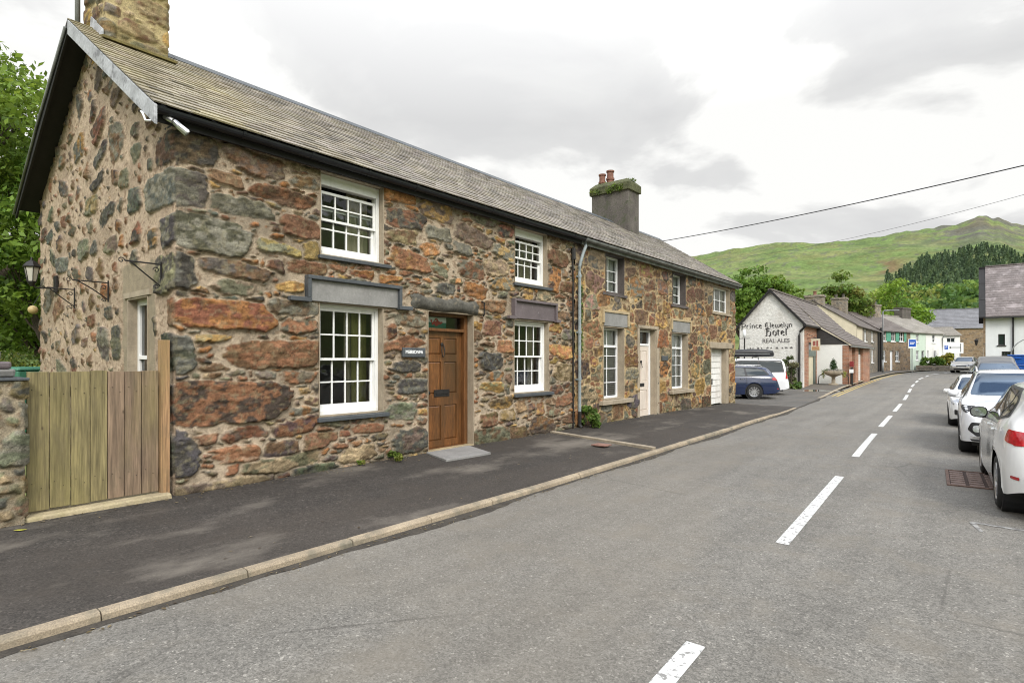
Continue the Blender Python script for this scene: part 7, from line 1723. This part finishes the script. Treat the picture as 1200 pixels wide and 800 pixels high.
bracket(-9.18, 2.69, 2.40, .40, 'black iron basket bracket in the middle of the gable')
bracket(-10.77, 2.72, 2.40, .36, 'black iron basket bracket next to the gable wall lantern')
t = thing('wall_lantern', 'black carriage lantern with glass panes at the back of the gable', 'lantern', (-11.84, Y1, 2.75))
mb = MB(); mb.box(-11.91, -11.77, Y1-.05, Y1-.01, 2.73, 3.0); mb.build('back_plate', M['black_iron'], t, bevel=.01); mb = MB(); mb.tube([(-11.84, Y1-.05, 2.8), (-11.84, Y1-.28, 2.78), (-11.84, Y1-.34, 2.84)], .015, 6); mb.build('arm', M['black_iron'], t)
mb = MB(); mb.lathe([(.02, 2.80), (.06, 2.86), (.065, 2.88)], (-11.84, Y1-.34, 0), 6); mb.lathe([(.12, 3.10), (.125, 3.12), (.07, 3.19), (.02, 3.22), (.015, 3.26), (0, 3.27)], (-11.84, Y1-.34, 0), 6)
for k in range(6):
    a = 2*math.pi*k/6; mb.tube([(-11.84+.06*math.cos(a), Y1-.34+.06*math.sin(a), 2.87), (-11.84+.105*math.cos(a), Y1-.34+.105*math.sin(a), 3.11)], .006, 5)
mb.build('lantern_frame', M['black_iron'], t); mb = MB(); mb.lathe([(.055, 2.88), (.1, 3.10)], (-11.84, Y1-.34, 0), 6); mb.build('lantern_glass', mat('frosted_lantern_glass', (.5, .48, .42), .3, (9, .1), (30, .1), None), t)
t = thing('floodlight', 'small silver floodlight under the eaves at the street corner of the gable', 'floodlight', (-6.8, 2.46, 4.18))
mb = MB(); mb.tube([(-6.80, 2.50, 4.21), (-6.76, 2.53, 4.16), (-6.73, 2.60, 4.10)], [.032, .036, .04], 12); mb.build('lamp_body', M['steel'], t, smooth=False); mb = MB(); mb.tube([(-6.86, 2.42, 4.26), (-6.79, 2.48, 4.21)], .03, 10); mb.build('bracket', M['steel'], t); mb = MB(); mb.tube([(-6.731, 2.598, 4.102), (-6.728, 2.606, 4.095)], .034, 12); mb.build('lens', M['lamp_clear'], t)
mb = MB(); mb.tube([(-6.83, 2.272, 4.16), (-6.95, 2.268, 4.19), (-7.05, 2.27, 4.3), (-7.1, 2.272, 4.33)], .012, 6); o = mb.build('cable', M['sign_white'], cott1, smooth=True)
# name plates
t = thing('house_name_sign', 'dark slate house name plate with white capital letters beside the oak door', 'sign', (XF, 6.03, 1.73))
mb = MB(); mb.box(XF+.028, XF+.07, 5.80, 6.27, 1.655, 1.805); mb.build('plate', M['slate_dark'], t, bevel=.008)
text_mesh('lettering', 'MEIRIONFA', .072, M['sign_white'], t, (XF+.0715, 6.03, 1.735), STREET, .002, .98, .002)
mb = MB(); mb.box(XF+.02, XF+.05, 15.22, 15.62, 1.58, 1.72); o = mb.build('house_name_sign', M['slate_dark'], bevel=.008); tag(o, 'small dark name plate on the wall right of the cream door', 'sign')
mb = MB(); mb.tube([(XF+.03, 7.66, 2.66), (XF+.09, 7.66, 2.64), (XF+.09, 7.66, 2.44), (XF+.06, 7.67, 2.40)], .016, 6); o = mb.build('iron_hook', M['black_iron']); tag(o, 'rusty iron hook fixed to the wall just right of the door lintel', 'hook')
# covers in the road and footway
t = thing('drain_cover', 'square rust red drain cover set in the road beside the white cars', 'drain cover', (.06, 9.9, 0), R(3))
M['rust'] = mat('rusty_iron', (.15, .095, .075), .85, (9, .35), (50, .4), (60, .4))
mb = MB(); mb.box(-.40, .40, -.60, .60, -.02, .006); mb.build('base', mat('rusty_recess', (.05, .03, .024), .9, (9, .3), (50, .3), (60, .3)), t, local=True)
mb = MB(); 
for a, b, c, d in ((-.42, .42, -.63, -.585), (-.42, .42, .585, .63), (-.42, -.385, -.585, .585), (.385, .42, -.585, .585)): mb.box(a, b, c, d, -.02, .016)
mb.build('frame', M['rust'], t, local=True)
mb = MB()
for i in range(4):
    for j in range(7): mb.box(-.375+i*.19, -.375+i*.19+.150, -.575+j*.166, -.575+j*.166+.122, .004, .0135)
mb.build('grating', mat('rust_red_tread', (.18, .125, .105), .8, (9, .3), (60, .35), (60, .4)), t, local=True)
mb = MB(); mb.box(-5.36, -5.08, 8.78, 9.02, .09, .1075); o = mb.build('stopcock_cover', mat('brick_red_cover', (.24, .13, .10), .85, (9, .3), (60, .3), (60, .3))); tag(o, 'small brick red stopcock cover in the dark footway', 'cover')
# weeds and litter
bush('fern', 'green fern and weeds growing at the foot of the rainwater pipe', 'plant', (XF+.22, 11.05, .06), .6, .5, .62, 700, .085, [(.10, .17, .03), (.14, .22, .04), (.07, .12, .025)], 51, nb=12)
bush('weed_tuft', 'small weeds growing at the wall foot left of the oak door step', 'plant', (XF+.10, 5.55, .1), .85, .16, .16, 320, .06, [(.12, .19, .03), (.2, .22, .04), (.08, .13, .025)], 52, nb=9)
bush('weed_tuft', 'tiny weed in the wall foot below the left window corner', 'plant', (XF+.08, 5.0, .1), .35, .12, .09, 90, .05, [(.13, .2, .03), (.2, .2, .05)], 53, nb=5)
V, F, C = leaf_arrays([(XF+.06, 10.93, z, .035, .09, .22) for z in (1.9, 2.2, 2.55, 2.8, 3.15)], 420, .06, [(.10, .17, .03), (.15, .2, .05), (.06, .11, .02)], 55)
o = mesh_np('ivy', V, F, M['leaf'], fcol=C); tag(o, 'strand of ivy climbing the wall beside the grey blue rainwater pipe', 'ivy')
V, F, C = leaf_arrays([(-10.0+.22*k, 17.56, 7.52+.05*(k%2), .15, .07, .13) for k in (-3, -2, 0, 1, 2)]+[(-10.0+.3*k, 18.0, 7.85, .18, .25, .06) for k in (-2, -1, 0, 1, 2)], 520, .085, [(.12, .19, .03), (.18, .22, .05), (.08, .12, .03)], 56)
o = mesh_np('chimney_weeds', V, F, M['leaf'], fcol=C); tag(o, 'clump of weeds sprouting from the rim of the rendered chimney', 'plant')
r = np.random.default_rng(3); n = 1500
ly = r.uniform(.7, 21, n); lx = np.where(r.random(n) < .6, XF+.05+np.abs(r.normal(0, .14, n)), np.array([kx(v) for v in ly])+np.where(r.random(n) < .75, .05+np.abs(r.normal(0, .06, n)), -.2-np.abs(r.normal(0, .5, n))))
Vl, Fl, Cl = [], [], []
cols = [(.16, .12, .07), (.24, .19, .11), (.08, .06, .04), (.13, .10, .05), (.3, .26, .18)]
for i in range(n):
    x, y = lx[i], ly[i]; onr = x > kx(y); z = (gz(y) if onr else pz(x, y))+.006; s = r.uniform(.007, .026); a = r.uniform(0, 6.28); c_, s_ = math.cos(a)*s, math.sin(a)*s; k = len(Vl); q = r.uniform(.2, .6)
    Vl += [(x-c_, y-s_, z), (x+s_*q, y-c_*q, z+.003), (x+c_, y+s_, z+.002), (x-s_*q, y+c_*q, z+.004)]; Fl.append((k, k+1, k+2, k+3)); Cl.append(cols[r.integers(5)])
o = mesh_np('leaf_litter', Vl, Fl, M['leaf'], fcol=Cl); tag(o, 'dry leaf litter along the wall foot and kerb', 'litter', kind='stuff')
def leaf(x, y, s, a, m_, label):
    pts = [(-1, 0), (-.5, .32), (.1, .4), (.6, .25), (1, 0), (.6, -.25), (.1, -.4), (-.5, -.32)]; V = [(0, 0, .012)]+[(p[0]*s, p[1]*s, .004+.01*abs(p[1])+.006*abs(p[0])) for p in pts]
    o = mesh_np('fallen_leaf', V, [(0, i+1, (i+1) % 8+1) for i in range(8)], m_); o.location = (x, y, pz(x, y)+.002); o.rotation_euler = (0, 0, a); tag(o, label, 'leaf', 'fallen leaves on the footway')
leaf(-6.62, 1.17, .055, .9, mat('yellow_leaf', (.38, .36, .05), .7, (20, .2), (60, .1), None), 'yellow green fallen leaf on the dark footway near the pillar')
leaf(-6.42, .93, .06, .3, mat('orange_leaf', (.42, .22, .08), .7, (20, .2), (60, .1), None), 'orange brown fallen leaf on the dark footway at the picture edge')
t = thing('garden_float', 'small round pale yellow ball hanging at the back corner of the gable', 'ball', (-13.0, 2.47, 2.50)); mb = MB(); mb.lathe([(0.001, -.075)]+[(.075*math.cos(a), .075*math.sin(a)) for a in np.linspace(-1.4, 1.4, 9)]+[(.001, .075)], (0, 0, 0), 14); mb.build('ball', mat('pale_yellow_plastic', (.42, .32, .15), .5, (9, .2), (40, .1), None), t, local=True, smooth=True); mb = MB(); mb.tube([(0, 0, .07), (.03, .10, .3)], .006, 5); mb.build('cord', M['black'], t, local=True)
# overhead wires
def wire(a, b, sag, r_, n=40):
    a, b = Vector(a), Vector(b); return [a+(b-a)*t-Vector((0, 0, sag*4*t*(1-t))) for t in [k/n for k in range(n+1)]], r_
mb = MB(); p, q = wire((-10.4, 21.6, 6.35), (7.5, 15.1, 6.25), .25, .014); mb.tube(p, q, 6); o = mb.build('overhead_wire', M['black'], smooth=True); tag(o, 'thick black overhead wire crossing the sky above the street', 'wire')
mb = MB(); p, q = wire((-23.08, 58.63, 12.0), (8.95, 27.74, 9.25), 1.1, .009); mb.tube(p, q, 6); o = mb.build('overhead_wire', M['black'], smooth=True); tag(o, 'thin overhead wire higher up at the right edge', 'wire')
# ================================================================== SKY, SUN, CAMERA
w = bpy.data.worlds.new('World'); sc.world = w; w.use_nodes = True
nt = w.node_tree; bg = nt.nodes['Background']
sky = nd(nt, 'ShaderNodeTexSky', sky_type='NISHITA'); sky.sun_disc = False
SUN_EL, SUN_AZ = R(40), R(130)       # azimuth clockwise from +y : behind the camera to the right
sky.sun_elevation = SUN_EL; sky.sun_rotation = SUN_AZ
tc = nd(nt, 'ShaderNodeTexCoord').outputs['Generated']
sx = nd(nt, 'ShaderNodeSeparateXYZ'); nt.links.new(tc, sx.inputs[0])
zc = nd(nt, 'ShaderNodeMath', operation='MAXIMUM'); zc.inputs[1].default_value = 0.0; nt.links.new(sx.outputs[2], zc.inputs[0])
za = nd(nt, 'ShaderNodeMath', operation='ADD'); za.inputs[1].default_value = .22; nt.links.new(zc.outputs[0], za.inputs[0])
dv = nd(nt, 'ShaderNodeVectorMath', operation='DIVIDE'); nt.links.new(tc, dv.inputs[0])
cb = nd(nt, 'ShaderNodeCombineXYZ')
for i in range(3): nt.links.new(za.outputs[0], cb.inputs[i])
nt.links.new(cb.outputs[0], dv.inputs[1])
mp = nd(nt, 'ShaderNodeMapping'); mp.inputs['Location'].default_value = (1.9, .35, 0); nt.links.new(dv.outputs[0], mp.inputs['Vector'])
n1 = nd(nt, 'ShaderNodeTexNoise'); n1.inputs['Scale'].default_value = 1.5; n1.inputs['Detail'].default_value = 7; n1.inputs['Roughness'].default_value = .52; n1.inputs['Distortion'].default_value = .35
nt.links.new(mp.outputs[0], n1.inputs['Vector'])
K = 10.0      # the background runs at 0.1, so cloud radiance is given times ten
cl = nd(nt, 'ShaderNodeValToRGB'); e = cl.color_ramp.elements
e[0].position = .40; e[0].color = (.575, .577, .58, 1); e[1].position = .55; e[1].color = (.80, .80, .785, 1)
x_ = e.new(.485); x_.color = (.62, .622, .62, 1)
nt.links.new(n1.outputs['Fac'], cl.inputs['Fac'])
# an overcast sky is about three times as bright overhead as at the horizon
el = nd(nt, 'ShaderNodeMapRange'); el.inputs['From Min'].default_value = .38; el.inputs['From Max'].default_value = .95; el.inputs['To Min'].default_value = 1.0*K; el.inputs['To Max'].default_value = 2.7*K
nt.links.new(sx.outputs[2], el.inputs['Value'])
# the cloud is brighter on the side where the sun stands behind it
dt = nd(nt, 'ShaderNodeVectorMath', operation='DOT_PRODUCT'); nt.links.new(tc, dt.inputs[0]); dt.inputs[1].default_value = (math.sin(SUN_AZ)*math.cos(SUN_EL), math.cos(SUN_AZ)*math.cos(SUN_EL), math.sin(SUN_EL))
gl_ = nd(nt, 'ShaderNodeMapRange'); gl_.inputs['From Min'].default_value = .12; gl_.inputs['From Max'].default_value = 1.0; gl_.inputs['To Min'].default_value = 1.0; gl_.inputs['To Max'].default_value = 2.6; nt.links.new(dt.outputs['Value'], gl_.inputs['Value'])
em = nd(nt, 'ShaderNodeMath', operation='MULTIPLY'); nt.links.new(el.outputs[0], em.inputs[0]); nt.links.new(gl_.outputs[0], em.inputs[1])
vm = nd(nt, 'ShaderNodeVectorMath', operation='SCALE'); nt.links.new(cl.outputs[0], vm.inputs[0]); nt.links.new(em.outputs[0], vm.inputs['Scale'])
# gaps of blue sky, high up only
n2 = nd(nt, 'ShaderNodeTexNoise'); n2.inputs['Scale'].default_value = 2.3; n2.inputs['Detail'].default_value = 6
nt.links.new(mp.outputs[0], n2.inputs['Vector'])
gap = ramp(nt, n2.outputs['Fac'], [(.44, 0), (.52, 1)])
hi = nd(nt, 'ShaderNodeMapRange'); hi.inputs['From Min'].default_value = .62; hi.inputs['From Max'].default_value = .78; nt.links.new(sx.outputs[2], hi.inputs['Value'])
gm = nd(nt, 'ShaderNodeMath', operation='MULTIPLY'); nt.links.new(gap, gm.inputs[0]); nt.links.new(hi.outputs[0], gm.inputs[1])
gm2 = nd(nt, 'ShaderNodeMath', operation='MULTIPLY'); gm2.inputs[1].default_value = .85; nt.links.new(gm.outputs[0], gm2.inputs[0])
sk2 = nd(nt, 'ShaderNodeVectorMath', operation='SCALE'); sk2.inputs['Scale'].default_value = 3.0; nt.links.new(sky.outputs[0], sk2.inputs[0])
fin = mix(nt, gm2.outputs[0], vm.outputs[0], sk2.outputs[0])
nt.links.new(fin, bg.inputs['Color']); bg.inputs['Strength'].default_value = .1
ld = bpy.data.lights.new('sun', 'SUN'); ld.energy = 1.5; ld.angle = R(14); ld.color = (1, .95, .86)
lo = bpy.data.objects.new('sun', ld); COL.objects.link(lo)
d = Vector((math.sin(SUN_AZ)*math.cos(SUN_EL), math.cos(SUN_AZ)*math.cos(SUN_EL), math.sin(SUN_EL)))
lo.rotation_euler = d.to_track_quat('Z', 'Y').to_euler(); lo.location = d*60
cam = bpy.data.cameras.new('camera'); co = bpy.data.objects.new('camera', cam); COL.objects.link(co)
co.location = (0, 0, 1.62); co.rotation_euler = (R(90), 0, PT)
cam.sensor_width = 36; cam.lens = 36*PF/1200; cam.shift_y = 21/1200; cam.clip_start = .05; cam.clip_end = 6000
sc.camera = co
sc.render.engine = 'CYCLES'
sc.cycles.use_denoising = True; sc.cycles.denoiser = 'OPENIMAGEDENOISE'
sc.cycles.filter_width = 1.05
sc.cycles.max_bounces = 6; sc.cycles.diffuse_bounces = 3; sc.cycles.glossy_bounces = 3; sc.cycles.transparent_max_bounces = 10; sc.cycles.transmission_bounces = 3
sc.cycles.caustics_reflective = False; sc.cycles.caustics_refractive = False; sc.cycles.sample_clamp_indirect = 6
vs = sc.view_settings; vs.view_transform = 'Standard'; vs.look = 'None'; vs.exposure = .32; vs.gamma = 1
vs.use_curve_mapping = False
